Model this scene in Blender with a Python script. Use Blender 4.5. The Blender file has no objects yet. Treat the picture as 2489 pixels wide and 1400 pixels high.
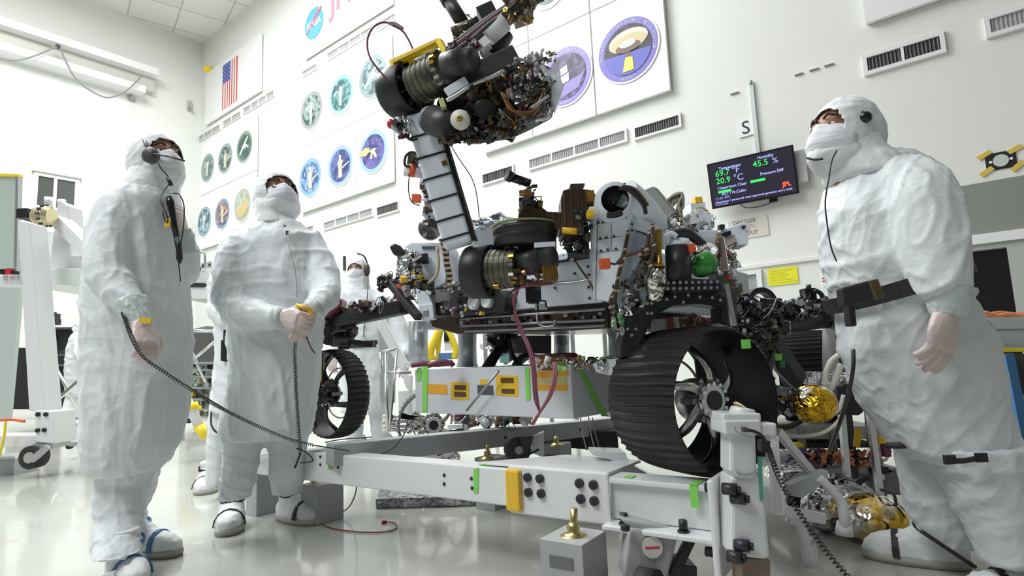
import bpy, math, random
from mathutils import Vector as V3, Matrix, Quaternion, noise
from math import sin, cos, pi, radians, tan, sqrt, atan2
random.seed(7)
# ---------------------------------------------------------------- camera
sc = bpy.context.scene
FPX = 1400.0; CH = 0.8; PIT = radians(7.2); ROL = radians(-2.5)
_rt = V3((1, 0, 0)); _up = V3((0, -sin(PIT), cos(PIT))); FW = V3((0, cos(PIT), sin(PIT)))
RT = _rt * cos(ROL) + _up * sin(ROL); UP = _up * cos(ROL) - _rt * sin(ROL)
cam = bpy.data.objects.new('camera', bpy.data.cameras.new('camera'))
sc.collection.objects.link(cam); sc.camera = cam
cam.data.sensor_width = 36.0; cam.data.lens = 36.0 * FPX / 2489.0; cam.data.clip_start = 0.05; cam.data.clip_end = 100
M = Matrix.Identity(4)
for i in range(3):
    M[i][0] = RT[i]; M[i][1] = UP[i]; M[i][2] = -FW[i]
M[2][3] = CH
cam.matrix_world = M
sc.view_settings.view_transform = 'Standard'; sc.view_settings.look = 'None'
sc.view_settings.gamma = 1.0; sc.view_settings.use_curve_mapping = False
sc.view_settings.exposure = 0.04
# ---------------------------------------------------------------- light
w = bpy.data.worlds.new('world'); sc.world = w; w.use_nodes = True
w.node_tree.nodes['Background'].inputs[0].default_value = (0.93, 0.97, 1.0, 1)
w.node_tree.nodes['Background'].inputs[1].default_value = 0.12
CEIL = 11.4
def area(loc, sx, sy, power, col=(1, 1, 1), rot=(0, 0, 0)):
    l = bpy.data.lights.new('ceiling_or_added_lamp', 'AREA'); l.shape = 'RECTANGLE'; l.size = sx; l.size_y = sy
    l.energy = power; l.color = col
    o = bpy.data.objects.new('ceiling_or_added_lamp', l); sc.collection.objects.link(o)
    o.location = loc; o.rotation_euler = rot
    return o
area((-7.5, 8.0, CEIL - 0.3), 6, 5, 1500, (0.98, 1, 0.99), (0, 0, radians(-38)))
area((-2.0, 7.5, CEIL - 0.3), 4, 4, 300, (0.98, 1, 0.99), (0, 0, radians(-38)))
area((-7.0, 1.0, CEIL - 0.3), 5, 5, 620, (0.97, 1, 1), (0, 0, radians(-38)))
added_key = area((-5.0, -2.5, 8.8), 3, 3, 62, (0.97, 1, 1)); added_key.data.spread = radians(60)  # added aimed lamp to brighten the people on the left, not a ceiling fitting
added_key.rotation_euler = (V3((-1.9, 3.6, 1.0)) - added_key.location).to_track_quat('-Z', 'Y').to_euler()

# ---------------------------------------------------------------- unprojection helpers
def ray(x, y): return FW + RT * ((x - 1244.5) / FPX) - UP * ((y - 700) / FPX)
CAM = V3((0, 0, CH))
def at(x, y, Y):
    d = ray(x, y); return d * (Y / d.y) + CAM
def pl(x, y, P, n):
    d = ray(x, y); return CAM + d * ((P - CAM).dot(n) / d.dot(n))
def fl(x, y, z=0.0): return pl(x, y, V3((0, 0, z)), V3((0, 0, 1)))
def ppm(Y): return FPX / Y          # pixels per metre at depth Y
AR = radians(-38.4)
UR = V3((cos(AR), sin(AR), 0)); NR = V3((sin(AR), -cos(AR), 0))
UL = V3((-sin(AR), cos(AR), 0)); NL = V3((cos(AR), sin(AR), 0))
COR = V3((-9.65, 17.43, 0)); ZU = V3((0, 0, 1)); XU = V3((1, 0, 0)); YU = V3((0, 1, 0))
def wr(x, y):
    p = pl(x, y, COR, NR) - COR; return (p.dot(UR), p.z)
def wl(x, y):
    p = pl(x, y, COR, NL) - COR; return (p.dot(UL), p.z)
def Wr(s, z, d=0.0): return COR + UR * s + ZU * z + NR * d
def Wl(s, z, d=0.0): return COR + UL * s + ZU * z + NL * d

# ---------------------------------------------------------------- materials
MATS = {}
def mat(name, col, rough=0.5, metal=0.0, noise_amt=0.0, noise_scale=8.0, bump=0.0, bump_scale=40.0, emit=0.0, trans=0.0, spec=0.5, coat=0.0, stretch=(1, 1, 1), alpha=1.0, sss=0.0):
    if name in MATS: return MATS[name]
    m = bpy.data.materials.new(name); m.use_nodes = True; nt = m.node_tree
    b = nt.nodes['Principled BSDF']; L = nt.links
    c = tuple(col) + (1,)
    b.inputs['Base Color'].default_value = c; b.inputs['Roughness'].default_value = rough
    b.inputs['Metallic'].default_value = metal; b.inputs['Specular IOR Level'].default_value = spec
    b.inputs['Coat Weight'].default_value = coat; b.inputs['Transmission Weight'].default_value = trans
    b.inputs['Alpha'].default_value = alpha
    if sss: b.inputs['Subsurface Weight'].default_value = sss; b.inputs['Subsurface Scale'].default_value = 0.02
    tc = nt.nodes.new('ShaderNodeTexCoord'); mp = nt.nodes.new('ShaderNodeMapping'); mp.inputs['Scale'].default_value = stretch
    L.new(tc.outputs['Object'], mp.inputs['Vector'])
    if emit:
        b.inputs['Emission Color'].default_value = c; b.inputs['Emission Strength'].default_value = emit
    if noise_amt:
        n = nt.nodes.new('ShaderNodeTexNoise'); n.inputs['Scale'].default_value = noise_scale; n.inputs['Detail'].default_value = 4
        L.new(mp.outputs[0], n.inputs['Vector'])
        r = nt.nodes.new('ShaderNodeValToRGB')
        r.color_ramp.elements[0].position = 0.3; r.color_ramp.elements[1].position = 0.7
        r.color_ramp.elements[0].color = tuple(max(0, v * (1 - noise_amt)) for v in col) + (1,)
        r.color_ramp.elements[1].color = tuple(min(1, v * (1 + noise_amt * 0.6)) for v in col) + (1,)
        L.new(n.outputs['Fac'], r.inputs[0]); L.new(r.outputs[0], b.inputs['Base Color'])
    if bump:
        n2 = nt.nodes.new('ShaderNodeTexNoise'); n2.inputs['Scale'].default_value = bump_scale; n2.inputs['Detail'].default_value = 3
        L.new(mp.outputs[0], n2.inputs['Vector'])
        bp = nt.nodes.new('ShaderNodeBump'); bp.inputs['Strength'].default_value = bump; bp.inputs['Distance'].default_value = 0.02
        L.new(n2.outputs['Fac'], bp.inputs['Height']); L.new(bp.outputs[0], b.inputs['Normal'])
    MATS[name] = m
    return m
def foil(name, c0, c1, scale=14.0, metal=1.0, r0=.42, r1=.56):
    if name in MATS: return MATS[name]
    m = bpy.data.materials.new(name); m.use_nodes = True; nt = m.node_tree; L = nt.links
    b = nt.nodes['Principled BSDF']; b.inputs['Metallic'].default_value = metal; b.inputs['Roughness'].default_value = 0.16
    tc = nt.nodes.new('ShaderNodeTexCoord')
    v = nt.nodes.new('ShaderNodeTexVoronoi'); v.inputs['Scale'].default_value = scale
    n = nt.nodes.new('ShaderNodeTexNoise'); n.inputs['Scale'].default_value = scale * .7; n.inputs['Detail'].default_value = 5
    L.new(tc.outputs['Object'], n.inputs['Vector']); n3 = nt.nodes.new('ShaderNodeTexNoise'); n3.inputs['Scale'].default_value = scale * 1.3; mx = nt.nodes.new('ShaderNodeMix'); mx.data_type = 'VECTOR'; mx.inputs[0].default_value = .12
    L.new(tc.outputs['Object'], n3.inputs['Vector']); L.new(tc.outputs['Object'], mx.inputs[4]); L.new(n3.outputs['Color'], mx.inputs[5]); L.new(mx.outputs[1], v.inputs['Vector'])
    r = nt.nodes.new('ShaderNodeValToRGB'); r.color_ramp.elements[0].position = r0; r.color_ramp.elements[1].position = r1
    r.color_ramp.elements[0].color = tuple(c0) + (1,); r.color_ramp.elements[1].color = tuple(c1) + (1,)
    L.new(n.outputs['Fac'], r.inputs[0]); L.new(r.outputs[0], b.inputs['Base Color'])
    v.inputs['Scale'].default_value = scale * 2.4
    bp = nt.nodes.new('ShaderNodeBump'); bp.inputs['Strength'].default_value = 0.7; bp.inputs['Distance'].default_value = 0.02
    L.new(v.outputs['Distance'], bp.inputs['Height']); L.new(bp.outputs[0], b.inputs['Normal'])
    MATS[name] = m
    return m
WHITEWALL = mat('wall_paint', (0.86, 0.87, 0.84), 0.55, noise_amt=0.02, noise_scale=0.8)
BOARD = mat('board_white', (0.92, 0.92, 0.92), 0.4)
SEAM = mat('seam_grey', (0.35, 0.35, 0.32), 0.7)
WPAINT = mat('white_powder_coat', (0.80, 0.81, 0.83), 0.3, coat=0.3)
WROVER = mat('rover_white_paint', (0.78, 0.83, 0.92), 0.45)
GREYMET = mat('grey_metal', (0.42, 0.43, 0.44), 0.42, 0.6, noise_amt=0.08)
GREYPAINT = mat('grey_paint', (0.40, 0.41, 0.42), 0.5, noise_amt=0.05)
ALU = mat('aluminium', (0.72, 0.73, 0.74), 0.28, 1.0)
STEEL = mat('polished_steel', (0.8, 0.8, 0.8), 0.14, 1.0)
BLACK = mat('black_anodised', (0.018, 0.018, 0.022), 0.42)
BLACKG = mat('black_gloss', (0.012, 0.012, 0.016), 0.2)
DARK = mat('dark_grey', (0.06, 0.06, 0.065), 0.5)
RUBBER = mat('black_rubber', (0.03, 0.03, 0.03), 0.7)
TREAD = mat('wheel_black_aluminium', (0.028, 0.024, 0.028), 0.36, 0.35, noise_amt=0.25, noise_scale=3, stretch=(1, 1, 1))
GOLD = mat('gold_anodised', (0.42, 0.27, 0.05), 0.35, 1.0, noise_amt=0.3, noise_scale=30)
BRASS = mat('brass_zinc', (0.62, 0.52, 0.22), 0.3, 1.0)
KAPTON = mat('kapton_amber', (0.34, 0.15, 0.02), 0.22, 0.2, noise_amt=0.45, noise_scale=35, coat=0.6)
OLIVE = mat('olive_housing', (0.105, 0.10, 0.068), 0.45, 0.25, noise_amt=0.6, noise_scale=22)
BROWN = mat('bronze_housing', (0.11, 0.072, 0.048), 0.42, 0.3, noise_amt=0.3, noise_scale=12)
ORANGE = mat('orange_red_cover', (0.75, 0.13, 0.04), 0.45)
YELLOW = mat('yellow_tape', (0.9, 0.55, 0.02), 0.45)
YPAINT = mat('yellow_paint', (0.95, 0.72, 0.03), 0.4)
GTAPE = mat('green_tape', (0.25, 0.72, 0.12), 0.5)
MAROON = mat('maroon_cable', (0.17, 0.035, 0.07), 0.45)
PINKC = mat('pink_cable', (0.38, 0.13, 0.19), 0.45)
CABLE = mat('black_cable', (0.02, 0.02, 0.022), 0.4)
REDC = mat('red_cable', (0.55, 0.05, 0.04), 0.4)
WCABLE = mat('white_cable', (0.75, 0.75, 0.68), 0.45)
SILVERF = foil('silver_foil', (0.35, 0.35, 0.37), (0.95, 0.95, 0.97), 10)
GOLDF = foil('gold_foil', (0.74, 0.42, 0.03), (0.92, 0.86, 0.72), 11, r0=.52, r1=.60)
PLASTIC = mat('clear_plastic', (0.78, 0.83, 0.9), 0.08, trans=0.6, alpha=0.75)
INKB = mat('ink_black', (0.02, 0.02, 0.02), 0.6)
RED = mat('red_plastic', (0.6, 0.03, 0.05), 0.35)
BLUEPLAS = mat('blue_strap', (0.05, 0.16, 0.36), 0.55)

# ---------------------------------------------------------------- mesh builder
def frame(d, ref=None):
    d = d.normalized()
    ref = ref or ZU
    if abs(d.dot(ref)) > 0.97: ref = XU if abs(d.dot(XU)) < 0.9 else YU
    a = ref.cross(d).normalized(); b = d.cross(a).normalized()
    return a, b, d
def catmull(P, n=6):
    if len(P) < 3: return [V3(p) for p in P]
    Q = [P[0] + (P[0] - P[1])] + list(P) + [P[-1] + (P[-1] - P[-2])]; out = []
    for i in range(1, len(Q) - 2):
        for k in range(n):
            t = k / n; a, b, c, d = Q[i - 1], Q[i], Q[i + 1], Q[i + 2]
            out.append(0.5 * ((2 * b) + (c - a) * t + (2 * a - 5 * b + 4 * c - d) * t * t + (3 * b - a - 3 * c + d) * t ** 3))
    out.append(V3(P[-1])); return out
SPLIT = {'plate_bolts': 'bolt', 'flange_bolts': 'bolt', 'bolts': 'bolt', 'bracket_bolts': 'bolt', 'arch_bolts': 'bolt', 'tubular_leg': 'tubular_leg', 'table_legs': 'leg', 'bench_legs': 'leg', 'brake_lever': 'brake_lever', 'dark_undercarriage': 'undercarriage', 'captions': 'caption', 'shoulder_wiring': 'wire', 'lower_rail': 'rail', 'steering_fork': 'steering_fork', 'blue_leg': 'leg', 'cart_posts': 'post', 'lifting_lugs': 'lug', 'beam_holes': 'bolt_hole', 'loose_leads': 'lead', 'tape_strip': 'tape_strip', 'dots': 'dot', 'cable_clamps': 'clamp', 'camera_windows': 'camera_window', 'green_tape': 'green_tape', 'yellow_tape': 'yellow_tape', 'heaped_cables': 'cable', 'forearm_cables': 'cable', 'hanging_wire': 'wire', 'board_marker': 'marker', 'turret_loops': 'loop', 'turret_brackets': 'bracket', 'white_corner_shield': 'corner_shield', 'port_bracket': 'bracket', 'glove_cuff': 'glove_cuff', 'wall_bracket': 'wall_bracket', 'floor_blobs': 'blob', 'cabinet_door': 'cabinet_door', 'cowling_cable': 'cable', 'hazard_fittings': 'fitting', 'knee_strap': 'knee_strap', 'belt_pouch': 'belt_pouch', 'chamfer_panel': 'chamfer_panel', 'green_tape_patch': 'green_tape', 'crumpled_foil': 'foil', 'ratchet_strap': 'strap', 'stringer': 'stringer', 'strap': 'strap', 'mast_camera': 'mast_camera', 'antenna_bracket': 'antenna_bracket', 'silver_wrap': 'silver_wrap', 'black_lead': 'black_lead', 'housing_seams': 'housing_seam', 'maroon_hose': 'maroon_hose', 'bench_top': 'bench_top', 'tube_rail': 'tube_rail', 'trolley_body': 'trolley_panel', 'front_deck_shelf': 'deck_shelf'}
class MB:
    def __init__(s): s.v = []; s.f = []; s.mi = []; s.sm = []; s.mats = []
    def m(s, m):
        if m not in s.mats: s.mats.append(m)
        return s.mats.index(m)
    def add(s, vs, fs, m, smooth=False):
        o = len(s.v); k = s.m(m); s.v += [V3(v) for v in vs]
        for f in fs: s.f.append([i + o for i in f]); s.mi.append(k); s.sm.append(smooth)
        return s
    def rings(s, R, m, cap=True, smooth=True, closed=True, loop=False):
        n = len(R[0]); vs = [p for r in R for p in r]; fs = []
        K = len(R)
        for i in range(K if loop else K - 1):
            for j in range(n if closed else n - 1):
                a = i * n + j; b = i * n + (j + 1) % n; i2 = (i + 1) % K
                fs.append([a, b, i2 * n + (j + 1) % n, i2 * n + j])
        s.add(vs, fs, m, smooth)
        if cap and not loop:
            o = len(s.v) - len(vs); k = s.m(m)
            s.f.append([o + j for j in range(n)][::-1]); s.mi.append(k); s.sm.append(False)
            s.f.append([o + (K - 1) * n + j for j in range(n)]); s.mi.append(k); s.sm.append(False)
        return s
    def box(s, c, size, m, A=None):
        X, Y, Z = A if A else (XU, YU, ZU); hx, hy, hz = [q / 2 for q in size]
        vs = [c + X * (hx * i) + Y * (hy * j) + Z * (hz * k) for i, j, k in ((-1, -1, -1), (1, -1, -1), (1, 1, -1), (-1, 1, -1), (-1, -1, 1), (1, -1, 1), (1, 1, 1), (-1, 1, 1))]
        return s.add(vs, [[0, 3, 2, 1], [4, 5, 6, 7], [0, 1, 5, 4], [1, 2, 6, 5], [2, 3, 7, 6], [3, 0, 4, 7]], m)
    def beam(s, a, b, wd, ht, m, ref=None):      # box from a to b; wd sideways, ht along ref
        X, Z, D = frame(b - a, ref or ZU)
        return s.box((a + b) / 2, (wd, ht, (b - a).length), m, (X, Z, D))
    def cyl(s, a, b, r, m, r2=None, n=20, smooth=True, cap=True):
        X, Y, D = frame(b - a); r2 = r if r2 is None else r2
        return s.rings([[p + X * (q * cos(2 * pi * j / n)) + Y * (q * sin(2 * pi * j / n)) for j in range(n)] for p, q in ((a, r), (b, r2))], m, cap, smooth)
    def lathe(s, a, d, prof, m, n=24, smooth=True, cap=True):   # prof: (t along d, radius)
        X, Y, D = frame(d)
        return s.rings([[a + D * t + X * (q * cos(2 * pi * j / n)) + Y * (q * sin(2 * pi * j / n)) for j in range(n)] for t, q in prof], m, cap, smooth)
    def ring(s, a, d, r0, r1, h, m, n=40):       # annulus with thickness
        X, Y, D = frame(d); R = []
        for t, q in ((0, r0), (0, r1), (h, r1), (h, r0)):
            R.append([a + D * t + X * (q * cos(2 * pi * j / n)) + Y * (q * sin(2 * pi * j / n)) for j in range(n)])
        return s.rings(R, m, False, False, loop=True)
    def tube(s, P, r, m, n=8, smooth_path=True, k=6, cap=True):
        P = [V3(p) for p in P]
        if smooth_path and len(P) > 2: P = catmull(P, k)
        R = []; X = None
        for i, p in enumerate(P):
            d = (P[min(i + 1, len(P) - 1)] - P[max(i - 1, 0)])
            if d.length < 1e-9: d = ZU.copy()
            d.normalize()
            if X is None: X, Yv, _ = frame(d)
            else:
                X = (X - d * X.dot(d)); X = X.normalized() if X.length > 1e-6 else frame(d)[0]
            Yv = d.cross(X); q = r(i / (len(P) - 1)) if callable(r) else r
            R.append([p + X * (q * cos(2 * pi * j / n)) + Yv * (q * sin(2 * pi * j / n)) for j in range(n)])
        return s.rings(R, m, cap)
    def coil(s, P, R0, r, m, pitch=0.012, n=5):
        P = catmull([V3(p) for p in P], 14); D = [0]
        for i in range(1, len(P)): D.append(D[-1] + (P[i] - P[i - 1]).length)
        T = int(D[-1] / pitch * 8); out = []; k = 0; X = frame(P[1] - P[0])[0]
        for i in range(T + 1):
            q = D[-1] * i / T
            while k < len(D) - 2 and D[k + 1] < q: k += 1
            t = (q - D[k]) / max(1e-9, D[k + 1] - D[k]); p = P[k].lerp(P[k + 1], t); d = (P[k + 1] - P[k]).normalized()
            X = (X - d * X.dot(d)).normalized(); Yv = d.cross(X); a = 2 * pi * i / 8
            out.append(p + X * (R0 * cos(a)) + Yv * (R0 * sin(a)))
        return s.tube(out, r, m, n, False)
    def poly(s, pts, off, m, smooth=False):      # extrude polygon pts by vector off
        n = len(pts); vs = [V3(p) for p in pts] + [V3(p) + off for p in pts]
        s.add(vs, [list(range(n))[::-1], list(range(n, 2 * n))] , m, False)
        o = len(s.v) - 2 * n; k = s.m(m)
        for i in range(n):
            j = (i + 1) % n; s.f.append([o + i, o + j, o + n + j, o + n + i]); s.mi.append(k); s.sm.append(smooth)
        return s
    def pxpoly(s, pix, Y, th, m, smooth=False):   # outline at depth Y with real thickness th going away from the camera
        return s.poly([at(x, y, Y) for x, y in pix], YU * th, m, smooth)
    def ball(s, c, r, m, n=16, A=None, pw=1.0):
        r = r if hasattr(r, '__len__') else (r, r, r); X, Y, Z = A if A else (XU, YU, ZU); R = []
        for i in range(n // 2 + 1):
            a = -pi / 2 + pi * i / (n // 2); a = max(-pi / 2 + .02, min(pi / 2 - .02, a))
            R.append([c + Z * (r[2] * sin(a)) + X * (r[0] * cos(a) * cos(2 * pi * j / n)) + Y * (r[1] * cos(a) * sin(2 * pi * j / n)) for j in range(n)])
        return s.rings(R, m)
    def pieces(s):
        """separate pieces (touching shapes stay together)"""
        n = len(s.v); par = list(range(n))
        def find(a):
            while par[a] != a: par[a] = par[par[a]]; a = par[a]
            return a
        for f in s.f:
            for k in f[1:]:
                a, b = find(f[0]), find(k)
                if a != b: par[a] = b
        G = {}
        for i in range(n): G.setdefault(find(i), []).append(i)
        B = [[r, [min(s.v[i][k] for i in g) - .0008 for k in range(3)], [max(s.v[i][k] for i in g) + .0008 for k in range(3)]] for r, g in G.items()]
        for a in range(len(B)):
            for c in range(a + 1, len(B)):
                if all(B[a][1][k] <= B[c][2][k] and B[c][1][k] <= B[a][2][k] for k in range(3)):
                    x, y = find(B[a][0]), find(B[c][0])
                    if x != y: par[x] = y
        out = {}
        for f, m, sm in zip(s.f, s.mi, s.sm): out.setdefault(find(f[0]), []).append((f, m, sm))
        res = []
        for r, L in out.items():
            q = MB(); ix = {}
            for f, m, sm in L:
                g = []
                for i in f:
                    if i not in ix: ix[i] = len(q.v); q.v.append(s.v[i])
                    g.append(ix[i])
                q.f.append(g); q.mi.append(q.m(s.mats[m])); q.sm.append(sm)
            res.append(q)
        return res
    def mesh(s, name):
        me = bpy.data.meshes.new(name); me.from_pydata([tuple(v) for v in s.v], [], s.f)
        for q in s.mats: me.materials.append(q)
        me.polygons.foreach_set('material_index', s.mi); me.polygons.foreach_set('use_smooth', s.sm)
        me.update(); return me
    def build(s, name, parent=None, bevel=0.0, fix=True):
        if name in SPLIT and len(s.f) > 6:
            P = s.pieces()
            if len(P) > 1: return [q.build(SPLIT[name], parent, bevel, fix) for q in P][0]
            name = SPLIT[name]
        me = s.mesh(name)
        if fix:
            import bmesh
            bm = bmesh.new(); bm.from_mesh(me); bmesh.ops.recalc_face_normals(bm, faces=bm.faces); bm.to_mesh(me); bm.free()
        o = bpy.data.objects.new(name, me); sc.collection.objects.link(o)
        if parent is not None:
            o.parent = parent; o.matrix_parent_inverse = worldof(parent).inverted()
        if bevel:
            b = o.modifiers.new('bevel', 'BEVEL'); b.width = bevel; b.segments = 2; b.limit_method = 'ANGLE'; b.angle_limit = radians(50)
            b.harden_normals = False
        return o
def worldof(o):
    m = o.matrix_basis.copy(); p = o
    while p.parent is not None:
        m = p.parent.matrix_basis @ p.matrix_parent_inverse @ m; p = p.parent
    return m
def tag(o, label=None, cat=None, group=None, kind=None):
    if label: o['label'] = label
    if cat: o['category'] = cat
    if group: o['group'] = group
    if kind: o['kind'] = kind
    return o
def thing(name, loc, label, cat, group=None):
    o = bpy.data.objects.new(name, None); o.empty_display_size = 0.05; sc.collection.objects.link(o); o.location = loc
    return tag(o, label, cat, group)
def text_mb(mb, txt, org, X, Yv, h, m, bold=0.0, depth=0.001, align='LEFT'):
    cu = bpy.data.curves.new('t', 'FONT'); cu.body = txt; cu.size = h * 1.38; cu.extrude = 0; cu.offset = bold; cu.align_x = align
    cu.resolution_u = 3
    o = bpy.data.objects.new('t', cu); sc.collection.objects.link(o)
    dg = bpy.context.evaluated_depsgraph_get(); me = bpy.data.meshes.new_from_object(o.evaluated_get(dg))
    N = X.cross(Yv).normalized()
    mb.add([org + X * v.co.x + Yv * v.co.y + N * depth for v in me.vertices], [list(p.vertices) for p in me.polygons], m)
    bpy.data.objects.remove(o); bpy.data.curves.remove(cu); bpy.data.meshes.remove(me)
# ================================================================ room shell
FLOORM = mat('floor_epoxy', (0.47, 0.48, 0.44), 0.16, coat=0.25, noise_amt=0.10, noise_scale=1.3, bump=0.04, bump_scale=3)
def struct(name, mb, bevel=0): return tag(mb.build(name, bevel=bevel), kind='structure')
b = MB(); b.box(V3((0, 8, -0.05)), (40, 40, 0.1), FLOORM); struct('floor', b)
CEILM = bpy.data.materials.new('ceiling_tiles'); CEILM.use_nodes = True
nt = CEILM.node_tree; bs = nt.nodes['Principled BSDF']; bs.inputs['Roughness'].default_value = 0.8
tcn = nt.nodes.new('ShaderNodeTexCoord'); mpn = nt.nodes.new('ShaderNodeMapping'); mpn.inputs['Rotation'].default_value = (0, 0, AR)
bk = nt.nodes.new('ShaderNodeTexBrick'); bk.offset = 0.0; bk.inputs['Scale'].default_value = 1.0; bk.inputs['Brick Width'].default_value = 1.2; bk.inputs['Row Height'].default_value = 1.2
bk.inputs['Mortar Size'].default_value = 0.02; bk.inputs['Color1'].default_value = (0.9, 0.89, 0.84, 1); bk.inputs['Color2'].default_value = (0.72, 0.72, 0.73, 1); bk.inputs['Mortar'].default_value = (0.55, 0.55, 0.5, 1); bk.inputs['Bias'].default_value = -0.3
nt.links.new(tcn.outputs['Object'], mpn.inputs[0]); nt.links.new(mpn.outputs[0], bk.inputs[0]); nt.links.new(bk.outputs[0], bs.inputs[0])
b = MB(); b.box(V3((0, 8, CEIL + 0.05)), (40, 40, 0.1), CEILM); struct('ceiling', b)
def wallbox(n, org, U, N, s0, s1):
    b = MB(); b.box(org + U * ((s0 + s1) / 2) + ZU * (CEIL / 2) - N * 0.1, (s1 - s0, 0.2, CEIL), WHITEWALL, (U, N, ZU)); return struct(n, b)
wallbox('wall_right', COR, UR, NR, 0, 30)
wallbox('wall_left', COR, UL, NL, -26, 0.2)

# ---------------- right wall: everything placed in wall coordinates (s along, z up)
def rect(px4):   # TL TR BR BL pixels -> s0,s1,z0,z1
    q = [wr(*p) for p in px4]
    return ((q[0][0] + q[3][0]) / 2, (q[1][0] + q[2][0]) / 2, (q[2][1] + q[3][1]) / 2, (q[0][1] + q[1][1]) / 2)
def wbox(mb, s0, s1, z0, z1, d0, d1, m):
    mb.box(Wr((s0 + s1) / 2, (z0 + z1) / 2, (d0 + d1) / 2), (abs(s1 - s0), abs(z1 - z0), abs(d1 - d0)), m, (UR, ZU, NR))
VENTG = mat('vent_grey', (0.50, 0.50, 0.50), 0.6); VENTD = mat('vent_dark', (0.05, 0.05, 0.05), 0.6); VENTL = mat('vent_louvre', (0.20, 0.20, 0.20), 0.5)
FRAMEW = mat('frame_white', (0.88, 0.88, 0.88), 0.4)
def board(name, R, label, vs=(), hs=(), d=0.09):
    s0, s1, z0, z1 = R
    xs = [s0] + list(vs) + [s1]; zs = [z0] + list(hs) + [z1]
    t = thing(name, Wr((s0 + s1) / 2, z0, 0), label, 'wall board')
    g = 0.012
    for i in range(len(xs) - 1):
        for j in range(len(zs) - 1):
            b = MB(); wbox(b, xs[i] + g, xs[i + 1] - g, zs[j] + g, zs[j + 1] - g, 0.03, d, BOARD); b.build('board_panel', t)
    b = MB(); wbox(b, s0 + .02, s1 - .02, z0 + .02, z1 - .02, 0.0, 0.045, SEAM); b.build('backing_frame', t)
    return d
def S(x, y): return wr(x, y)[0]
def Z(x, y): return wr(x, y)[1]
R1 = rect([(508, 170), (643, 93), (638, 223), (505, 309)])
board('flag_board', R1, 'white wall board carrying the hanging flag, near the corner')
R2 = (S(493, 479), S(629, 416), (Z(490, 611) + Z(546, 590)) / 2, Z(634, 275))
board('emblem_board', R2, 'white grid of boards with six small round emblems, below the flag', [S(536, 460), S(580, 440)], [(Z(493, 479) + Z(629, 416)) / 2])
R3 = (S(745, 150), S(961, 12), (Z(745, 150) + Z(960, 12)) / 2, CEIL - 0.9)
board('logo_board', R3, 'large white board with round blue logo and red letters at the top', [S(876, 60)])
R4 = (S(737, 440), S(963, 400), (Z(735, 525) + Z(963, 440)) / 2, Z(961, 82))
board('emblem_board', R4, 'white grid of boards with six round emblems beside the raised rover arm', [S(799, 400), S(875, 380)], [(Z(738, 363) + Z(943, 267)) / 2])
R5 = (S(1180, 377), S(1637, 223), (Z(1180, 377) + Z(1637, 223) + Z(1457, 286)) / 3, CEIL - 0.9)
board('emblem_board', R5, 'large white boards with purple round emblems behind the rover arm', [S(1303, 330), S(1457, 286)], [(Z(1290, 106) + Z(1433, 40)) / 2])
R6 = (S(2105, 68), S(2105, 68) + 3.0, (Z(2105, 68) + Z(2296, 2)) / 2, CEIL - 0.9)
board('plain_board', R6, 'blank white board at the top right above the vent')
# vents
def vent(px4, n, dark, label, frame_w=0.03):
    s0, s1, z0, z1 = rect(px4); t = thing('wall_vent', Wr((s0 + s1) / 2, z0), label, 'vent', 'grilles on the right wall')
    b = MB(); f = frame_w
    wbox(b, s0 - f, s1 + f, z0 - f, z0, 0.0, .04, FRAMEW); wbox(b, s0 - f, s1 + f, z1, z1 + f, 0.0, .04, FRAMEW)
    wbox(b, s0 - f, s0, z0, z1, 0, .04, FRAMEW); wbox(b, s1, s1 + f, z0, z1, 0, .04, FRAMEW)
    for i in range(1, n): q = s0 + (s1 - s0) * i / n; wbox(b, q - .015, q + .015, z0, z1, 0, .035, FRAMEW)
    b.build('vent_frame', t)
    b = MB(); wbox(b, s0, s1, z0, z1, 0.0, .008, VENTD if dark else VENTG)
    k = int((s1 - s0) / 0.035)
    for i in range(k):
        q = s0 + (s1 - s0) * (i + .5) / k; wbox(b, q - .006, q + .006, z0, z1, .008, .022, VENTL if dark else ALUV)
    b.build('grille', t)
ALUV = mat('vent_slat_grey', (0.55, 0.55, 0.56), 0.5)
vent([(480, 338), (537, 302), (537, 313), (480, 350)], 3, 0, 'small grey grille strip under the flag, leftmost', .012)
vent([(545, 297), (587, 271), (587, 283), (545, 309)], 2, 0, 'small grey grille strip under the flag, middle one', .012)
vent([(594, 266), (668, 220), (668, 233), (594, 279)], 4, 0, 'small grey grille strip under the flag, rightmost', .012)
vent([(738, 176), (772, 156), (772, 167), (738, 187)], 1, 0, 'short grey grille left of the logo board strip', .012)
vent([(799, 132), (908, 65), (908, 79), (799, 147)], 4, 0, 'grey four-cell grille strip under the logo board', .015)
vent([(917, 59), (963, 36), (963, 51), (917, 74)], 1, 0, 'grey grille under the right end of the logo board', .012)
vent([(790, 541), (907, 508), (907, 524), (790, 558)], 4, 0, 'grey four-cell grille under the six round emblems', .02)
vent([(919, 506), (970, 490), (970, 510), (919, 525)], 1, 1, 'dark grille just left of the rover mast', .03)
vent([(742, 556), (764, 549), (764, 565), (742, 573)], 1, 0, 'grey grille beside the hood of the hands-clasped worker', .02)
vent([(1176, 425), (1248, 405), (1248, 428), (1176, 446)], 1, 1, 'dark grille right of the white arm tube', .03)
vent([(1290, 388), (1522, 320), (1522, 343), (1290, 409)], 4, 0, 'long grey four-cell grille below the purple emblem boards', .03)
vent([(1546, 312), (1652, 282), (1653, 306), (1546, 336)], 1, 1, 'dark grille at the lower right of the purple emblem boards', .03)
vent([(2107, 143), (2283, 90), (2288, 124), (2111, 174)], 2, 1, 'black two-cell grille above the belted worker', .045)
vent([(2405, 50), (2530, 12), (2533, 47), (2409, 82)], 1, 0, 'grey grille at the top right edge', .045)

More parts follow.
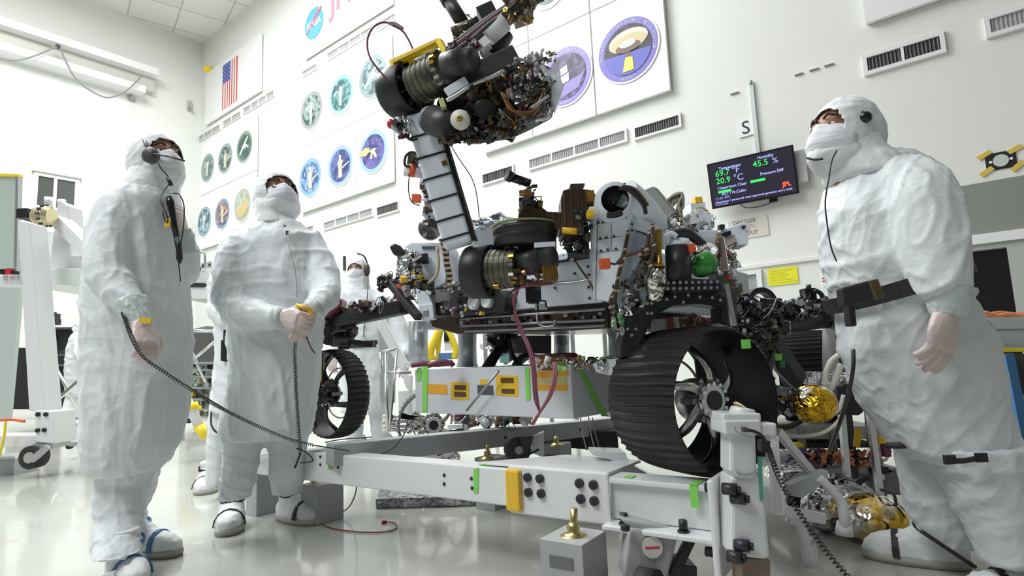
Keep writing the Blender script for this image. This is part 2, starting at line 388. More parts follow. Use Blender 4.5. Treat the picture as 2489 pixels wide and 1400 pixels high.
# ---------------- emblems
def emblem(px, py, ry, label, ring_c, in1, in2, name='round_emblem', deco=0, d=0.092, group=None, sc_n=2.0):
    s, z = wr(px, py); top = wr(px, py - ry)[1]; r = abs(top - z)
    t = thing(name, Wr(s, z - r, 0), label, 'emblem', group)
    nm = 'emblem_%s' % label[:24].replace(' ', '_')
    rm = mat(nm + '_ring', ring_c, 0.4); im = bpy.data.materials.new(nm); im.use_nodes = True; nt = im.node_tree
    n = nt.nodes.new('ShaderNodeTexNoise'); n.inputs['Scale'].default_value = sc_n / r; n.inputs['Detail'].default_value = 5; n.inputs['Distortion'].default_value = 1.2
    tc = nt.nodes.new('ShaderNodeTexCoord'); cr = nt.nodes.new('ShaderNodeValToRGB')
    cr.color_ramp.elements[0].color = in1 + (1,); cr.color_ramp.elements[1].color = in2 + (1,)
    cr.color_ramp.elements[0].position = .42; cr.color_ramp.elements[1].position = .6
    nt.links.new(tc.outputs['Object'], n.inputs[0]); nt.links.new(n.outputs[0], cr.inputs[0]); nt.links.new(cr.outputs[0], nt.nodes['Principled BSDF'].inputs[0])
    b = MB(); c = Wr(s, z, d); b.cyl(c, c + NR * .012, r, rm, n=48)
    b.ring(c, NR, r, r * 1.05, .014, BOARD, 48); b.build('emblem_border', t)
    b = MB(); c2 = Wr(s, z, d + .012); b.cyl(c2, c2 + NR * .006, r * .80, im, n=48); b.build('emblem_picture', t)
    LT = mat('picture_pale', (0.72, 0.76, 0.74), 0.5); GL = mat('picture_gold', (0.62, 0.48, 0.22), 0.5); TN = mat('picture_tan', (0.72, 0.62, 0.42), 0.5)
    def P(pts, m, e): b2.poly([Wr(s + u * r, z + v * r, d + .018 + e) for u, v in pts], NR * .003, m)
    b2 = MB()
    if deco == 1:   # spacecraft: dish and mast
        P([(-.12, -.55), (.05, -.6), (.1, .1), (.3, .45), (.05, .35), (-.1, .5), (-.15, .1)], LT, 0)
        P([(-.55, .1), (-.2, .2), (-.2, .28), (-.55, .2)], LT, 0)
    elif deco == 2:  # diagonal probe
        P([(-.6, -.35), (-.5, -.45), (.1, .1), (.5, .55), (.4, .6), (-.1, .2)], LT, 0)
        P([(-.1, -.1), (.15, -.15), (.2, .15), (-.05, .2)], LT, .003); P([(.05, .1), (.5, -.2), (.55, -.1), (.1, .2)], LT, .001)
    elif deco == 3:  # gold orbiter
        P([(-1.05, .0), (-.6, .3), (-.25, .25), (-.2, .05), (-.5, -.1)], GL, 0)
        P([(-.2, -.3), (-.05, -.35), (0, -.1), (.2, -.35), (.3, -.3), (.15, 0), (.3, .1), (0, .12), (-.25, .05), (-.1, -.05)], TN, .003)
    elif deco == 4:  # tall lander
        P([(-.12, -.6), (.2, -.6), (.15, -.1), (.25, .2), (.1, .3), (.12, .5), (-.05, .55), (-.05, .3), (-.2, .15), (-.1, -.1)], TN, 0)
        P([(.2, -.2), (.75, 0), (.75, .06), (.2, -.1)], LT, 0)
    elif deco == 5:  # landscape with dish
        P([(-.75, -.2), (-.2, -.05), (.2, .05), (.7, .3), (.75, .0), (.4, -.6), (-.3, -.7), (-.6, -.5)], GL, 0)
    elif deco == 6:  # saucer lander with parachute
        E6 = lambda cx, cz, a, bb, t0=0, t1=2 * pi, n=20: [(cx + a * cos(t0 + (t1 - t0) * i / n), cz + bb * sin(t0 + (t1 - t0) * i / n)) for i in range(n)]
        P(E6(0, 0, .8, .8, pi * 1.02, pi * 1.98), mat('picture_blue', (0.16, 0.17, 0.62), 0.5), 0)
        P(E6(.05, .27, .66, .36), mat('picture_cream', (0.80, 0.74, 0.66), 0.5), .003)
        P(E6(.05, .2, .60, .26), mat('picture_sand', (0.72, 0.62, 0.36), 0.5), .006)
        P(E6(.03, .06, .42, .16), mat('picture_brown', (0.22, 0.14, 0.12), 0.5), .009)
        P(E6(.03, .17, .28, .12), LT, .012)
        P([(-.2, -.7), (.18, -.7), (.16, -.3), (.05, -.25), (-.08, -.25)], mat('picture_yellow', (0.85, 0.78, 0.16), 0.5), .006)
        P([(-.06, -.26), (.08, -.26), (.08, -.05), (-.06, -.05)], mat('picture_brown', (0, 0, 0)), .004)
    elif deco == 7:
        LV = mat('picture_lavender', (0.66, 0.64, 0.82), 0.5)
        P([(-.2, .3), (.1, .38), (.12, .12), (-.15, .05)], LV, .003); P([(-.2, .0), (.15, .1), (.15, -.2), (-.1, -.25)], LV, .003)
        P([(.0, -.25), (.75, -.1), (.5, -.55), (-.3, -.75)], mat('picture_violet', (0.33, 0.27, 0.62), 0.5), .001)
    if b2.v: b2.build('emblem_motif', t)
    # lettering round the border
    if ry > 60:
        b3 = MB(); W_ = mat('picture_pale', (0, 0, 0))
        txt = 'LOW-DENSITY SUPERSONIC DECELERATOR' if deco == 6 else 'MARS SCIENCE LABORATORY TEAM'
        for i, chh in enumerate(txt):
            a = pi * (1.08 - 1.16 * i / (len(txt) - 1)); X = UR * sin(a) - ZU * cos(a); Yv = UR * cos(a) + ZU * sin(a)
            text_mb(b3, chh, Wr(s + r * .85 * cos(a), z + r * .85 * sin(a), d + .014), X, Yv, r * .1, W_, depth=.002)
        text_mb(b3, 'PROJECT', Wr(s - r * .3, z - r * .94, d + .014), UR, ZU, r * .09, W_, depth=.002); b3.build('lettering', t)
G1 = (0.30, 0.42, 0.40); GR = (0.05, 0.08, 0.08); PL = (0.55, 0.62, 0.60)
BL = (0.22, 0.42, 0.80); NV = (0.03, 0.04, 0.14)
emblem(513, 410, 33, 'small grey-green round emblem under the flag, leftmost of upper row', G1, (.09, .16, .14), (.35, .42, .38), deco=1)
emblem(556, 387, 35, 'small grey-green round emblem under the flag, middle of upper row', G1, GR, (.3, .4, .38), deco=4)
emblem(603, 359, 37, 'dark green round emblem with pale cross, right of upper row', (.25, .32, .26), (.03, .09, .07), (.12, .22, .18), deco=2)
emblem(505, 540, 35, 'small blue-grey round emblem, lowest left of the board', (.25, .4, .48), (.05, .1, .13), (.4, .6, .68), deco=1)
emblem(549, 521, 36, 'small blue round emblem with orange centre, lower row', (.2, .34, .52), (.05, .1, .25), (.62, .3, .14), deco=4)
emblem(598, 500, 39, 'olive and sand landscape round emblem beside a white hood', (.42, .47, .4), (.5, .6, .55), (.38, .36, .2), deco=5)
emblem(766, 271, 44, 'grey round emblem, left of upper row near the logo board', (.33, .34, .34), GR, (.32, .45, .42), deco=1)
emblem(838, 233, 46, 'teal-rimmed round emblem with standing probe, upper row', (.3, .52, .52), (.04, .12, .12), (.2, .4, .4), deco=1)
emblem(915, 190, 50, 'pale teal round emblem partly behind the looped cable', (.28, .34, .34), (.08, .11, .12), (.3, .45, .48), deco=2)
emblem(763, 433, 45, 'bright blue round emblem, left of lower row by a white hood', BL, (.06, .1, .2), (.3, .45, .85), deco=4)
emblem(836, 405, 48, 'navy round emblem with tan lander, middle of lower row', (.3, .45, .72), NV, (.12, .16, .4), deco=4)
emblem(916, 371, 51, 'blue round emblem with gold orbiter, right of lower row', (.32, .5, .85), NV, (.16, .14, .42), deco=3)
emblem(1383, 191, 69, 'purple round emblem partly hidden by the arm turret', (.30, .24, .72), (.06, .05, .09), (.22, .18, .34), deco=7)
emblem(1533, 127, 76, 'large purple round emblem with saucer and yellow parachute', (.22, .18, .62), (.05, .04, .06), (.10, .08, .10), deco=6)
emblem(1340, -28, 54, 'grey round emblem cut by the top edge behind the arm', (.42, .46, .46), (.15, .18, .18), (.22, .26, .26), deco=1)
# logo disc and letters
s, z = wr(772, 60); r = abs(wr(772, 60 - 36)[1] - z)
t = thing('round_logo', Wr(s, z - r), 'round blue agency logo disc on the upper board', 'logo')
b = MB(); b.cyl(Wr(s, z, .092), Wr(s, z, .105), r, mat('logo_blue', (0.12, 0.45, 0.86), 0.4), n=48); b.build('disc', t)
b = MB(); text_mb(b, 'NASA', Wr(s - r * .72, z - r * .22, .106), UR, ZU, r * .42, BOARD, bold=.01, depth=.003); b.build('lettering', t)
b = MB(); b.tube([Wr(s + r * u, z + r * v, .108) for u, v in ((-.75, -.5), (-.2, .1), (.3, .5), (.8, .75), (.3, .2), (-.3, -.2))], .02, mat('logo_red', (0.8, 0.25, 0.3), 0.5), 6)
b.build('red_swoosh', t)
b = MB(); q = wr(811, 38); text_mb(b, 'JPL', Wr(q[0], q[1], .094), UR, ZU, .62, mat('jpl_red', (0.85, 0.25, 0.36), 0.5), bold=.012, depth=.006)
tag(b.build('red_letters'), 'large red letters on the upper board beside the blue disc', 'lettering')
# flag (hung vertically)
s0, s1, z0, z1 = rect([(552, 158), (587, 141), (582, 251), (546, 269)])
t = thing('hanging_flag', Wr((s0 + s1) / 2, z0), 'American flag hung vertically on the left board', 'flag')
FR = mat('flag_red', (0.62, 0.12, 0.12), 0.7); FW2 = mat('flag_white', (0.9, 0.88, 0.86), 0.7); FB = mat('flag_blue', (0.07, 0.1, 0.42), 0.7)
b = MB()
for i in range(13):
    a0 = s0 + (s1 - s0) * i / 13; a1 = s0 + (s1 - s0) * (i + 1) / 13; wbox(b, a0, a1, z0, z1, .092, .100, FR if i % 2 == 0 else FW2)
b.build('stripes', t)
cs = s0 + (s1 - s0) * 7 / 13; cz = z1 - (z1 - z0) * .42
b = MB(); wbox(b, s0, cs, cz, z1, .100, .103, FB); c = t; cant = b.build('canton', t)
b = MB()
for i in range(6):
    for j in range(9): 
        if (i + j) % 2 == 0: wbox(b, s0 + (cs - s0) * (i + .6) / 6.4 - .012, s0 + (cs - s0) * (i + .6) / 6.4 + .012, cz + (z1 - cz) * (j + .6) / 9.3 - .014, cz + (z1 - cz) * (j + .6) / 9.3 + .014, .103, .105, FW2)
b.build('stars', cant)
# yellow lamp near corner
s, z = wr(514, 172); b = MB(); b.cyl(Wr(s, z, 0), Wr(s, z, .12), .1, YPAINT); b.ball(Wr(s, z, .14), .1, YPAINT); tag(b.build('wall_beacon'), 'small yellow beacon high in the corner beside the flag board', 'beacon')
# S sign
s0, s1, z0, z1 = rect([(1793, 288), (1829, 279), (1836, 326), (1796, 337)])
t = thing('letter_sign', Wr((s0 + s1) / 2, z0), 'white paper sign with black letter S above the monitor', 'sign')
b = MB(); wbox(b, s0, s1, z0, z1, 0.012, .018, BOARD); b.build('paper', t)
b = MB(); text_mb(b, 'S', Wr((s0 + s1) / 2, z0 + .035, .018), UR, ZU, (z1 - z0) * .66, INKB, depth=.003, align='CENTER'); b.build('lettering', t)
# conduit
a = wr(1822, 205); b_ = wr(1845, 360); b = MB(); wbox(b, a[0], a[0] + .05, b_[1] - .3, a[1], 0, .035, mat('conduit', (.66, .72, .70), .4)); b.cyl(Wr(a[0] + .025, a[1] - .02, .03), Wr(a[0] + .025, a[1] + .03, .03), .02, GREYMET)
tag(b.build('conduit'), 'thin pale vertical conduit above the monitor', 'conduit')
for (x0, y0, x1, y1, lb) in ((1932, 186, 1952, 180, 'tiny wall clip, leftmost of three above the hooded head'), (1968, 175, 1990, 168, 'tiny wall clip, middle of three above the hooded head'), (2004, 164, 2026, 157, 'tiny wall clip, rightmost of three above the hooded head'), (1776, 232, 1796, 226, 'tiny wall clip left of the pale conduit')):
    q = wr(x0, y0); q2 = wr(x1, y1); b = MB(); wbox(b, q[0], q2[0], q[1], q[1] + .012, 0, .02, SEAM); wbox(b, q[0], q2[0], q[1] + .012, q[1] + .02, 0, .03, FRAMEW); tag(b.build('wall_clip'), lb, 'clip')
# monitor, slightly tilted on its bracket
mt = thing('wall_monitor', Wr(*wr(1830, 430)), 'black wall monitor showing temperature and humidity readings', 'monitor')
q = wr(1835, 425); MC = Wr(q[0], q[1], .22)
TLp, TRp, BRp, BLp = (1716, 401), (1926, 350), (1943, 470), (1732, 507)
mn = (NR + UR * .05 - ZU * .12).normalized()
cor = [pl(*p, MC, mn) for p in (TLp, TRp, BRp, BLp)]
mx = ((cor[1] - cor[0]) + (cor[2] - cor[3])) / 2; my = ((cor[0] - cor[3]) + (cor[1] - cor[2])) / 2; mc = sum(cor, V3()) / 4
mw, mh = mx.length, my.length; mx.normalize(); my = (my - mx * my.dot(mx)).normalized(); mnn = mx.cross(my)
b = MB(); b.box(mc - mnn * .03, (mw, mh, .05), BLACKG, (mx, my, mnn)); b.build('casing', mt, bevel=.004)
SCR = mat('screen_dark', (0.025, 0.022, 0.035), 0.15, emit=0.55); b = MB(); b.box(mc - mnn * .004, (mw * .965, mh * .93, .003), SCR, (mx, my, mnn)); scr = b.build('screen', mt)
def MT(u, v, txt, h, m, al='LEFT', bold=0.0): text_mb(b, txt, mc + mx * (u * mw / 2) + my * (v * mh / 2) + mnn * 0, mx, my, h * mh, m, bold=bold, depth=.001, align=al)
LG = mat('screen_green', (0.06, 0.75, 0.16), 0.4, emit=0.5); LB = mat('screen_lilac', (0.42, 0.44, 0.95), 0.4, emit=0.6); LR = mat('screen_red', (0.9, 0.12, 0.06), 0.4, emit=0.5); LW = mat('screen_blue_band', (0.12, 0.12, 0.5), 0.4, emit=0.5)
b = MB(); MT(-.72, .62, 'Temperature', .062, LB, bold=.001); MT(.2, .72, 'Humidity', .062, LB, bold=.001); MT(.22, .02, 'Pressure Diff', .062, LB, bold=.001); MT(-.80, -.22, 'Cleanroom Class', .062, LB, bold=.001); MT(-.72, -.50, '90.7 / Ft.Cubic', .062, LB, bold=.001)
MT(-.9, -.66, '11:41 PM', .06, LB); MT(-.9, -.8, 'Cleanroom 1 personnel: wear approved garments and a mask', .045, LB, bold=.001); MT(-.9, -.9, 'at all times', .045, LB)
MT(-.42, .36, '\u00b0F', .14, LB); MT(-.40, .02, '\u00b0C', .14, LB); MT(.52, .42, '%', .12, LB); b.build('captions', scr)
b = MB(); MT(-.82, .36, '69.7', .13, LG, bold=.001); MT(-.82, .03, '20.9', .13, LG, bold=.001); MT(.08, .42, '45.5', .13, LG, bold=.001)
for u0, u1, v in ((-.8, -.48, -.33), (-.02, .32, -.16)):
    b.box(mc + mx * ((u0 + u1) * mw / 4) + my * (v * mh / 2) + mnn * .001, ((u1 - u0) * mw / 2, .055 * mh, .002), LG, (mx, my, mnn))
b.build('green_readings', scr)
b = MB(); MT(.68, -.62, 'JPL', .09, LR, bold=.004); b.build('red_logo', scr)
b = MB(); q = wr(1946, 410); wbox(b, q[0] - .08, q[0] + .09, q[1] - .2, q[1] + .2, 0, .12, mat('bracket_grey', (.5, .5, .49), .5)); b.box(mc - mnn * .1, (.25, .2, .1), DARK, (mx, my, mnn)); b.build('wall_bracket', mt)
b = MB(); b.tube([pl(x, y, Wr(0, 0, .06), NR) for x, y in ((1800, 497), (1815, 505), (1845, 502), (1875, 492), (1885, 483))], .006, CABLE, 6); b.box(pl(1880, 486, Wr(0, 0, .05), NR), (.09, .05, .05), BLACK, (UR, ZU, NR)); b.build('power_cable', mt)
# danger sign, yellow notice, label
def plate(px4, name, label, cat, m, d=.012):
    s0, s1, z0, z1 = rect(px4); t = thing(name, Wr((s0 + s1) / 2, z0), label, cat); b = MB(); wbox(b, s0, s1, z0, z1, 0, d, m); b.build('plate', t); return t, s0, s1, z0, z1
PK = mat('sign_faded', (.74, .70, .64), .6); PT = mat('sign_print', (.30, .20, .17), .6)
t, s0, s1, z0, z1 = plate([(1770, 535), (1866, 525), (1870, 572), (1774, 585)], 'danger_sign', 'faded danger keep out sign under the monitor', 'sign', PK)
b = MB(); h = z1 - z0
text_mb(b, 'DANGER', Wr(s0 + .06, z0 + h * .74, .012), UR, ZU, h * .2, PT, depth=.002, bold=.001)
text_mb(b, 'KEEP OUT', Wr(s0 + .05, z0 + h * .16, .012), UR, ZU, h * .19, PT, depth=.002, bold=.001)
for k, tx in enumerate(('HIGH PRESSURE SYSTEM', 'AUTHORIZED PERSONNEL', 'ONLY IN THIS AREA')): text_mb(b, tx, Wr(s0 + .06, z0 + h * (.60 - .11 * k), .012), UR, ZU, h * .065, PT, depth=.002)
b.build('lettering', t)
YN = mat('notice_yellow', (.88, .84, .03), .5)
t, s0, s1, z0, z1 = plate([(1866, 655), (1937, 647), (1942, 689), (1868, 695)], 'yellow_notice', 'bright yellow paper notice on the wall right of the rover', 'notice', YN)
b = MB(); h = z1 - z0
for k in range(6): text_mb(b, ('CAUTION FLIGHT HARDWARE', 'ESD SENSITIVE AREA', 'WRIST STRAPS REQUIRED', 'BEYOND THIS POINT', 'DO NOT TOUCH HARDWARE', 'CONTACT THE CLEANROOM LEAD')[k], Wr(s0 + .03, z0 + h * (.82 - .14 * k), .012), UR, ZU, h * .065, mat('notice_print', (.5, .45, .05), .6), depth=.002)
b.build('lettering', t)
t, s0, s1, z0, z1 = plate([(1998, 660), (2021, 658), (2023, 695), (2000, 697)], 'wall_label', 'small white wall label with black and red bands', 'label', BOARD, .01)
b = MB(); h = z1 - z0; wbox(b, s0 + .01, s1 - .03, z0 + h * .78, z0 + h * .98, .01, .013, INKB); wbox(b, s0, s1, z0 + h * .5, z0 + h * .6, .01, .013, RED); wbox(b, s0, s1, z0 + h * .3, z0 + h * .4, .01, .013, RED); b.build('printed_bands', t)
# calibration target
t, s0, s1, z0, z1 = plate([(2392, 378), (2466, 363), (2475, 404), (2399, 417)], 'target_board', 'black target plate with white disc taped to the right wall', 'target', BLACK, .01)
b = MB(); c = Wr((s0 + s1) / 2, (z0 + z1) / 2, .01); rr = (z1 - z0) * .36; b.cyl(c, c + NR * .004, rr, mat('target_disc', (.62, .67, .62), .6), n=32)
for q in (s0 + .04, s1 - .04): b.cyl(Wr(q, (z0 + z1) / 2, .01), Wr(q, (z0 + z1) / 2, .014), .014, BOARD)
b.build('disc', t)
YT = mat('tape_amber', (.75, .55, .1), .5)
for q, p in ((s0, z0), (s0, z1), (s1, z0), (s1, z1)):
    b = MB(); b.box(Wr(q, p, .008), (.12, .05, .012), YT, ((UR + ZU * random.uniform(.4, 1)).normalized(), (ZU - UR * .7).normalized(), NR)); b.build('tape_strip', t)
# ledge trims + soffit + doorways on the right
def swall(px, py): return wr(px, py)
zt = (Z(1866, 640) + Z(1800, 655)) / 2
b = MB(); wbox(b, S(1500, 655), S(2330, 655), zt - .02, zt + .02, 0, .03, FRAMEW); struct('trim_1', b)
SOF = mat('soffit_grey', (.27, .29, .26), .6)
z1_ = (Z(2312, 455) + Z(2489, 429)) / 2; z0_ = (Z(2362, 586) + Z(2489, 569)) / 2 + .05
b = MB(); wbox(b, S(2230, 470), S(2489, 430) + 3, z0_, z1_, 0, .015, SOF); struct('trim_2', b)
b = MB(); wbox(b, S(2230, 470), S(2489, 430) + 3, z0_ - .10, z0_, 0, .07, FRAMEW); wbox(b, S(2230, 470), S(2489, 430) + 3, z0_ - .16, z0_ - .1, 0, .04, mat('trim_grey', (.5, .52, .5), .5)); struct('trim_3', b)
DK = mat('dark_glass', (.016, .014, .016), .12)
zz = z0_ - .16; sA, sB = S(2345, 700), S(2452, 640)
b = MB(); wbox(b, sA - .02, sB, .1, zz - .01, 0, .01, DK); wbox(b, sA - .08, sA, 0, zz, 0, .05, FRAMEW); wbox(b, sB, sB + .16, 0, zz, 0, .05, mat('trim_grey', (0, 0, 0))); wbox(b, sA, sB, 0, .1, 0, .05, FRAMEW)
wbox(b, sA + .5, sA + .95, 1.0, zz - .25, .01, .02, mat('dark_panel', (.05, .042, .06), .3)); struct('door_1', b)
b = MB(); wbox(b, sB + .2, sB + 2.2, .1, zz - .01, 0, .01, DK); wbox(b, sB + .16, sB + .2, 0, zz, 0, .06, FRAMEW); wbox(b, sB + 2.2, sB + 2.3, 0, zz, 0, .05, FRAMEW); struct('door_2', b)
# grey door leaf with pale frame behind the rover
zq = Z(1795, 672); a0, a1 = S(1775, 700), S(1843, 690)
b = MB(); wbox(b, a0, a1, 0, zq, 0, .02, mat('door_grey', (.34, .37, .36), .4)); wbox(b, a1, a1 + .06, 0, zq + .05, 0, .05, FRAMEW); wbox(b, a0, a1, zq, zq + .05, 0, .05, FRAMEW); wbox(b, a0 - .06, a0, 0, zq + .05, 0, .05, FRAMEW); struct('door_3', b)
b = MB(); zc = Z(2030, 730); zd = Z(2030, 752); wbox(b, S(1850, 740), S(2300, 740), zd, zc, 0, .012, mat('band_lime', (.62, .72, .28), .5)); wbox(b, S(1850, 740), S(2300, 740), zc - .09, zc - .08, .012, .016, GREYMET); struct('trim_4', b)
# lower wall grille strip seen between two people, left
vent([(455, 655), (520, 632), (520, 648), (455, 672)], 3, 0, 'grey grille strip low on the wall between two standing workers', .015)
# dotted round target on wall
t = thing('dotted_target', Wr(*wr(797, 635)), 'white round target with a ring of black dots on the wall', 'target')
q = wr(797, 635); rr = abs(wr(797, 615)[1] - q[1]); b = MB(); b.cyl(Wr(q[0], q[1], 0), Wr(q[0], q[1], .01), rr * 1.3, BOARD, n=32); b.build('plate', t)
b = MB()
for k in range(12): a = k * pi / 6; c = Wr(q[0] + rr * cos(a), q[1] + rr * sin(a), .01); b.cyl(c, c + NR * .004, .022 if k != 3 else .03, INKB, n=10)
c = Wr(q[0], q[1], .01); b.cyl(c, c + NR * .004, .035, INKB, n=12); b.build('dots', t)
q = wr(839, 640); b = MB(); wbox(b, q[0] - .03, q[0] + .03, q[1] - .16, q[1] + .16, 0, .04, BLACK); tag(b.build('wall_bar'), 'short black bar on the wall beside the far masked worker', 'bar')

# ---------------- left wall
def lbox(mb, s0, s1, z0, z1, d0, d1, m):
    mb.box(Wl((s0 + s1) / 2, (z0 + z1) / 2, (d0 + d1) / 2), (abs(s1 - s0), abs(z1 - z0), abs(d1 - d0)), m, (UL, ZU, NL))
a = wl(92, 430); c = wl(178, 508); m1_ = wl(130, 436)[0]; m2_ = wl(138, 438)[0]
z1 = (wl(92, 430)[1] + wl(180, 441)[1]) / 2; z0 = (wl(88, 500)[1] + wl(175, 511)[1]) / 2
GLS = mat('window_dark_glass', (.09, .095, .09), .15)
b = MB(); f = .09
for (p, q) in ((a[0], m1_), (m2_, c[0])): lbox(b, p, q, z0, z1, 0, .02, GLS)
for (p, q, r, u) in ((a[0] - f, c[0] + f, z1, z1 + f), (a[0] - f, c[0] + f, z0 - f, z0), (a[0] - f, a[0], z0, z1), (c[0], c[0] + f, z0, z1), (m1_, m2_, z0, z1)): lbox(b, p, q, r, u, 0, .07, FRAMEW)
lbox(b, a[0] - f * 1.5, c[0] + f * 1.5, z1 + f, z1 + f + .03, 0, .12, mat('trim_grey', (0, 0, 0))); struct('window_1', b)
# overhead rail / fixture along the left wall
zA = (wl(0, 66)[1] + wl(368, 180)[1]) / 2; zB = (wl(0, 92)[1] + wl(357, 187)[1]) / 2
sE = wl(368, 200)[0]; t = thing('overhead_rail', Wl(sE - 3, zB - .6), 'long white boxed rail high above the dark two-pane window', 'rail')
b = MB(); lbox(b, -26, sE, zB, zA, 0, .55, FRAMEW); b.build('top_flange', t)
b = MB(); lbox(b, -26, sE, zB - .42, zB, 0, .25, mat('rail_grey', (.60, .60, .55), .5)); b.build('web', t)
b = MB(); lbox(b, -26, sE - .3, zB - .62, zB - .42, 0, .5, FRAMEW); b.build('lower_flange', t)
b = MB(); pts = [pl(x, y, Wl(0, 0, .62), NL) for x, y in ((0, 143), (45, 146), (95, 132), (141, 114), (156, 140), (180, 185), (215, 217), (260, 237), (300, 225), (330, 200), (346, 181))]
b.tube(pts, .022, mat('cable_grey', (.3, .3, .3), .6), 6); b.ball(pl(141, 113, Wl(0, 0, .6), NL), .06, DARK); tag(b.build('hanging_cable'), 'thin grey cable looping down from the overhead rail', 'cable')
b = MB(); p = pl(316, 240, Wl(0, 0, .06), NL); b.cyl(p, p + ZU * .14, .03, GREYMET); b.box(p + UL * .06, (.16, .06, .1), GREYMET, (UL, ZU, NL)); tag(b.build('wall_hook'), 'small grey hook under the overhead rail end', 'hook')
b = MB(); p = pl(459, 258, COR, NL); b.box(p + NL * .05, (.12, .3, .1), mat('trim_grey', (0, 0, 0)), (UL, ZU, NL)); b.cyl(p + NL * .1 - ZU * .1, p + NL * .2 - ZU * .15, .05, GREYMET); tag(b.build('wall_sensor'), 'small grey sensor on the left wall beside the corner', 'sensor')
# ================================================================ people
def tyvek(name, col, rough=0.6):
    m = mat(name, col, rough); nt = m.node_tree; L = nt.links; b = nt.nodes['Principled BSDF']; tc = nt.nodes.new('ShaderNodeTexCoord'); last = None
    for sc_, st, dist, rot in ((4.2, (1, 1, .22), .020, .30), (5.0, (.35, .7, 1.0), .010, -.6), (26, (1, 1, 1), .0015, 0)):
        mp = nt.nodes.new('ShaderNodeMapping'); mp.inputs['Scale'].default_value = st; mp.inputs['Rotation'].default_value = (0, rot, 0); L.new(tc.outputs['Object'], mp.inputs[0])
        n = nt.nodes.new('ShaderNodeTexNoise'); n.noise_type = 'RIDGED_MULTIFRACTAL'; n.inputs['Scale'].default_value = sc_; n.inputs['Detail'].default_value = 2.5; n.inputs['Distortion'].default_value = .5
        n.inputs['Offset'].default_value = 1.0; n.inputs['Gain'].default_value = 1.2; n.normalize = True
        L.new(mp.outputs[0], n.inputs['Vector']); bp = nt.nodes.new('ShaderNodeBump'); bp.inputs['Strength'].default_value = 0.34; bp.inputs['Distance'].default_value = dist
        L.new(n.outputs['Fac'], bp.inputs['Height'])
        if last: L.new(last.outputs[0], bp.inputs['Normal'])
        last = bp
    L.new(last.outputs[0], b.inputs['Normal']); return m
SUIT = tyvek('white_coverall_fabric', (0.76, 0.79, 0.82))
SUIT2 = tyvek('white_hood_fabric', (0.80, 0.82, 0.84))
MASKM = mat('mask_white', (0.80, 0.80, 0.86), 0.7, bump=.2, bump_scale=20, stretch=(1, 1, 6))
SKIN = mat('skin_warm', (0.50, 0.27, 0.18), 0.5, noise_amt=.1, noise_scale=20)
SKIN2 = mat('skin_tan', (0.42, 0.20, 0.12), 0.5, noise_amt=.1, noise_scale=20)
GLOVE = mat('latex_glove', (0.70, 0.58, 0.56), 0.35, bump=.5, bump_scale=25, noise_amt=.12, noise_scale=14)
CUFF = mat('glove_cuff', (0.60, 0.66, 0.66), 0.4, bump=.5, bump_scale=18)
SOLE = mat('boot_sole', (0.42, 0.42, 0.37), 0.6)
STRAP = mat('black_strap', (0.03, 0.025, 0.03), 0.6)
HAIR = mat('dark_hair', (0.03, 0.02, 0.015), 0.7); EYEW = mat('eye_white', (.8, .78, .76), .3); IRIS = mat('iris_dark', (.05, .03, .02), .2)

def fbm(p): return noise.noise(p) + 0.5 * noise.noise(p * 2.1 + V3((5, 1, 7)))
def wrinkle(me, amp=0.008, seed=0, f=1.0, diag=0.5):
    """cloth folds pressed into the surface along the drape, on real vertices"""
    off = V3((seed * 3.7, seed * 1.3, seed * 2.1)); out = []
    nrm = [v.normal.copy() for v in me.vertices]
    for v, n in zip(me.vertices, nrm):
        p = v.co; wp = noise.noise(p * 3.1 + off) * .10
        q1 = V3(((p.x + p.z * diag + wp) * 8.5 * f, p.y * 8.5 * f, p.z * 1.9 * f)) + off
        q2 = V3(((p.x - p.z * .9) * 4.2 * f + wp * 8, p.y * 4 * f, (p.z + p.x * .5) * 9 * f)) + off * 1.7
        w_ = min(1, max(0, 0.5 + 1.3 * noise.noise(p * 2.6 + off)))
        a = max(0, 1 - abs(noise.noise(q1)) * 3.4) ** 1.6; c = max(0, 1 - abs(noise.noise(q2)) * 3.6) ** 1.6
        fine = max(0, 1 - abs(noise.noise(q1 * 2.3 + q2 * .4)) * 3.5) ** 2
        out.append(p + n * (amp * (1.1 * a * (1 - w_) + 1.0 * c * w_ + .5 * fine - .45 + .35 * noise.noise(p * 4.5 * f + off))))
    for v, c in zip(me.vertices, out): v.co = c
    me.update()
def remesh(mb, name, mat_, voxel=0.012, smooth=4, parent=None, wr_=0.0, seed=0, f=1.0, diag=.5):
    me = mb.mesh('tmp'); o = bpy.data.objects.new('tmp', me); sc.collection.objects.link(o)
    m = o.modifiers.new('r', 'REMESH'); m.mode = 'VOXEL'; m.voxel_size = voxel
    if smooth: s = o.modifiers.new('s', 'SMOOTH'); s.factor = .6; s.iterations = smooth
    dg = bpy.context.evaluated_depsgraph_get(); me2 = bpy.data.meshes.new_from_object(o.evaluated_get(dg)); me2.name = name
    bpy.data.objects.remove(o); bpy.data.meshes.remove(me)
    if wr_: wrinkle(me2, wr_, seed, f, diag)
    me2.materials.clear(); me2.materials.append(mat_)
    me2.polygons.foreach_set('use_smooth', [True] * len(me2.polygons)); me2.polygons.foreach_set('material_index', [0] * len(me2.polygons))
    o = bpy.data.objects.new(name, me2); sc.collection.objects.link(o)
    if parent is not None: o.parent = parent; o.matrix_parent_inverse = worldof(parent).inverted()
    return o
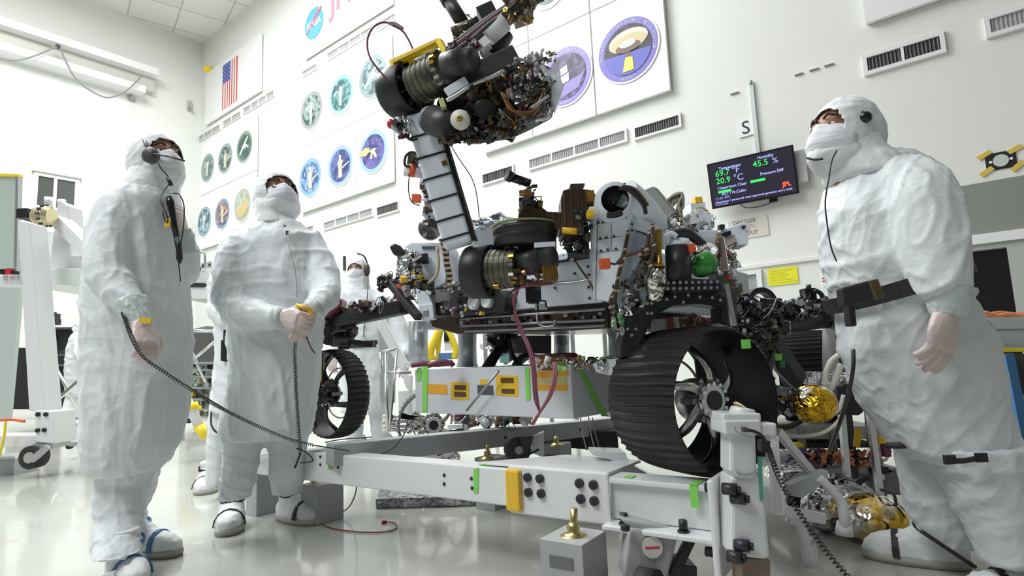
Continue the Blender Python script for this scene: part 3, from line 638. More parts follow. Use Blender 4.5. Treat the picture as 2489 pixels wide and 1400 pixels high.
def sil(mb, rows, m, n=28, shrink=1.0, ang=0.0, pw=2.4):
    """vertical loft: rows of (y, xl, xr, depth_half, Y); rings lie flat in the world"""
    R = []
    for (y, xl, xr, ry, Y) in rows:
        c = at((xl + xr) / 2, y, Y); rx = (at(xr, y, Y) - at(xl, y, Y)).length / 2 * shrink; r2 = ry * shrink; ring = []
        for j in range(n):
            a = 2 * pi * j / n; ca, sa = cos(a), sin(a)
            px = abs(ca) ** (2 / pw) * (1 if ca > 0 else -1); py = abs(sa) ** (2 / pw) * (1 if sa > 0 else -1)
            ring.append(c + V3((rx * px, r2 * py, (rx * px) * 0.0)))
        R.append(ring)
    return mb.rings(R, m)
def limb(mb, P, m, n=18, k=5, flat=1.0, shrink=1.0):
    """tapered limb; P = [(world point, radius)...]"""
    pts = catmull([q[0] for q in P], k); rad = catmull([V3((q[1], 0, 0)) for q in P], k); R = []; X = None
    for i, p in enumerate(pts):
        d = (pts[min(i + 1, len(pts) - 1)] - pts[max(i - 1, 0)]).normalized()
        if X is None: X = frame(d, YU)[0]
        X = (X - d * X.dot(d)).normalized(); Yv = d.cross(X); q = rad[i].x * shrink
        R.append([p + X * (q * cos(2 * pi * j / n)) + Yv * (q * flat * sin(2 * pi * j / n)) for j in range(n)])
    # rounded ends
    return mb.rings(R, m)
def hand(mb, wrist, d, palm_n, m, side=1, curl=0.5, s=1.0, fat=1.0, spread=.12, thumb=0.6, curls=None):
    """palm + four unequal fingers + thumb, d = wrist->knuckles, palm_n = direction the palm faces"""
    d = d.normalized(); pn = (palm_n - d * palm_n.dot(d)).normalized(); X = d.cross(pn) * side
    R = []
    for t, wx, th in ((-.02, .026, .022), (0.0, .03, .022), (.03, .038, .019), (.06, .042, .016), (.085, .041, .014), (.095, .036, .011)):
        c = wrist + d * (t * s); R.append([c + X * (wx * s * fat * cos(2 * pi * j / 16)) + pn * (th * s * fat * sin(2 * pi * j / 16)) for j in range(16)])
    mb.rings(R, m)
    for i, (ox, L) in enumerate(((-.031, .072), (-.0105, .082), (.0105, .076), (.03, .060))):
        cu = curls[i] if curls else curl + .06 * i
        p = wrist + d * (.085 * s) + X * (ox * s); dd = (d + X * (ox * spread / .03)).normalized(); P = [(p - dd * .02 * s, .0095 * s * fat)]
        P.append((p, .0098 * s * fat))
        for j, fr in enumerate((.45, .32, .23)):
            a = cu * (1.0, 1.15, .8)[j]; q = Quaternion(dd.cross(pn).normalized(), a); dd = (q @ dd).normalized()
            p = p + dd * (L * fr * s); P.append((p, (.0092, .0085, .0068)[j] * s * fat))
        limb(mb, P, m, 10, 3)
    tb = wrist + d * (.022 * s) - X * (.026 * s); td = (d * .75 - X * .75 + pn * .35).normalized(); P = [(tb, .012 * s * fat)]
    for j, L in enumerate((.036, .03, .024)):
        tb = tb + td * (L * s); P.append((tb, (.0125, .0105, .0085)[j] * s * fat)); td = (td + pn * thumb * .5 + d * thumb * .35).normalized()
    limb(mb, P, m, 10, 3)
def boot(toe, heel, Y=None, w=.055, h=.10):
    """overboot sole/upper from toe floor point to heel floor point"""
    return toe, heel
def make_boot(t, toe, heel, ankle, ar, sole_h=.03, w=.056, straps=STRAP, buckle=False, m=None):
    if isinstance(heel, tuple): heel = toe + V3((heel[0], heel[1], 0)).normalized() * heel[2]
    d = (toe - heel); L = d.length; d.normalize(); X = d.cross(ZU).normalized(); A = (X, d, ZU); w *= 1.2; ankle = heel + d * (L * .27) + ZU * .155
    def prof(z0, z1, sc_=1.0):
        R = []
        for z, k in ((z0, .97), (z1, 1.0)):
            r = []
            for j in range(28):
                a = 2 * pi * j / 28; yy = sin(a); xx = cos(a); ww = w * (1.0 + .12 * yy) * k * sc_
                r.append(heel + d * (L / 2 + (L / 2) * yy * k) + X * (ww * (abs(xx) ** .75) * (1 if xx > 0 else -1)) + ZU * z)
            R.append(r)
        return R
    b = MB(); b.rings(prof(0.002, sole_h), SOLE); b.build('boot_sole', t)
    u = MB(); R = []
    for z, k, sh in ((sole_h - .004, .98, 0), (sole_h + .035, .97, -.01), (sole_h + .06, .84, -.05), (sole_h + .08, .55, -.10)):
        r = []
        for j in range(24):
            a = 2 * pi * j / 24; yy = sin(a); xx = cos(a)
            r.append(heel + d * (L / 2 + sh * L + (L / 2) * yy * k) + X * (w * k * (abs(xx) ** .8) * (1 if xx > 0 else -1)) + ZU * z)
        R.append(r)
    u.rings(R, SUIT)
    limb(u, [(heel + d * (L * .70) + ZU * .045, .034), (heel + d * (L * .48) + ZU * .075, .054), (heel + d * (L * .32) + ZU * .10, .062), (heel.lerp(ankle, .8) + d * (L * .05) + ZU * .02, ar * .92), (ankle + ZU * .04, ar * .95)], SUIT)
    up = remesh(u, 'boot_upper', SUIT2, .009, 3, t, .004, 3, 2.0)
    b = MB()
    def strap(f, z0, z1, wd=.022):     # band over the foot
        P = []
        for k in range(9):
            a = pi * k / 8; P.append(heel + d * (L * f) + X * ((w * 1.08) * cos(a)) + ZU * (z0 + (z1 - z0) * sin(a)))
        for i in range(8): b.beam(P[i], P[i + 1], wd, .005, straps, (P[i] + P[i + 1]) / 2 - (heel + d * (L * f)))
    strap(.66, sole_h, sole_h + .082); b.build('instep_strap', t)
    b = MB(); c = ankle.lerp(heel + d * (L * .33) + ZU * .09, .15); P = []
    for k in range(17):
        a = 2 * pi * k / 16; P.append(c + X * ((ar * 1.1) * cos(a)) + d * ((ar * 1.15) * sin(a)) + ZU * (-.012 * sin(a)))
    for i in range(16): b.beam(P[i], P[i + 1], .02, .005, straps, ZU.cross(P[i + 1] - P[i]))
    b.build('ankle_strap', t)

def make_head(t, c, fwd, upv, s=1.0, skin=SKIN, glasses=False, seed=0, wide=1.0, face_open=1.0, mask_low=0.0):
    """c = head centre; returns nothing, adds face, hood, mask, eyes ... children of t"""
    f = fwd.normalized(); u = (upv - f * upv.dot(f)).normalized(); r = f.cross(u)
    L = lambda a, b_, c_: c + (r * a + f * b_ + u * c_) * s
    # skull + face (face mesh is part of the body; returned as rings into body builder)
    hb = MB(); R = []
    prof = [(-.125, .030, .020, -.02), (-.11, .045, .055, .012), (-.085, .056, .078, .008), (-.05, .066, .09, .0), (-.01, .074, .094, -.002), (.03, .077, .098, -.006), (.07, .070, .088, -.012), (.10, .048, .062, -.015), (.115, .02, .03, -.018)]
    for z, rx, ry, oy in prof: R.append([L(rx * cos(2 * pi * j / 24), oy + ry * sin(2 * pi * j / 24), z) for j in range(24)])
    hb.rings(R, skin)
    hb.ball(L(0, .086, -.012), (.012 * s, .022 * s, .03 * s), skin, 12, (r, f, u))       # nose
    hb.ball(L(0, .100, -.03), (.014 * s, .014 * s, .012 * s), skin, 12, (r, f, u))
    for sd in (-1, 1):
        hb.ball(L(sd * .03, .078, .026), (.026 * s, .016 * s, .009 * s), skin, 12, (r, f, u))   # brow ridge
        hb.ball(L(sd * .038, .070, -.02), (.022 * s, .02 * s, .018 * s), skin, 12, (r, f, u))   # cheek
        hb.ball(L(sd * .078, -.005, .0), (.012 * s, .022 * s, .033 * s), skin, 12, (r, f, u))   # ear
    hb.ball(L(0, .082, -.062), (.024 * s, .014 * s, .010 * s), skin, 12, (r, f, u))           # lips
    limb(hb, [(L(0, -.02, -.05), .055 * s), (L(0, -.03, -.12), .05 * s), (L(0, -.05, -.2), .052 * s)], skin)
    # features as children
    for sd in (-1, 1):
        b = MB(); b.ball(L(sd * .031, .078, .006), .0125 * s, EYEW, 14, (r, f, u)); b.ball(L(sd * .031, .0885, .008), (.0055 * s, .004 * s, .0055 * s), IRIS, 10, (r, f, u)); b.build('eye', t)
        b = MB(); b.tube([L(sd * .012, .096, .028), L(sd * .03, .096, .037), L(sd * .052, .08, .030)], .0042 * s, HAIR, 6); b.build('eyebrow', t)
    # hood: shell with opening
    hd = MB(); N = 72; K = 48; rings = []
    for i in range(K + 1):
        e = -pi / 2 * .93 + (pi / 2 * .93 + pi / 2 * .98) * i / K
        row = []
        for j in range(N):
            a = 2 * pi * j / N; x = cos(e) * sin(a); y = cos(e) * cos(a); z = sin(e)
            rx, ry, rz = .094 * wide, .116, .132
            if y < 0: ry = .118
            p = [x * rx, y * ry - .012, z * rz]
            if z < -.35: k2 = (-.35 - z); p[0] *= 1 + .8 * k2; p[1] *= 1 + 1.0 * k2
            row.append(tuple(p))
        rings.append(row)
    vs = []; fs = []
    for row in rings:
        for x, y, z in row:
            pnt = V3((x, y, z)); q = V3(((x) * 22, y * 18, z * 34)) + V3((seed, seed * 2, 0))
            k = 1 + .035 * (max(0, 1 - abs(noise.noise(q)) * 2.6)) + .04 * noise.noise(pnt * 14 + V3((seed, 0, 0)))
            vs.append(L(x * k, y * k, z * k))
    for i in range(K):
        for j in range(N):
            ids = [i * N + j, i * N + (j + 1) % N, (i + 1) * N + (j + 1) % N, (i + 1) * N + j]
            cx = sum(rings[q // N][q % N][0] for q in ids) / 4; cy = sum(rings[q // N][q % N][1] for q in ids) / 4; cz = sum(rings[q // N][q % N][2] for q in ids) / 4
            if cy > .02 and (cx / (.074 * face_open)) ** 2 + ((cz - .0) / (.062 if cz > 0 else .12)) ** 2 < 1 and cz > -.052 + mask_low: continue
            fs.append(ids)
    hd.add(vs, fs, SUIT2, True); o = hd.build('hood', t, fix=False)
    sm = o.modifiers.new('thick', 'SOLIDIFY'); sm.thickness = .004; sm.offset = 1
    ss = o.modifiers.new('sub', 'SUBSURF'); ss.levels = 1; ss.render_levels = 1
    # mask
    mk = MB(); rows = []
    for i in range(15):
        v = i / 14; row = []
        for j in range(19):
            a = (j / 18 - .5) * 2.5
            z = .008 - .115 * v + .012 * abs(a) * (v - .4); bul = .022 * sin(pi * min(1, v * 1.05)) ** .8 * cos(a * .62)
            ridge = .0016 * sin(v * 28) * cos(a * .6)
            rx = .078 + bul * .6; ry = .094 + bul + ridge - (.02 * max(0, v - .55) / .45)
            nose = .016 * math.exp(-(a / .22) ** 2) * max(0, 1 - v * 1.8)
            row.append(L(rx * sin(a), ry * cos(a) * .98 + nose, z))
        rows.append(row)
    mk.rings(rows, MASKM, cap=False, closed=False); o = mk.build('face_mask', t, fix=False); sm = o.modifiers.new('thick', 'SOLIDIFY'); sm.thickness = .003; sm.offset = 1
    for sd in (-1, 1):
        pass
    if glasses:
        b = MB()
        for sd in (-1, 1):
            P = [L(sd * .034 + .026 * cos(2 * pi * k / 20), .103 - .012 * abs(sd * .034 + .026 * cos(2 * pi * k / 20)) / .06, .006 + .019 * sin(2 * pi * k / 20)) for k in range(21)]
            b.tube(P, .0024 * s, BLACK, 6, False)
            b.tube([L(sd * .061, .094, .012), L(sd * .078, .05, .010), L(sd * .08, .0, .006)], .0022 * s, BLACK, 6)
        b.tube([L(-.008, .105, .012), L(0, .107, .015), L(.008, .105, .012)], .0022 * s, BLACK, 6); b.build('glasses', t)
    return hb, L
def neck_hood(t, rows, seed=0, voxel=.012):
    b = MB(); sil(b, rows, SUIT2, pw=2.1); return remesh(b, 'hood_collar', SUIT2, voxel, 4, t, .006, seed, 1.6)

# ---------------------------------------------------------------- worker far left, speaking into microphone (profile, facing right)
Y1 = 2.55
t = thing('person', fl(300, 1398), 'person in white coverall holding a black microphone to the chest', 'person')
P1 = t; bd = MB(); hb, L1 = make_head(t, at(381, 392, Y1), V3((.80, -.46, .16)), V3((-.22, 0, 1)), 1.10, seed=1, wide=1.05, face_open=.92)
cv = MB()
rows = [(452, 330, 400, .10, Y1), (470, 290, 420, .14, Y1), (500, 262, 428, .17, Y1), (560, 243, 432, .19, Y1), (640, 232, 438, .20, Y1), (720, 226, 446, .20, Y1), (800, 224, 450, .20, Y1), (900, 222, 448, .20, Y1), (1000, 224, 440, .20, Y1), (1080, 226, 420, .19, Y1), (1125, 224, 395, .18, Y1), (1150, 238, 372, .15, Y1)]
sil(cv, rows, SUIT)
# arm near camera (his right arm hanging): shoulder -> elbow -> wrist
sh1, el1, w1 = at(290, 530, 2.42), at(262, 672, 2.34), at(322, 742, 2.28)
limb(cv, [(at(325, 490, 2.46), .085), (sh1, .098), (at(268, 620, 2.36), .088), (at(268, 672, 2.33), .082), (at(294, 712, 2.3), .066), (w1, .052)], SUIT)
# far arm raised holding microphone
sh2, el2, w2 = at(400, 530, 2.68), at(452, 680, 2.70), at(449, 600, 2.60)
limb(cv, [(at(385, 500, 2.64), .08), (at(420, 580, 2.70), .085), (at(446, 660, 2.72), .072), (at(452, 630, 2.66), .058), (at(452, 596, 2.62), .05)], SUIT)
cvo = remesh(cv, 'coverall', SUIT, .010, 4, t, .0095, 1, .85, .18)
lg = MB()
sil(lg, [(1120, 236, 372, .10, Y1 - .02), (1180, 240, 352, .085, Y1 - .02), (1250, 238, 340, .08, Y1 - .04), (1305, 236, 328, .085, Y1 - .13), (1346, 234, 334, .09, Y1 - .20)], SUIT)
sil(lg, [(1120, 270, 380, .10, Y1 + .14), (1180, 280, 372, .08, Y1 + .14), (1250, 282, 350, .07, Y1 + .13), (1300, 285, 345, .055, Y1 + .12), (1330, 290, 345, .05, Y1 + .12)], SUIT)
remesh(lg, 'trouser_legs', SUIT, .011, 5, t, .012, 4, 1.2, .1)
make_boot(t, fl(338, 1440), (-.73, .68, .33), 0, .066, straps=BLUEPLAS)
make_boot(t, fl(440, 1352), (-.97, .22, .34), 0, .05, straps=BLUEPLAS, w=.05)
b = MB(); bc = at(300, 1384, 2.21); b.box(bc - YU * .075, (.045, .012, .03), FRAMEW, ((XU + ZU * .3).normalized(), YU, ZU)); b.build('strap_buckle', t)
# body inside the clothes
sil(bd, [(r[0], r[1], r[2], r[3], r[4]) for r in rows[:10]], SKIN, shrink=.74)
limb(bd, [(sh1, .045), (el1, .035), (w1, .026)], SKIN); limb(bd, [(at(385, 500, 2.64), .035), (at(420, 580, 2.70), .035), (at(446, 660, 2.72), .028), (at(452, 630, 2.66), .024), (at(452, 606, 2.62), .02)], SKIN)
limb(bd, [(at(300, 1040, Y1), .08), (at(296, 1200, Y1 - .02), .045), (at(285, 1340, Y1 - .07), .03)], SKIN)
limb(bd, [(at(320, 1040, Y1 + .12), .08), (at(322, 1200, Y1 + .14), .045), (at(318, 1320, Y1 + .12), .03)], SKIN)
hb.rings([[p for p in r] for r in [[at(381, 392, Y1) + V3((.03 * cos(a * .5), .03 * sin(a * .5), -.16)) for a in range(12)], [at(376, 480, Y1) + V3((.05 * cos(a * .5), .05 * sin(a * .5), 0)) for a in range(12)]]], SKIN)
off = len(bd.v); bd.v += hb.v; bd.f += [[i + off for i in f] for f in hb.f]; bd.mi += [0] * len(hb.f); bd.sm += hb.sm
remesh(bd, 'body', SKIN, .008, 2, t)
neck_hood(t, [(412, 328, 420, .10, Y1), (438, 320, 432, .115, Y1), (458, 308, 424, .13, Y1), (480, 300, 420, .15, Y1)], 3)
# gloves
g = MB(); hand(g, at(344, 788, 2.235), at(362, 850, 2.20) - at(344, 788, 2.235), V3((-1, .5, 0)), GLOVE, side=-1, curl=.40, s=1.06, fat=1.2, thumb=.8, spread=.04)
remesh(g, 'glove', GLOVE, .0042, 2, t)
g = MB(); limb(g, [(at(318, 738, 2.27), .064), (at(330, 762, 2.255), .052), (at(343, 790, 2.24), .040), (at(347, 802, 2.235), .036)], CUFF); remesh(g, 'glove_cuff', CUFF, .006, 2, t, .005, 2, 3)
b = MB(); p = at(354, 779, 2.195); b.box(p, (.045, .01, .018), YELLOW, ((XU - ZU * .1).normalized(), YU, (ZU + XU * .1).normalized())); b.build('glove_tape', t)
g = MB(); wv = at(443, 555, 2.58); hand(g, wv, at(430, 500, 2.50) - wv, V3((-1, -.25, 0)), GLOVE, side=1, curl=1.05, s=1.0, fat=1.15, thumb=.9)
remesh(g, 'glove', GLOVE, .0042, 2, t)
g = MB(); limb(g, [(at(452, 612, 2.62), .056), (at(449, 585, 2.6), .046), (at(443, 556, 2.58), .036)], CUFF); remesh(g, 'glove_cuff', CUFF, .006, 2, t, .005, 5, 3)
# headset
b = MB(); e = at(367, 378, Y1 - .135); b.lathe(e + YU * .02, V3((-.05, -1, 0)), [(0, .02), (.006, .034), (.03, .036), (.04, .026), (.044, .01)], DARK); b.build('headset_earpiece', t)
b = MB(); b.tube([at(349, 337, Y1 - .08), at(354, 350, Y1 - .125), at(362, 372, Y1 - .14)], .0075, CABLE, 8); b.tube([at(366, 322, Y1), at(349, 330, Y1 - .05), at(349, 337, Y1 - .08)], .006, CABLE, 8); b.build('headset_band', t)
b = MB(); b.tube([at(372, 374, Y1 - .16), at(400, 378, Y1 - .17), at(430, 386, Y1 - .17), at(449, 391, Y1 - .15)], .0038, CABLE, 6); b.build('microphone_boom', t)
b = MB(); b.tube([at(383, 393, Y1 - .16), at(392, 410, Y1 - .16), at(408, 428, Y1 - .14), at(414, 443, Y1 - .14)], .0026, CABLE, 6); b.tube([at(408, 432, Y1 - .14), at(416, 450, Y1 - .14)], .009, CABLE, 8)
b.tube([at(410, 448, Y1 - .14), at(398, 465, Y1 - .16), at(390, 485, Y1 - .2), at(400, 510, Y1 - .2), at(414, 540, Y1 - .18), at(424, 580, Y1 - .17), at(434, 640, Y1 - .16), at(439, 685, Y1 - .15)], .0026, CABLE, 6)
b.tube([at(400, 505, Y1 - .21), at(396, 520, Y1 - .22), at(404, 540, Y1 - .22), at(408, 535, Y1 - .22), at(402, 512, Y1 - .22)], .0026, CABLE, 6); b.build('headset_cable', t)
b = MB(); b.box(at(407, 541, Y1 - .215), (.02, .008, .035), YELLOW, ((XU + ZU * .2).normalized(), YU, ZU)); b.build('cable_clip', t)
mic = thing('microphone', at(428, 520, 2.46), 'black hand microphone held by the far left person', 'microphone')
b = MB(); a_, c_ = at(412, 478, 2.48), at(430, 575, 2.46); dd = (c_ - a_); b.lathe(a_, dd, [(0, .006), (.004, .015), (.03, .018), (.045, .016), (dd.length * .6, .0125), (dd.length, .010)], BLACKG); b.build('microphone_body', mic)
b = MB(); b.lathe(at(434, 580, 2.46), at(437, 640, 2.46) - at(434, 580, 2.46), [(0, .008), (.03, .012), (.09, .013), (.11, .006)], BLACK)
b.tube([at(420, 470, 2.48), at(436, 473, 2.46), at(447, 500, 2.45), at(446, 550, 2.45), at(440, 590, 2.455), at(438, 612, 2.46)], .0028, CABLE, 6); b.build('microphone_cable', mic)
# coiled cord from the left person down to the white beam
cc = MB(); cc.coil([at(292, 738, 2.24), at(304, 775, 2.2), at(325, 830, 2.16), at(350, 868, 2.16), at(400, 905, 2.2), at(480, 957, 2.3), at(540, 993, 2.45), at(620, 1033, 2.6), at(700, 1067, 2.72), at(760, 1082, 2.8)], .0062, .0021, CABLE, .0105)
cc.tube([at(760, 1082, 2.8), at(800, 1088, 2.75), at(850, 1096, 2.72)], .003, CABLE, 6)
tag(cc.build('coiled_cord'), 'black coiled cord stretching from the left person to the white beam', 'cord')

# ---------------------------------------------------------------- second worker, hands clasped
Y2 = 2.98
t = thing('person', fl(640, 1290), 'person in white coverall with glasses, hands clasped in front, looking up', 'person'); P2 = t
bd = MB(); hb, L2 = make_head(t, at(672, 476, Y2), V3((.66, -.72, .30)), V3((-.22, .1, 1)), 1.08, skin=SKIN2, glasses=True, seed=4, wide=1.12)
cv = MB()
rows = [(535, 640, 715, .09, Y2), (552, 610, 740, .12, Y2), (580, 580, 765, .15, Y2), (640, 568, 778, .17, Y2), (720, 562, 785, .18, Y2), (800, 563, 785, .18, Y2), (900, 562, 772, .18, Y2), (980, 552, 766, .18, Y2), (1040, 540, 758, .18, Y2), (1066, 545, 752, .16, Y2)]
sil(cv, rows, SUIT)
limb(cv, [(at(600, 580, Y2 - .02), .085), (at(570, 650, Y2 - .08), .098), (at(566, 720, Y2 - .14), .096), (at(590, 760, Y2 - .2), .086), (at(640, 768, Y2 - .27), .068), (at(688, 772, Y2 - .31), .054)], SUIT)
limb(cv, [(at(745, 580, Y2 + .02), .075), (at(775, 640, Y2 - .02), .08), (at(788, 690, Y2 - .08), .08), (at(790, 720, Y2 - .15), .074), (at(772, 742, Y2 - .25), .058), (at(752, 752, Y2 - .30), .05)], SUIT)
remesh(cv, 'coverall', SUIT, .011, 5, t, .012, 8, .9, .35)
lg = MB()
sil(lg, [(1040, 545, 645, .10, Y2 - .05), (1100, 545, 632, .08, Y2 - .05), (1160, 540, 622, .075, Y2 - .07), (1190, 534, 612, .07, Y2 - .06), (1214, 532, 606, .068, Y2 - .04)], SUIT)
sil(lg, [(1040, 640, 750, .10, Y2 + .05), (1100, 655, 742, .08, Y2 + .03), (1160, 658, 738, .07, Y2 + .02), (1180, 660, 733, .066, Y2 + .06), (1202, 662, 730, .066, Y2 + .08)], SUIT)
remesh(lg, 'trouser_legs', SUIT, .011, 5, t, .008, 9, 1.2, .1)
make_boot(t, fl(550, 1306), (-.34, 1, .30), 0, .056, w=.058)
make_boot(t, fl(775, 1276), (-.85, .52, .33), 0, .052, w=.055)
sil(bd, rows[:9], SKIN2, shrink=.74)
limb(bd, [(at(600, 590, Y2 - .02), .05), (at(566, 720, Y2 - .14), .042), (at(660, 770, Y2 - .29), .03), (at(700, 772, Y2 - .32), .028)], SKIN2)
limb(bd, [(at(745, 590, Y2), .05), (at(790, 715, Y2 - .14), .042), (at(755, 750, Y2 - .29), .03), (at(730, 755, Y2 - .33), .028)], SKIN2)
for (a0, y0), (a1, y1), (a2, y2), k in (((590, 980), (585, 1110), (568, 1235), -.06), ((700, 980), (698, 1110), (697, 1225), .03)): limb(bd, [(at(a0, y0, Y2 + k), .08), (at(a1, y1, Y2 + k), .04), (at(a2, y2 - 45, Y2 + k), .026)], SKIN2)
limb(bd, [(at(672, 500, Y2), .05), (at(668, 560, Y2), .06), (at(668, 600, Y2), .08)], SKIN2)
off = len(bd.v); bd.v += hb.v; bd.f += [[i + off for i in f] for f in hb.f]; bd.mi += [0] * len(hb.f); bd.sm += hb.sm
remesh(bd, 'body', SKIN2, .008, 2, t)
neck_hood(t, [(488, 624, 690, .10, Y2), (510, 626, 700, .11, Y2 - .01), (532, 632, 708, .12, Y2), (552, 630, 722, .13, Y2)], 6)
b = MB(); b.tube([at(700, 565, Y2 - .165), at(703, 600, Y2 - .185), at(716, 650, Y2 - .195), at(722, 700, Y2 - .2), at(722, 722, Y2 - .2)], .0022, GREYMET, 6); b.box(at(698, 566, Y2 - .165), (.012, .008, .02), DARK); b.build('zip', t)
b = MB(); b.ball(at(692, 549, Y2 - .15), .006, DARK, 10); b.build('collar_snap', t)
g = MB(); wv = at(690, 768, Y2 - .33); hand(g, wv, at(738, 782, Y2 - .39) - wv, V3((.2, 1, -.1)), GLOVE, side=-1, curl=.55, s=1.0, fat=1.18, spread=.08); remesh(g, 'glove', GLOVE, .0042, 2, t)
g = MB(); wv = at(750, 758, Y2 - .31); hand(g, wv, at(726, 820, Y2 - .33) - wv, V3((-.3, 1, .1)), GLOVE, side=1, curl=.3, s=1.0, fat=1.15, spread=.05); remesh(g, 'glove', GLOVE, .0042, 2, t)
b = MB(); b.tube([at(722, 742, Y2 - .39), at(736, 746, Y2 - .42), at(752, 752, Y2 - .4), at(758, 765, Y2 - .36)], .009, YELLOW, 8); b.build('glove_tape', t)
g = MB(); limb(g, [(at(668, 770, Y2 - .30), .056), (at(690, 770, Y2 - .33), .036)], CUFF); limb(g, [(at(764, 745, Y2 - .28), .052), (at(750, 760, Y2 - .31), .036)], CUFF); g.build('glove_cuff', t)
b = MB(); b.coil([at(718, 832, 2.62), at(717, 870, 2.6), at(719, 930, 2.6), at(723, 1000, 2.6), at(727, 1070, 2.62), at(730, 1100, 2.64)], .0066, .0021, CABLE, .0105)
b.tube([at(745, 820, 2.66), at(756, 845, 2.7), at(765, 858, 2.74)], .0035, CABLE, 6); b.tube([at(730, 1100, 2.64), at(728, 1108, 2.64), at(716, 1138, 2.62)], .005, CABLE, 6)
tag(b.build('coiled_cord'), 'black coiled cord hanging from the clasped hands', 'cord')

# ---------------------------------------------------------------- worker mostly hidden behind the second one
Y3 = 3.85
t = thing('person', fl(505, 1200), 'person in white coverall mostly hidden behind the worker with clasped hands', 'person')
cv = MB(); rows = [(560, 560, 640, .12, Y3), (590, 545, 680, .15, Y3), (640, 535, 690, .17, Y3), (760, 530, 690, .18, Y3), (900, 528, 690, .18, Y3), (1000, 515, 690, .17, Y3)]
sil(cv, rows, SUIT); limb(cv, [(at(562, 600, Y3), .08), (at(545, 680, Y3 - .05), .09), (at(538, 745, Y3 - .08), .085), (at(560, 790, Y3 - .15), .06)], SUIT)
remesh(cv, 'coverall', SUIT, .014, 5, t, .012, 12, 1)
lg = MB(); sil(lg, [(985, 512, 600, .09, Y3), (1050, 510, 560, .08, Y3), (1130, 502, 548, .06, Y3), (1160, 502, 545, .06, Y3), (1182, 505, 543, .055, Y3)], SUIT); sil(lg, [(985, 570, 680, .09, Y3 + .1), (1130, 590, 640, .06, Y3 + .1), (1160, 590, 640, .06, Y3 + .1)], SUIT)
remesh(lg, 'trouser_legs', SUIT, .014, 4, t, .008, 13, 1.2)
make_boot(t, fl(495, 1204), (-.40, 1, .30), 0, .055, w=.065)
make_boot(t, fl(600, 1195), (-.3, 1, .30), 0, .055, w=.06)
bd = MB(); sil(bd, rows, SKIN, shrink=.74); limb(bd, [(at(550, 980, Y3), .06), (at(524, 1060, Y3), .045), (at(523, 1150, Y3), .03)], SKIN); limb(bd, [(at(620, 980, Y3 + .1), .06), (at(615, 1060, Y3 + .1), .05), (at(615, 1130, Y3 + .1), .03)], SKIN)
limb(bd, [(at(645, 585, Y3), .08), (at(650, 560, Y3), .055), (at(660, 530, Y3), .05)], SKIN)
hb, _ = make_head(t, at(668, 520, Y3), V3((.7, -.6, .2)), V3((0, 0, 1)), 1.0, seed=9); off = len(bd.v); bd.v += hb.v; bd.f += [[i + off for i in f] for f in hb.f]; bd.mi += [0] * len(hb.f); bd.sm += hb.sm
remesh(bd, 'body', SKIN, .01, 2, t)
g = MB(); hand(g, at(565, 790, Y3 - .16), V3((.6, -.4, -.5)), V3((0, 1, 0)), GLOVE, curl=.4); remesh(g, 'glove', GLOVE, .005, 2, t)
b = MB(); b.box(at(549, 852, Y3 - .19), (.05, .03, .13), BLACK); b.box(at(549, 840, Y3 - .19), (.02, .03, .2), BLACK); b.build('belt_pouch', t)
b = MB(); b.tube([at(514, 1000, Y3 - .12), at(513, 1030, Y3 - .15), at(523, 1048, Y3 - .17), at(540, 1058, Y3 - .15)], .006, CABLE, 6); b.build('trouser_strap', t)

# ---------------------------------------------------------------- masked worker behind the left wheel
Y4 = 5.3
t = thing('person', fl(880, 1106), 'masked person in white coverall standing behind the far front wheel of the rover', 'person')
bd = MB(); hb, _ = make_head(t, at(868, 660, Y4), V3((-.05, -1, .02)), V3((-.05, 0, 1)), 1.0, seed=11, wide=1.0)
cv = MB(); rows = [(700, 846, 892, .1, Y4), (712, 825, 915, .14, Y4), (740, 812, 960, .17, Y4), (780, 815, 965, .18, Y4), (860, 830, 950, .18, Y4), (950, 828, 955, .18, Y4), (1000, 830, 950, .17, Y4)]
sil(cv, rows, SUIT); limb(cv, [(at(940, 740, Y4), .08), (at(965, 790, Y4 - .05), .09), (at(985, 840, Y4 - .1), .08), (at(985, 870, Y4 - .2), .06)], SUIT); limb(cv, [(at(835, 735, Y4), .08), (at(815, 800, Y4), .08), (at(810, 860, Y4 - .1), .065)], SUIT)
remesh(cv, 'coverall', SUIT, .016, 4, t, .012, 15, .8)
lg = MB(); sil(lg, [(960, 832, 890, .1, Y4), (1060, 840, 880, .07, Y4), (1085, 842, 878, .06, Y4)], SUIT); sil(lg, [(960, 890, 948, .1, Y4), (1060, 905, 945, .07, Y4), (1085, 905, 940, .06, Y4)], SUIT); remesh(lg, 'trouser_legs', SUIT, .016, 4, t, .01, 16, 1)
make_boot(t, fl(858, 1118), (0, 1, .30), 0, .055); make_boot(t, fl(925, 1115), (0, 1, .30), 0, .055)
sil(bd, rows, SKIN, shrink=.7); 
for x in (860, 924): limb(bd, [(at(x, 960, Y4), .07), (at(x, 1030, Y4), .05), (at(x, 1085, Y4), .035)], SKIN)
limb(bd, [(at(868, 680, Y4), .05), (at(868, 715, Y4), .06), (at(872, 740, Y4), .07)], SKIN)
off = len(bd.v); bd.v += hb.v; bd.f += [[i + off for i in f] for f in hb.f]; bd.mi += [0] * len(hb.f); bd.sm += hb.sm; remesh(bd, 'body', SKIN, .01, 2, t)
neck_hood(t, [(672, 842, 896, .1, Y4), (695, 838, 898, .12, Y4), (716, 834, 905, .14, Y4)], 8)
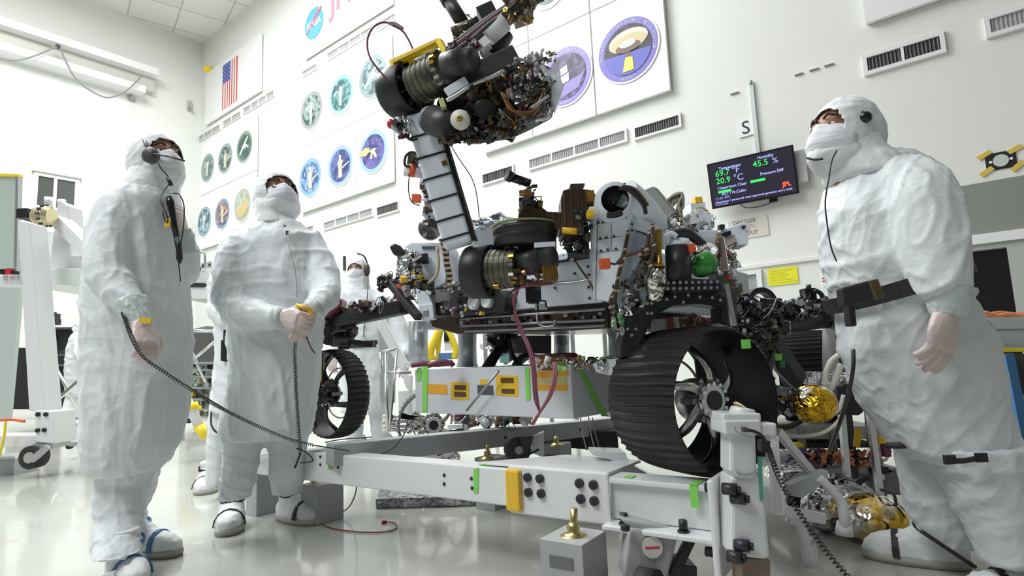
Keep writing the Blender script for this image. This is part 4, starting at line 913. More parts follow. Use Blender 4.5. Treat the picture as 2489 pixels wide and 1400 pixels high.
g = MB(); hand(g, at(985, 876, Y4 - .22), V3((-.1, -.3, -1)), V3((0, 1, 0)), GLOVE, curl=.3); remesh(g, 'glove', GLOVE, .005, 2, t); g = MB(); hand(g, at(809, 866, Y4 - .12), V3((0, -.2, -1)), V3((0, 1, 0)), GLOVE, side=-1, curl=.3); remesh(g, 'glove', GLOVE, .005, 2, t)
b = MB(); b.ball(at(893, 656, Y4 - .02), (.025, .045, .06), BROWN, 14); b.tube([at(893, 640, Y4), at(884, 622, Y4), at(868, 616, Y4)], .008, CABLE, 6); b.tube([at(895, 668, Y4 - .05), at(893, 720, Y4 - .18), at(886, 780, Y4 - .2), at(884, 820, Y4 - .2)], .004, CABLE, 6); b.build('headset', t)
b = MB()
R = []
for dz in (-.03, .03):
    c = at(890, 838, Y4) + ZU * dz; R.append([c + V3((.245 * cos(2 * pi * j / 24), .195 * sin(2 * pi * j / 24), 0)) for j in range(24)])
b.rings(R, STRAP); b.build('belt', t)

# ---------------------------------------------------------------- distant worker by the black cabinets
Y5 = 10.4
t = thing('person', fl(180, 1030), 'small distant person in white coverall by the black cabinets', 'person')
bd = MB(); hb, _ = make_head(t, at(200, 792, Y5), V3((.9, .3, -.2)), V3((0, 0, 1)), 1.05, seed=14)
cv = MB(); rows = [(806, 188, 212, .12, Y5), (818, 176, 218, .16, Y5), (850, 166, 216, .18, Y5), (900, 163, 212, .18, Y5), (950, 165, 208, .17, Y5), (965, 166, 204, .15, Y5)]
sil(cv, rows, SUIT); limb(cv, [(at(192, 825, Y5 - .1), .09), (at(194, 860, Y5 - .2), .09), (at(210, 868, Y5 - .3), .06)], SUIT); remesh(cv, 'coverall', SUIT, .02, 4, t, .012, 20, .8)
lg = MB(); sil(lg, [(955, 165, 190, .1, Y5), (1000, 152, 174, .08, Y5 - .1), (1015, 150, 170, .06, Y5 - .1)], SUIT); sil(lg, [(955, 180, 205, .1, Y5), (1000, 178, 198, .08, Y5), (1015, 178, 196, .07, Y5)], SUIT); remesh(lg, 'trouser_legs', SUIT, .02, 3, t)
make_boot(t, fl(148, 1034), (1, .3, .30), 0, .06); make_boot(t, fl(198, 1034), (-1, .3, .30), 0, .06)
sil(bd, rows, SKIN, shrink=.7); limb(bd, [(at(180, 950, Y5), .06), (at(165, 1010, Y5), .04)], SKIN); limb(bd, [(at(190, 950, Y5), .06), (at(187, 1010, Y5), .04)], SKIN); limb(bd, [(at(200, 797, Y5), .05), (at(199, 815, Y5), .06)], SKIN)
off = len(bd.v); bd.v += hb.v; bd.f += [[i + off for i in f] for f in hb.f]; bd.mi += [0] * len(hb.f); bd.sm += hb.sm; remesh(bd, 'body', SKIN, .014, 2, t)

# ---------------------------------------------------------------- right worker, belt, profile facing left
Y6 = 1.95
t = thing('person', fl(2330, 1420), 'tall person in white coverall wearing a wide black belt with brass-brown buckle', 'person'); P6 = t
bd = MB(); hb, L6 = make_head(t, at(2052, 334, Y6), V3((-.93, -.28, .22)), V3((.14, 0, 1)), 1.12, skin=SKIN2, seed=21, wide=1.02, face_open=.9)
cv = MB()
rows = [(378, 2035, 2180, .09, Y6), (405, 2040, 2235, .13, Y6 + .02), (450, 2018, 2275, .18, Y6 + .02), (520, 2008, 2300, .20, Y6), (600, 2018, 2300, .21, Y6), (660, 2030, 2292, .205, Y6), (700, 2044, 2292, .20, Y6), (760, 2056, 2330, .205, Y6), (840, 2062, 2380, .21, Y6), (920, 2090, 2395, .20, Y6), (1000, 2128, 2412, .19, Y6), (1060, 2170, 2432, .175, Y6 - .02), (1100, 2200, 2448, .16, Y6 - .03), (1118, 2230, 2440, .14, Y6 - .03)]
sil(cv, rows, SUIT)
limb(cv, [(at(2170, 430, Y6 - .10), .08), (at(2225, 470, Y6 - .17), .105), (at(2258, 560, Y6 - .22), .102), (at(2276, 630, Y6 - .24), .092), (at(2292, 680, Y6 - .26), .078), (at(2303, 720, Y6 - .26), .062)], SUIT)
remesh(cv, 'coverall', SUIT, .009, 4, t, .0095, 31, .8, -.55)
lg = MB()
sil(lg, [(1080, 2230, 2450, .15, Y6 - .07), (1160, 2300, 2470, .12, Y6 - .09), (1250, 2345, 2510, .11, Y6 - .11), (1320, 2380, 2525, .09, Y6 - .13), (1370, 2400, 2520, .08, Y6 - .13)], SUIT)
sil(lg, [(1060, 2185, 2350, .13, Y6 + .09), (1140, 2198, 2330, .11, Y6 + .1), (1220, 2215, 2330, .10, Y6 + .1), (1290, 2240, 2360, .08, Y6 + .09), (1330, 2280, 2375, .06, Y6 + .08)], SUIT)
remesh(lg, 'trouser_legs', SUIT, .010, 4, t, .009, 33, 1.0, -.5)
make_boot(t, fl(2095, 1350), (.80, -.56, .34), 0, .06, w=.052)
make_boot(t, fl(2330, 1470), (.93, -.3, .34), 0, .07, w=.06)
b = MB(); p0, p1 = fl(2228, 1372, .15), fl(2368, 1397, .03); b.tube([at(2238, 1290, Y6 + .0), at(2290, 1325, Y6 - .02), at(2370, 1378, Y6 - .0)], .007, STRAP, 6); b.build('heel_strap', t)
b = MB(); b.tube([at(2155, 1083, Y6 - .02), at(2190, 1083, Y6 - .05), at(2246, 1080, Y6 - .06)], .010, STRAP, 8); b.build('knee_strap', t)
b = MB(); b.tube([at(2296, 1116, Y6 - .235), at(2340, 1120, Y6 - .245), at(2392, 1110, Y6 - .235)], .008, STRAP, 8); b.box(at(2308, 1117, Y6 - .245), (.03, .012, .025), BLACK); b.box(at(2385, 1112, Y6 - .245), (.03, .012, .025), BLACK); b.build('knee_strap', t)
# belt
b = MB(); R = []
for i in range(33):
    a = 2 * pi * i / 32
    c = at(2172, 694, Y6); ctr = c + V3((.205 * cos(a), .235 * sin(a), .045 * cos(a) * 1.35))
    R.append(ctr)
for i in range(32): b.beam(R[i], R[i + 1], .052, .009, STRAP, ((R[i] + R[i + 1]) / 2 - at(2172, 694, Y6)))
b.build('belt', t)
b = MB(); b.box(at(2078, 715, Y6 - .19), (.10, .035, .06), STRAP, ((XU + ZU * .22).normalized(), YU, ZU)); b.box(at(2064, 755, Y6 - .14), (.022, .035, .10), STRAP); b.build('belt_pouch', t, bevel=.006)
b = MB(); b.box(at(2130, 703, Y6 - .235), (.028, .012, .06), mat('buckle_brown', (.10, .07, .03), .25), ((XU + ZU * .22).normalized(), YU, (ZU - XU * .22).normalized())); b.build('belt_buckle', t, bevel=.004)
b = MB(); b.ball(at(2346, 690, Y6 - .02), (.02, .03, .035), mat('violet_clip', (.2, .16, .6), .4), 12); b.build('violet_pouch', t)
sil(bd, rows[:13], SKIN2, shrink=.72)
limb(bd, [(at(2240, 470, Y6 - .2), .055), (at(2282, 600, Y6 - .25), .045), (at(2303, 715, Y6 - .26), .028)], SKIN2)
limb(bd, [(at(2150, 430, Y6 + .15), .05), (at(2170, 600, Y6 + .15), .045), (at(2190, 690, Y6 + .13), .03)], SKIN2)
limb(bd, [(at(2340, 1080, Y6 - .08), .08), (at(2400, 1200, Y6 - .1), .055), (at(2455, 1360, Y6 - .13), .035)], SKIN2); limb(bd, [(at(2265, 1060, Y6 + .1), .08), (at(2270, 1200, Y6 + .1), .05), (at(2330, 1320, Y6 + .08), .035)], SKIN2)
limb(bd, [(at(2060, 360, Y6), .055), (at(2100, 400, Y6), .06), (at(2130, 440, Y6), .08)], SKIN2)
off = len(bd.v); bd.v += hb.v; bd.f += [[i + off for i in f] for f in hb.f]; bd.mi += [0] * len(hb.f); bd.sm += hb.sm; remesh(bd, 'body', SKIN2, .008, 2, t)
neck_hood(t, [(340, 2026, 2128, .10, Y6), (362, 2012, 2132, .108, Y6), (386, 2008, 2150, .115, Y6), (405, 2008, 2190, .14, Y6), (428, 2016, 2200, .155, Y6), (445, 2024, 2200, .16, Y6)], 12)
g = MB(); wv = at(2300, 765, Y6 - .26); hand(g, wv, at(2288, 830, Y6 - .27) - wv, V3((-.35, 1, 0)), GLOVE, side=-1, curl=.26, s=1.12, fat=1.22, spread=.05, thumb=.8); remesh(g, 'glove', GLOVE, .004, 2, t)
g = MB(); limb(g, [(at(2304, 700, Y6 - .26), .072), (at(2304, 725, Y6 - .26), .062), (at(2302, 750, Y6 - .26), .050), (at(2300, 770, Y6 - .26), .042)], CUFF); remesh(g, 'glove_cuff', CUFF, .006, 2, t, .005, 6, 3)
b = MB(); e = at(2100, 288, Y6 - .10); b.lathe(e, V3((.1, -1, .1)), [(0, .018), (.012, .020), (.02, .016), (.024, .008)], BLACKG); b.tube([at(2098, 262, Y6 - .05), at(2096, 275, Y6 - .1), e], .006, CABLE, 6); b.build('headset_earpiece', t)
b = MB(); b.tube([at(1961, 384, Y6 - .10), at(1980, 388, Y6 - .12), at(2000, 386, Y6 - .14)], .004, CABLE, 6); b.build('microphone_boom', t)
b = MB(); b.tube([at(2034, 366, Y6 - .14), at(2022, 390, Y6 - .16), at(2015, 430, Y6 - .17), at(2006, 490, Y6 - .17), at(2010, 540, Y6 - .17), at(2020, 600, Y6 - .16), at(2034, 636, Y6 - .16)], .0026, CABLE, 6); b.build('headset_cable', t)
b = MB(); b.tube([at(2074, 850, Y6 - .21), at(2074, 890, Y6 - .22), at(2066, 940, Y6 - .2), at(2050, 1000, Y6 - .17), at(2035, 1045, Y6 - .1), at(2016, 1095, Y6 + .05)], .006, CABLE, 6)
tag(b.build('hanging_cable'), 'black cable hanging down in front of the belted worker\'s thighs', 'cable')
# ================================================================ the rover
LAT = V3((.755, -.655, 0)).normalized(); FWD = V3((-LAT.y * -1, -LAT.x, 0)); FWD = V3((-.655, -.755, 0)).normalized()
MID = V3((-.2, 2.78, 0))
def fp(x, y, d=0.0): return pl(x, y, MID + FWD * d, FWD)
def fpoly(mb, pix, d, th, m): return mb.poly([fp(x, y, d) for x, y in pix], -FWD * th, m)
def fbolt(mb, x, y, d, r, m=None, h=.006): p = fp(x, y, d); mb.cyl(p, p + FWD * h, r, m or DARK, n=8)
RV = thing('mars_rover', MID.copy(), 'large white and black six-wheeled rover with raised robotic arm', 'rover')
def pc(mb, x0, y0, Ya, x1, y1, Yb, rp, m, rp2=None, n=24): # cylinder by pixels, radius in px at its own depth
    return mb.cyl(at(x0, y0, Ya), at(x1, y1, Yb), rp / ppm(Ya), m, (rp if rp2 is None else rp2) / ppm(Yb), n)
def pt(mb, pts, Y, r, m, n=6, k=5): return mb.tube([at(p[0], p[1], p[2] if len(p) > 2 else Y) for p in pts], r, m, n, True, k)
def pb(mb, x0, y0, x1, y1, Y, th, m, tilt=0.0):   # box facing the camera-ish, pixel extents
    c = at((x0 + x1) / 2, (y0 + y1) / 2, Y) + YU * (th / 2); X = (XU * cos(tilt) + ZU * sin(tilt)); Zz = (ZU * cos(tilt) - XU * sin(tilt))
    return mb.box(c, (abs(x1 - x0) / ppm(Y), th, abs(y1 - y0) / ppm(Y)), m, (X, YU, Zz))
rnd = random.Random(11)
def greeble(mb, region, Y0, Y1_, n, mats, s=(5, 16), seed=0, loops=True):
    """small boxes, cans, fittings and harness loops packed in a polygonal region"""
    rg = random.Random(seed); xs = [p[0] for p in region]; ys = [p[1] for p in region]; k = 0
    def inside(x, y):
        c = False; j = len(region) - 1
        for i in range(len(region)):
            xi, yi = region[i]; xj, yj = region[j]
            if (yi > y) != (yj > y) and x < (xj - xi) * (y - yi) / (yj - yi) + xi: c = not c
            j = i
        return c
    while k < n:
        x = rg.uniform(min(xs), max(xs)); y = rg.uniform(min(ys), max(ys))
        if not inside(x, y): continue
        k += 1; Y = rg.uniform(Y0, Y1_); c = at(x, y, Y); q = rg.uniform(*s) / ppm(Y); m = rg.choice(mats); ty = rg.random()
        a = V3((rg.uniform(-1, 1), rg.uniform(-1, .2), rg.uniform(-1, 1))).normalized(); X, Yv, D = frame(a)
        if ty < .42: mb.box(c, (q * rg.uniform(.5, 1.4), q * rg.uniform(.5, 1.2), q * rg.uniform(.4, 1.2)), m, (X, Yv, D))
        elif ty < .72: mb.cyl(c - D * q * .6, c + D * q * .6, q * rg.uniform(.25, .5), m, n=12); mb.cyl(c + D * q * .6, c + D * q * .7, q * .2, DARK, n=8)
        elif ty < .86: mb.ring(c, D, q * .25, q * .45, q * .2, m, 16)
        else:
            p = [c + V3((rg.uniform(-1, 1), rg.uniform(-1, 0), rg.uniform(-1, 1))) * q * 1.3 for _ in range(4)]; mb.tube(p, .0022, rg.choice([BROWN, CABLE, CABLE, MAROON, GREYMET]), 5, True, 4)
    return mb

# ---------------- wheels
SPOKEM = mat('spoke_titanium', (.62, .61, .58), .25, 1.0)
def wheel(c, axis, R, W, label=None, spoke=SPOKEM, detail=True, parent=None, hubm=None):
    """tread drum with curved grousers, inner rim, six curved spokes and a hub; axis points outward"""
    axis = axis.normalized(); X, Yv, D = frame(axis, ZU)
    P = lambda r, a, t: c + D * t + X * (r * cos(a)) + Yv * (r * sin(a))
    e = bpy.data.objects.new('wheel', None); e.empty_display_size = .05; sc.collection.objects.link(e); e.location = c
    wm = MB(); n = 48 * 6; rings = []; K = 11
    for i in range(K + 1):
        t = -W / 2 + W * i / K; u = abs(2 * i / K - 1); base = R - .010 - .010 * u ** 3; sh = .018 * sin(pi * i / K) * (1 if i else 0)
        row = []
        for j in range(n):
            ph = j % 6; row.append(P(base + (.0095 if ph == 0 else (.002 if ph in (1, 5) else 0)), 2 * pi * j / n + sh * .8 + .010 * sin(2 * pi * i / K), t))
        rings.append(row)
    inner = [[P(R - .022, 2 * pi * j / n, t) for j in range(n)] for t in (W / 2, W / 2 - .03, W / 2 - .031, -W / 2 + .03, -W / 2)]
    inner[2] = [P(R - .016, 2 * pi * j / n, W / 2 - .031) for j in range(n)]; inner[3] = [P(R - .016, 2 * pi * j / n, -W / 2 + .03) for j in range(n)]
    wm.rings(rings + inner, TREAD, cap=False, smooth=False, loop=True)
    me = wm.mesh('tread'); tr = bpy.data.objects.new('tread', me); sc.collection.objects.link(tr); tr.parent = e; tr.matrix_parent_inverse = Matrix.Translation(-c)
    tr.data.polygons.foreach_set('use_smooth', [False] * len(me.polygons))
    if detail:
        for k in range(6):
            a0 = k * pi / 3 + .35; b = MB(); L = 9; va = []; 
            for i in range(L + 1):
                f = i / L; r = .062 + (R - .026 - .062) * f; a = a0 + .5 * sin(f * pi / 2) - .12 * f; t = W * .30 * (1 - f) ** 1.2 - W * .02 + .045 * sin(f * pi)
                wdt = (.030 + .014 * abs(2 * f - 1)) ; va.append((r, a, t, wdt))
            R4 = []
            for r, a, t, wd in va:
                da = wd / 2 / r; R4.append([P(r, a - da, t), P(r, a + da, t), P(r, a + da, t - .006), P(r, a - da, t - .006)])
            b.rings(R4, spoke, smooth=True); o = b.build('spoke', None); o.parent = e; o.matrix_parent_inverse = Matrix.Translation(-c)
        b = MB(); h = hubm or ALU
        b.lathe(c - D * W * .1, D, [(0, .05), (.03, .075), (W * .30, .078), (W * .36, .066), (W * .40, .066), (W * .42, .05)], h, 36)
        for k in range(12): a = k * pi / 6; q = P(.058, a, W * .30); b.cyl(q, q + D * .012, .007, STEEL, n=8)
        for k in range(6): a = k * pi / 3; q = P(.072, a, W * .18); b.box(q, (.022, .02, .06), GREYMET, (X * cos(a) + Yv * sin(a), Yv * cos(a) - X * sin(a), D))
        b.cyl(c + D * W * .32, c + D * (W * .33), .034, BLACKG, n=24); o = b.build('hub', None); o.parent = e; o.matrix_parent_inverse = Matrix.Translation(-c)
        b = MB(); b.ring(c - D * (W * .30), D, R * .55, R * .58, .006, GREYMET, 40); o = b.build('stiffener_ring', None); o.parent = e; o.matrix_parent_inverse = Matrix.Translation(-c)
    e.parent = RV; e.matrix_parent_inverse = Matrix.Translation(-MID)
    return e
wc = at(1770, 975, 1.98); wax = V3((.46, -.89, .0)).normalized()
NW = wheel(wc - wax * .17, wax, .262, .345)
b = MB(); p = at(1813, 836, 1.93); b.box(p, (.03, .004, .03), GTAPE, (XU, YU, ZU)); o = b.build('tape_patch', NW)
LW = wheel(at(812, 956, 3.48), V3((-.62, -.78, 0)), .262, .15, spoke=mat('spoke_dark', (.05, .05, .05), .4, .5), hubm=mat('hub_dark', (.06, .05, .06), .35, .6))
wheel(at(1972, 912, 3.4), V3((.93, -.36, 0)), .262, .32)
wheel(at(1052, 1030, 4.3), V3((.2, -1, 0)), .262, .34)
wheel(at(1310, 935, 5.0), V3((-.2, -1, 0)), .262, .3, detail=False)

# ---------------- chassis
b = MB()
def rbox(mb, t0, t1, z0, z1, d0, d1, m): mb.box(MID + LAT * ((t0 + t1) / 2) + FWD * ((d0 + d1) / 2) + ZU * ((z0 + z1) / 2), (t1 - t0, d1 - d0, z1 - z0), m, (LAT, FWD, ZU))
rbox(b, -.42, .80, .985, 1.26, -1.55, -.05, WROVER); b.build('body_box', RV, bevel=.01)
BELLY = mat('belly_pan_brown', (.12, .085, .08), .22, .7, noise_amt=.4, noise_scale=10)
b = MB(); fpoly(b, [(1040, 772), (1200, 762), (1478, 735), (1478, 798), (1330, 806), (1110, 812), (1050, 795)], .0, .9, BELLY); b.build('belly_pan', RV, bevel=.006)
b = MB()
for (x0, y0, x1, y1) in ((1120, 775, 1470, 752), (1120, 793, 1470, 778), (1130, 806, 1470, 792)): b.tube([fp(x0, y0, .03), fp(x1, y1, .03)], .006, GREYMET, 6)
b.tube([fp(1305, 765, .04), fp(1308, 785, .05), fp(1322, 794, .05), fp(1345, 792, .05), fp(1350, 778, .04)], .005, GREYMET, 6)
greeble(b, [(1060, 775), (1470, 745), (1470, 795), (1100, 808)], 2.35, 2.6, 0, [BELLY])
for k in range(26):
    x = 1110 + k * 14; y = 785 - k * .9 + rnd.uniform(-10, 12); p = fp(x, y, .01); q = rnd.uniform(.008, .02); b.box(p, (q * 1.5, q, q), rnd.choice([BELLY, GREYMET, DARK, BROWN]), (LAT, FWD, ZU))
b.build('belly_fittings', RV)
b = MB()
fpoly(b, [(1198, 757), (1200, 690), (1355, 662), (1355, 630), (1430, 612), (1482, 604), (1482, 733), (1300, 748)], .03, .06, WROVER); o = b.build('front_panel', RV, bevel=.004)
b = MB()
fpoly(b, [(1355, 634), (1432, 624), (1432, 628), (1355, 639)], .035, .01, BLACK); fpoly(b, [(1200, 692), (1482, 678), (1482, 680), (1200, 695)], .034, .01, GREYMET)
for x, y in ((1430, 648), (1432, 668), (1432, 698), (1434, 725), (1398, 665), (1350, 700), (1300, 710), (1240, 715), (1465, 690)): fbolt(b, x, y, .03, .006)
b.tube([fp(1395, 630, .05), fp(1412, 655, .06), fp(1430, 680, .06), fp(1450, 715, .05), fp(1470, 735, .04)], .004, BROWN, 6)
b.tube([fp(1355, 690, .05), fp(1400, 686, .06), fp(1440, 680, .06), fp(1480, 685, .05), fp(1530, 690, .05)], .004, GREYMET, 6); b.build('panel_harness', o)
# white sampler column with round dark opening
COL = MB(); fpoly(COL, [(1430, 520), (1445, 505), (1535, 515), (1522, 590), (1506, 655), (1487, 735), (1442, 728), (1436, 620)], .10, .18, WROVER); col = COL.build('sampler_housing', RV, bevel=.006)
b = MB()
for x, y in ((1455, 541), (1467, 540), (1478, 538), (1495, 533), (1508, 531), (1521, 528), (1460, 580), (1475, 578), (1493, 575), (1462, 610), (1478, 607), (1498, 605), (1537, 545), (1537, 560)): fbolt(b, x, y, .10, .005)
for pix in ([(1440, 545), (1486, 540), (1486, 541), (1440, 546)], [(1452, 582), (1512, 574), (1512, 575.5), (1452, 584)], [(1450, 614), (1508, 606), (1508, 607.5), (1450, 616)], [(1484, 540), (1486, 540), (1487, 610), (1485, 610)], [(1452, 525), (1454, 525), (1448, 730), (1446, 730)]): fpoly(b, pix, .102, .004, GREYMET)
b.build('housing_seams', col)
b = MB(); fpoly(b, [(1535, 515), (1584, 544), (1578, 570), (1528, 552)], .07, .12, WROVER); fpoly(b, [(1528, 555), (1578, 575), (1568, 612), (1545, 650), (1506, 700), (1506, 655), (1522, 590)], .05, .10, mat('panel_blue_grey', (.50, .56, .66), .35)); b.build('chamfer_panel', RV, bevel=.004)
b = MB()
for P in ([(1528, 560), (1520, 600), (1510, 640), (1503, 670), (1498, 700), (1494, 740)], [(1580, 560), (1572, 600), (1556, 612), (1520, 622), (1500, 640)], [(1585, 545), (1590, 590), (1582, 640), (1570, 690)], [(1505, 700), (1490, 715), (1484, 740), (1500, 760)]):
    b.tube([fp(x, y, .12) for x, y in P], .007, BROWN, 6)
    for i in range(len(P) - 1): b.cyl(fp(P[i][0] - 1, P[i][1] + 5, .12), fp(P[i][0] + 1, P[i][1] + 9, .12), .009, mat('tie_tan', (.5, .4, .28), .5), n=8)
b.build('wiring_harness', RV)
b = MB(); c0 = at(1494, 487, 2.02); ax = V3((-.10, -.98, -.12)).normalized(); r0 = 46 / ppm(2.02)
b.lathe(c0, ax, [(-.14, r0 * 1.05), (-.02, r0 * 1.08), (.0, r0 * 1.02), (.02, r0 * .95), (.022, r0 * .74)], WROVER, 40, cap=False)
b.lathe(c0, ax, [(.022, r0 * .74), (-.05, r0 * .70), (-.052, .001)], BLACK, 40, cap=False)
drum = b.build('sample_port', RV)
b = MB(); pb(b, 1432, 500, 1468, 520, 2.08, .08, WROVER, .05); pb(b, 1428, 508, 1444, 526, 2.06, .05, YELLOW, .05); pt(b, [(1475, 523), (1495, 522), (1512, 516)], 2.0, .012, BLACK, 8); b.build('port_bracket', RV, bevel=.004)
b = MB(); R = []
for x, y, Y, rr in ((1520, 470, 2.05, .055), (1548, 490, 2.08, .05), (1575, 515, 2.12, .045), (1598, 540, 2.15, .038), (1612, 562, 2.16, .02)): R.append((at(x, y, Y), rr))
limb(b, R, WROVER, 16, 4); b.build('white_cowling', RV)
b = MB(); pt(b, [(1505, 458), (1530, 462), (1550, 480), (1565, 500), (1570, 520)], 1.99, .008, CABLE, 8); pt(b, [(1512, 452), (1540, 458), (1560, 478), (1575, 500)], 1.99, .006, BROWN, 8); pb(b, 1500, 445, 1522, 458, 2.0, .03, BLACK, .1); b.build('cowling_cable', RV)
b = MB(); pb(b, 1458, 627, 1484, 652, 2.02, .035, ORANGE, .02); pt(b, [(1484, 640), (1495, 642), (1510, 634)], 2.03, .005, BROWN); b.build('red_connector_cap', RV, bevel=.003)

# ---------------- robotic arm
ARM = bpy.data.objects.new('robotic_arm', None); sc.collection.objects.link(ARM); ARM.location = at(1275, 600, 2.3); ARM.parent = RV; ARM.matrix_parent_inverse = Matrix.Translation(-MID)
YA = 2.22
b = MB(); a_, c_ = at(1022, 282, YA - .02), at(1116, 600, YA + .02); lx = frame(c_ - a_, YU)[0]
axd = (c_ - a_).normalized(); side = axd.cross(YU).normalized(); dep = side.cross(axd).normalized()
b.box((a_ + c_) / 2, (.113, .10, (c_ - a_).length), WROVER, (side, dep, axd)); o = b.build('upper_arm_tube', ARM, bevel=.012)
b = MB(); n_ = 7; sg = 1 if (side.x > 0) else -1
for i, f in enumerate((.17, .33, .49, .645, .80, .935)):
    c = a_.lerp(c_, f); b.box(c, (.119, .107, .008), BLACK, (side, dep, axd)); b.box(c + side * sg * .06, (.02, .03, .022), DARK, (side, dep, axd))
b.build('cable_clamps', ARM)
b = MB(); b.tube([a_.lerp(c_, f) + side * sg * (.062 + .004 * (k % 2)) - YU * .03 for k, f in enumerate((-.02, .1, .2, .3, .4, .5, .6, .7, .8, .9, 1.0))], .0095, BLACK, 8)
b.tube([a_.lerp(c_, f) + side * sg * .072 - YU * .01 for f in (-.02, .3, .6, 1.0)], .006, BROWN, 8); b.build('arm_cable', ARM)
b = MB(); c = a_.lerp(c_, .53) + side * sg * .035 - dep * .052; b.box(a_.lerp(c_, .42) + side * sg * .04 - YU * .053, (.02, .004, .02), GOLD, (side, dep, axd)); b.build('gold_marker', ARM)
# shoulder: black drum, olive housing, motor
def drum_black(x0, y0, Ya, x1, y1, Yb, r, name, inner=True):
    b = MB(); p, q = at(x0, y0, Ya), at(x1, y1, Yb); D = (q - p); L = D.length
    b.lathe(p, D, [(0, r * .86), (.008, r * .97), (.02, r), (L, r), (L + .004, r * .9), (L - .02, r * .84), (L - .03, .002)], BLACK, 48, cap=False)
    b.lathe(p, D, [(0, r * .86), (0.001, .001)], BLACK, 48, cap=False)
    X, Yv, Dn = frame(D)
    for k in range(10):
        a = 2 * pi * k / 10; cc = q + (X * cos(a) + Yv * sin(a)) * r * .72; b.box(cc - Dn * .005, (r * .34, .006, .03), DARK, (X * cos(a) + Yv * sin(a), Yv * cos(a) - X * sin(a), Dn))
    return b.build(name, ARM)
def housing(x0, y0, Ya, x1, y1, Yb, r, m, name, ribs=5, bolts=14):
    b = MB(); p, q = at(x0, y0, Ya), at(x1, y1, Yb); D = q - p; L = D.length; pr = [(0, r * .85)]
    for i in range(ribs): f = i / ribs; g = (i + .45) / ribs; pr += [(L * f, r), (L * g, r), (L * g, r * .965), (L * (i + 1) / ribs - .001, r * .965)]
    pr += [(L, r * .9), (L, r * .5)]
    b.lathe(p, D, pr, m, 36, smooth=False); X, Yv, Dn = frame(D)
    for k in range(bolts): a = 2 * pi * k / bolts; cc = p + D * .96 + (X * cos(a) + Yv * sin(a)) * r * .97; b.box(cc, (.012, .012, .02), rnd.choice([GOLD, BLACK, STEEL, GREYMET]), (X * cos(a) + Yv * sin(a), Yv * cos(a) - X * sin(a), Dn))
    for k in range(8): a = 2 * pi * rnd.random(); cc = p + D * rnd.uniform(.15, .8) + (X * cos(a) + Yv * sin(a)) * r * 1.0; b.box(cc, (.012, rnd.uniform(.015, .04), rnd.uniform(.02, .05)), rnd.choice([GOLD, OLIVE, BLACK, GREYMET]), (X * cos(a) + Yv * sin(a), Yv * cos(a) - X * sin(a), Dn))
    return b.build(name, ARM)
def motor(x0, y0, Ya, x1, y1, Yb, r, name='motor'):
    b = MB(); p, q = at(x0, y0, Ya), at(x1, y1, Yb); L = (q - p).length
    b.lathe(p, q - p, [(0, r), (L * .62, r), (L * .62, r * .94), (L * .9, r * .92), (L, r * .75), (L, r * .3)], mat('motor_black', (.035, .035, .038), .45), 36); return b.build(name, ARM)
drum_black(1140, 662, 2.30, 1196, 660, 2.26, .108, 'shoulder_drum')
housing(1185, 655, 2.25, 1262, 650, 2.20, .078, OLIVE, 'shoulder_gearbox', 6)
motor(1262, 640, 2.2, 1350, 626, 2.14, .052)
b = MB(); pb(b, 1318, 645, 1356, 680, 2.12, .05, KAPTON, .05)
for k in range(5): pb(b, 1320 + k * 7.3, 643, 1324 + k * 7.3, 682, 2.115, .06, GOLD, .05)
greeble(b, [(1250, 655), (1320, 655), (1320, 690), (1250, 690)], 2.12, 2.18, 26, [OLIVE, GOLD, KAPTON, BLACK, BROWN], (5, 13), 3); b.build('gold_flex_connector', ARM)
b = MB(); pc(b, 1276, 605, 2.24, 1276, 560, 2.24, 78, BLACK, n=48); c = at(1276, 606, 2.24); b.lathe(at(1276, 560, 2.24), ZU, [(-.03, .125), (-.004, .130), (.006, .128), (.008, .11)], BLACK, 48); b.ring(at(1276, 552, 2.24), ZU, .118, .131, .006, mat('olive_rim', (.3, .32, .12), .4), 48); b.build('azimuth_drum', ARM)
b = MB(); pb(b, 1298, 588, 1350, 600, 2.12, .05, WROVER, .02); pc(b, 1210, 618, 2.26, 1340, 606, 2.18, 17, DARK); b.build('azimuth_flange', ARM)
def ribbed(pix, Y, th, m, name, n=8, parent=ARM):
    b = MB(); b.pxpoly(pix, Y, th, m); xs = [p[0] for p in pix]; ys = [p[1] for p in pix]
    for i in range(n):
        x = min(xs) + (max(xs) - min(xs)) * (i + .5) / n
        tops = []
        for k in range(len(pix)):
            (xa, ya), (xb, yb) = pix[k], pix[(k + 1) % len(pix)]
            if (xa - x) * (xb - x) < 0: tops.append(ya + (yb - ya) * (x - xa) / (xb - xa))
        if len(tops) >= 2: pb(b, x - 2, min(tops) - 1, x + 2, max(tops), Y - .008, th + .016, mat('bronze_rib', (.19, .13, .09), .35, .6))
    return b.build(name, parent, bevel=.004)
ribbed([(1254, 545), (1262, 517), (1290, 498), (1312, 500), (1332, 514), (1368, 516), (1370, 560), (1330, 552), (1290, 542)], 2.18, .14, BROWN, 'bronze_gearbox', 7)
ribbed([(1364, 570), (1364, 478), (1370, 462), (1392, 456), (1440, 462), (1450, 476), (1446, 500), (1420, 520), (1418, 572)], 2.16, .14, BROWN, 'bronze_motor_housing', 5)
b = MB(); pb(b, 1386, 446, 1422, 450, 2.16, .06, OLIVE); pb(b, 1392, 450, 1398, 458, 2.16, .03, OLIVE); pb(b, 1410, 450, 1414, 458, 2.16, .03, OLIVE); pb(b, 1426, 462, 1446, 490, 2.12, .05, KAPTON, .1); b.build('antenna_bracket', ARM)
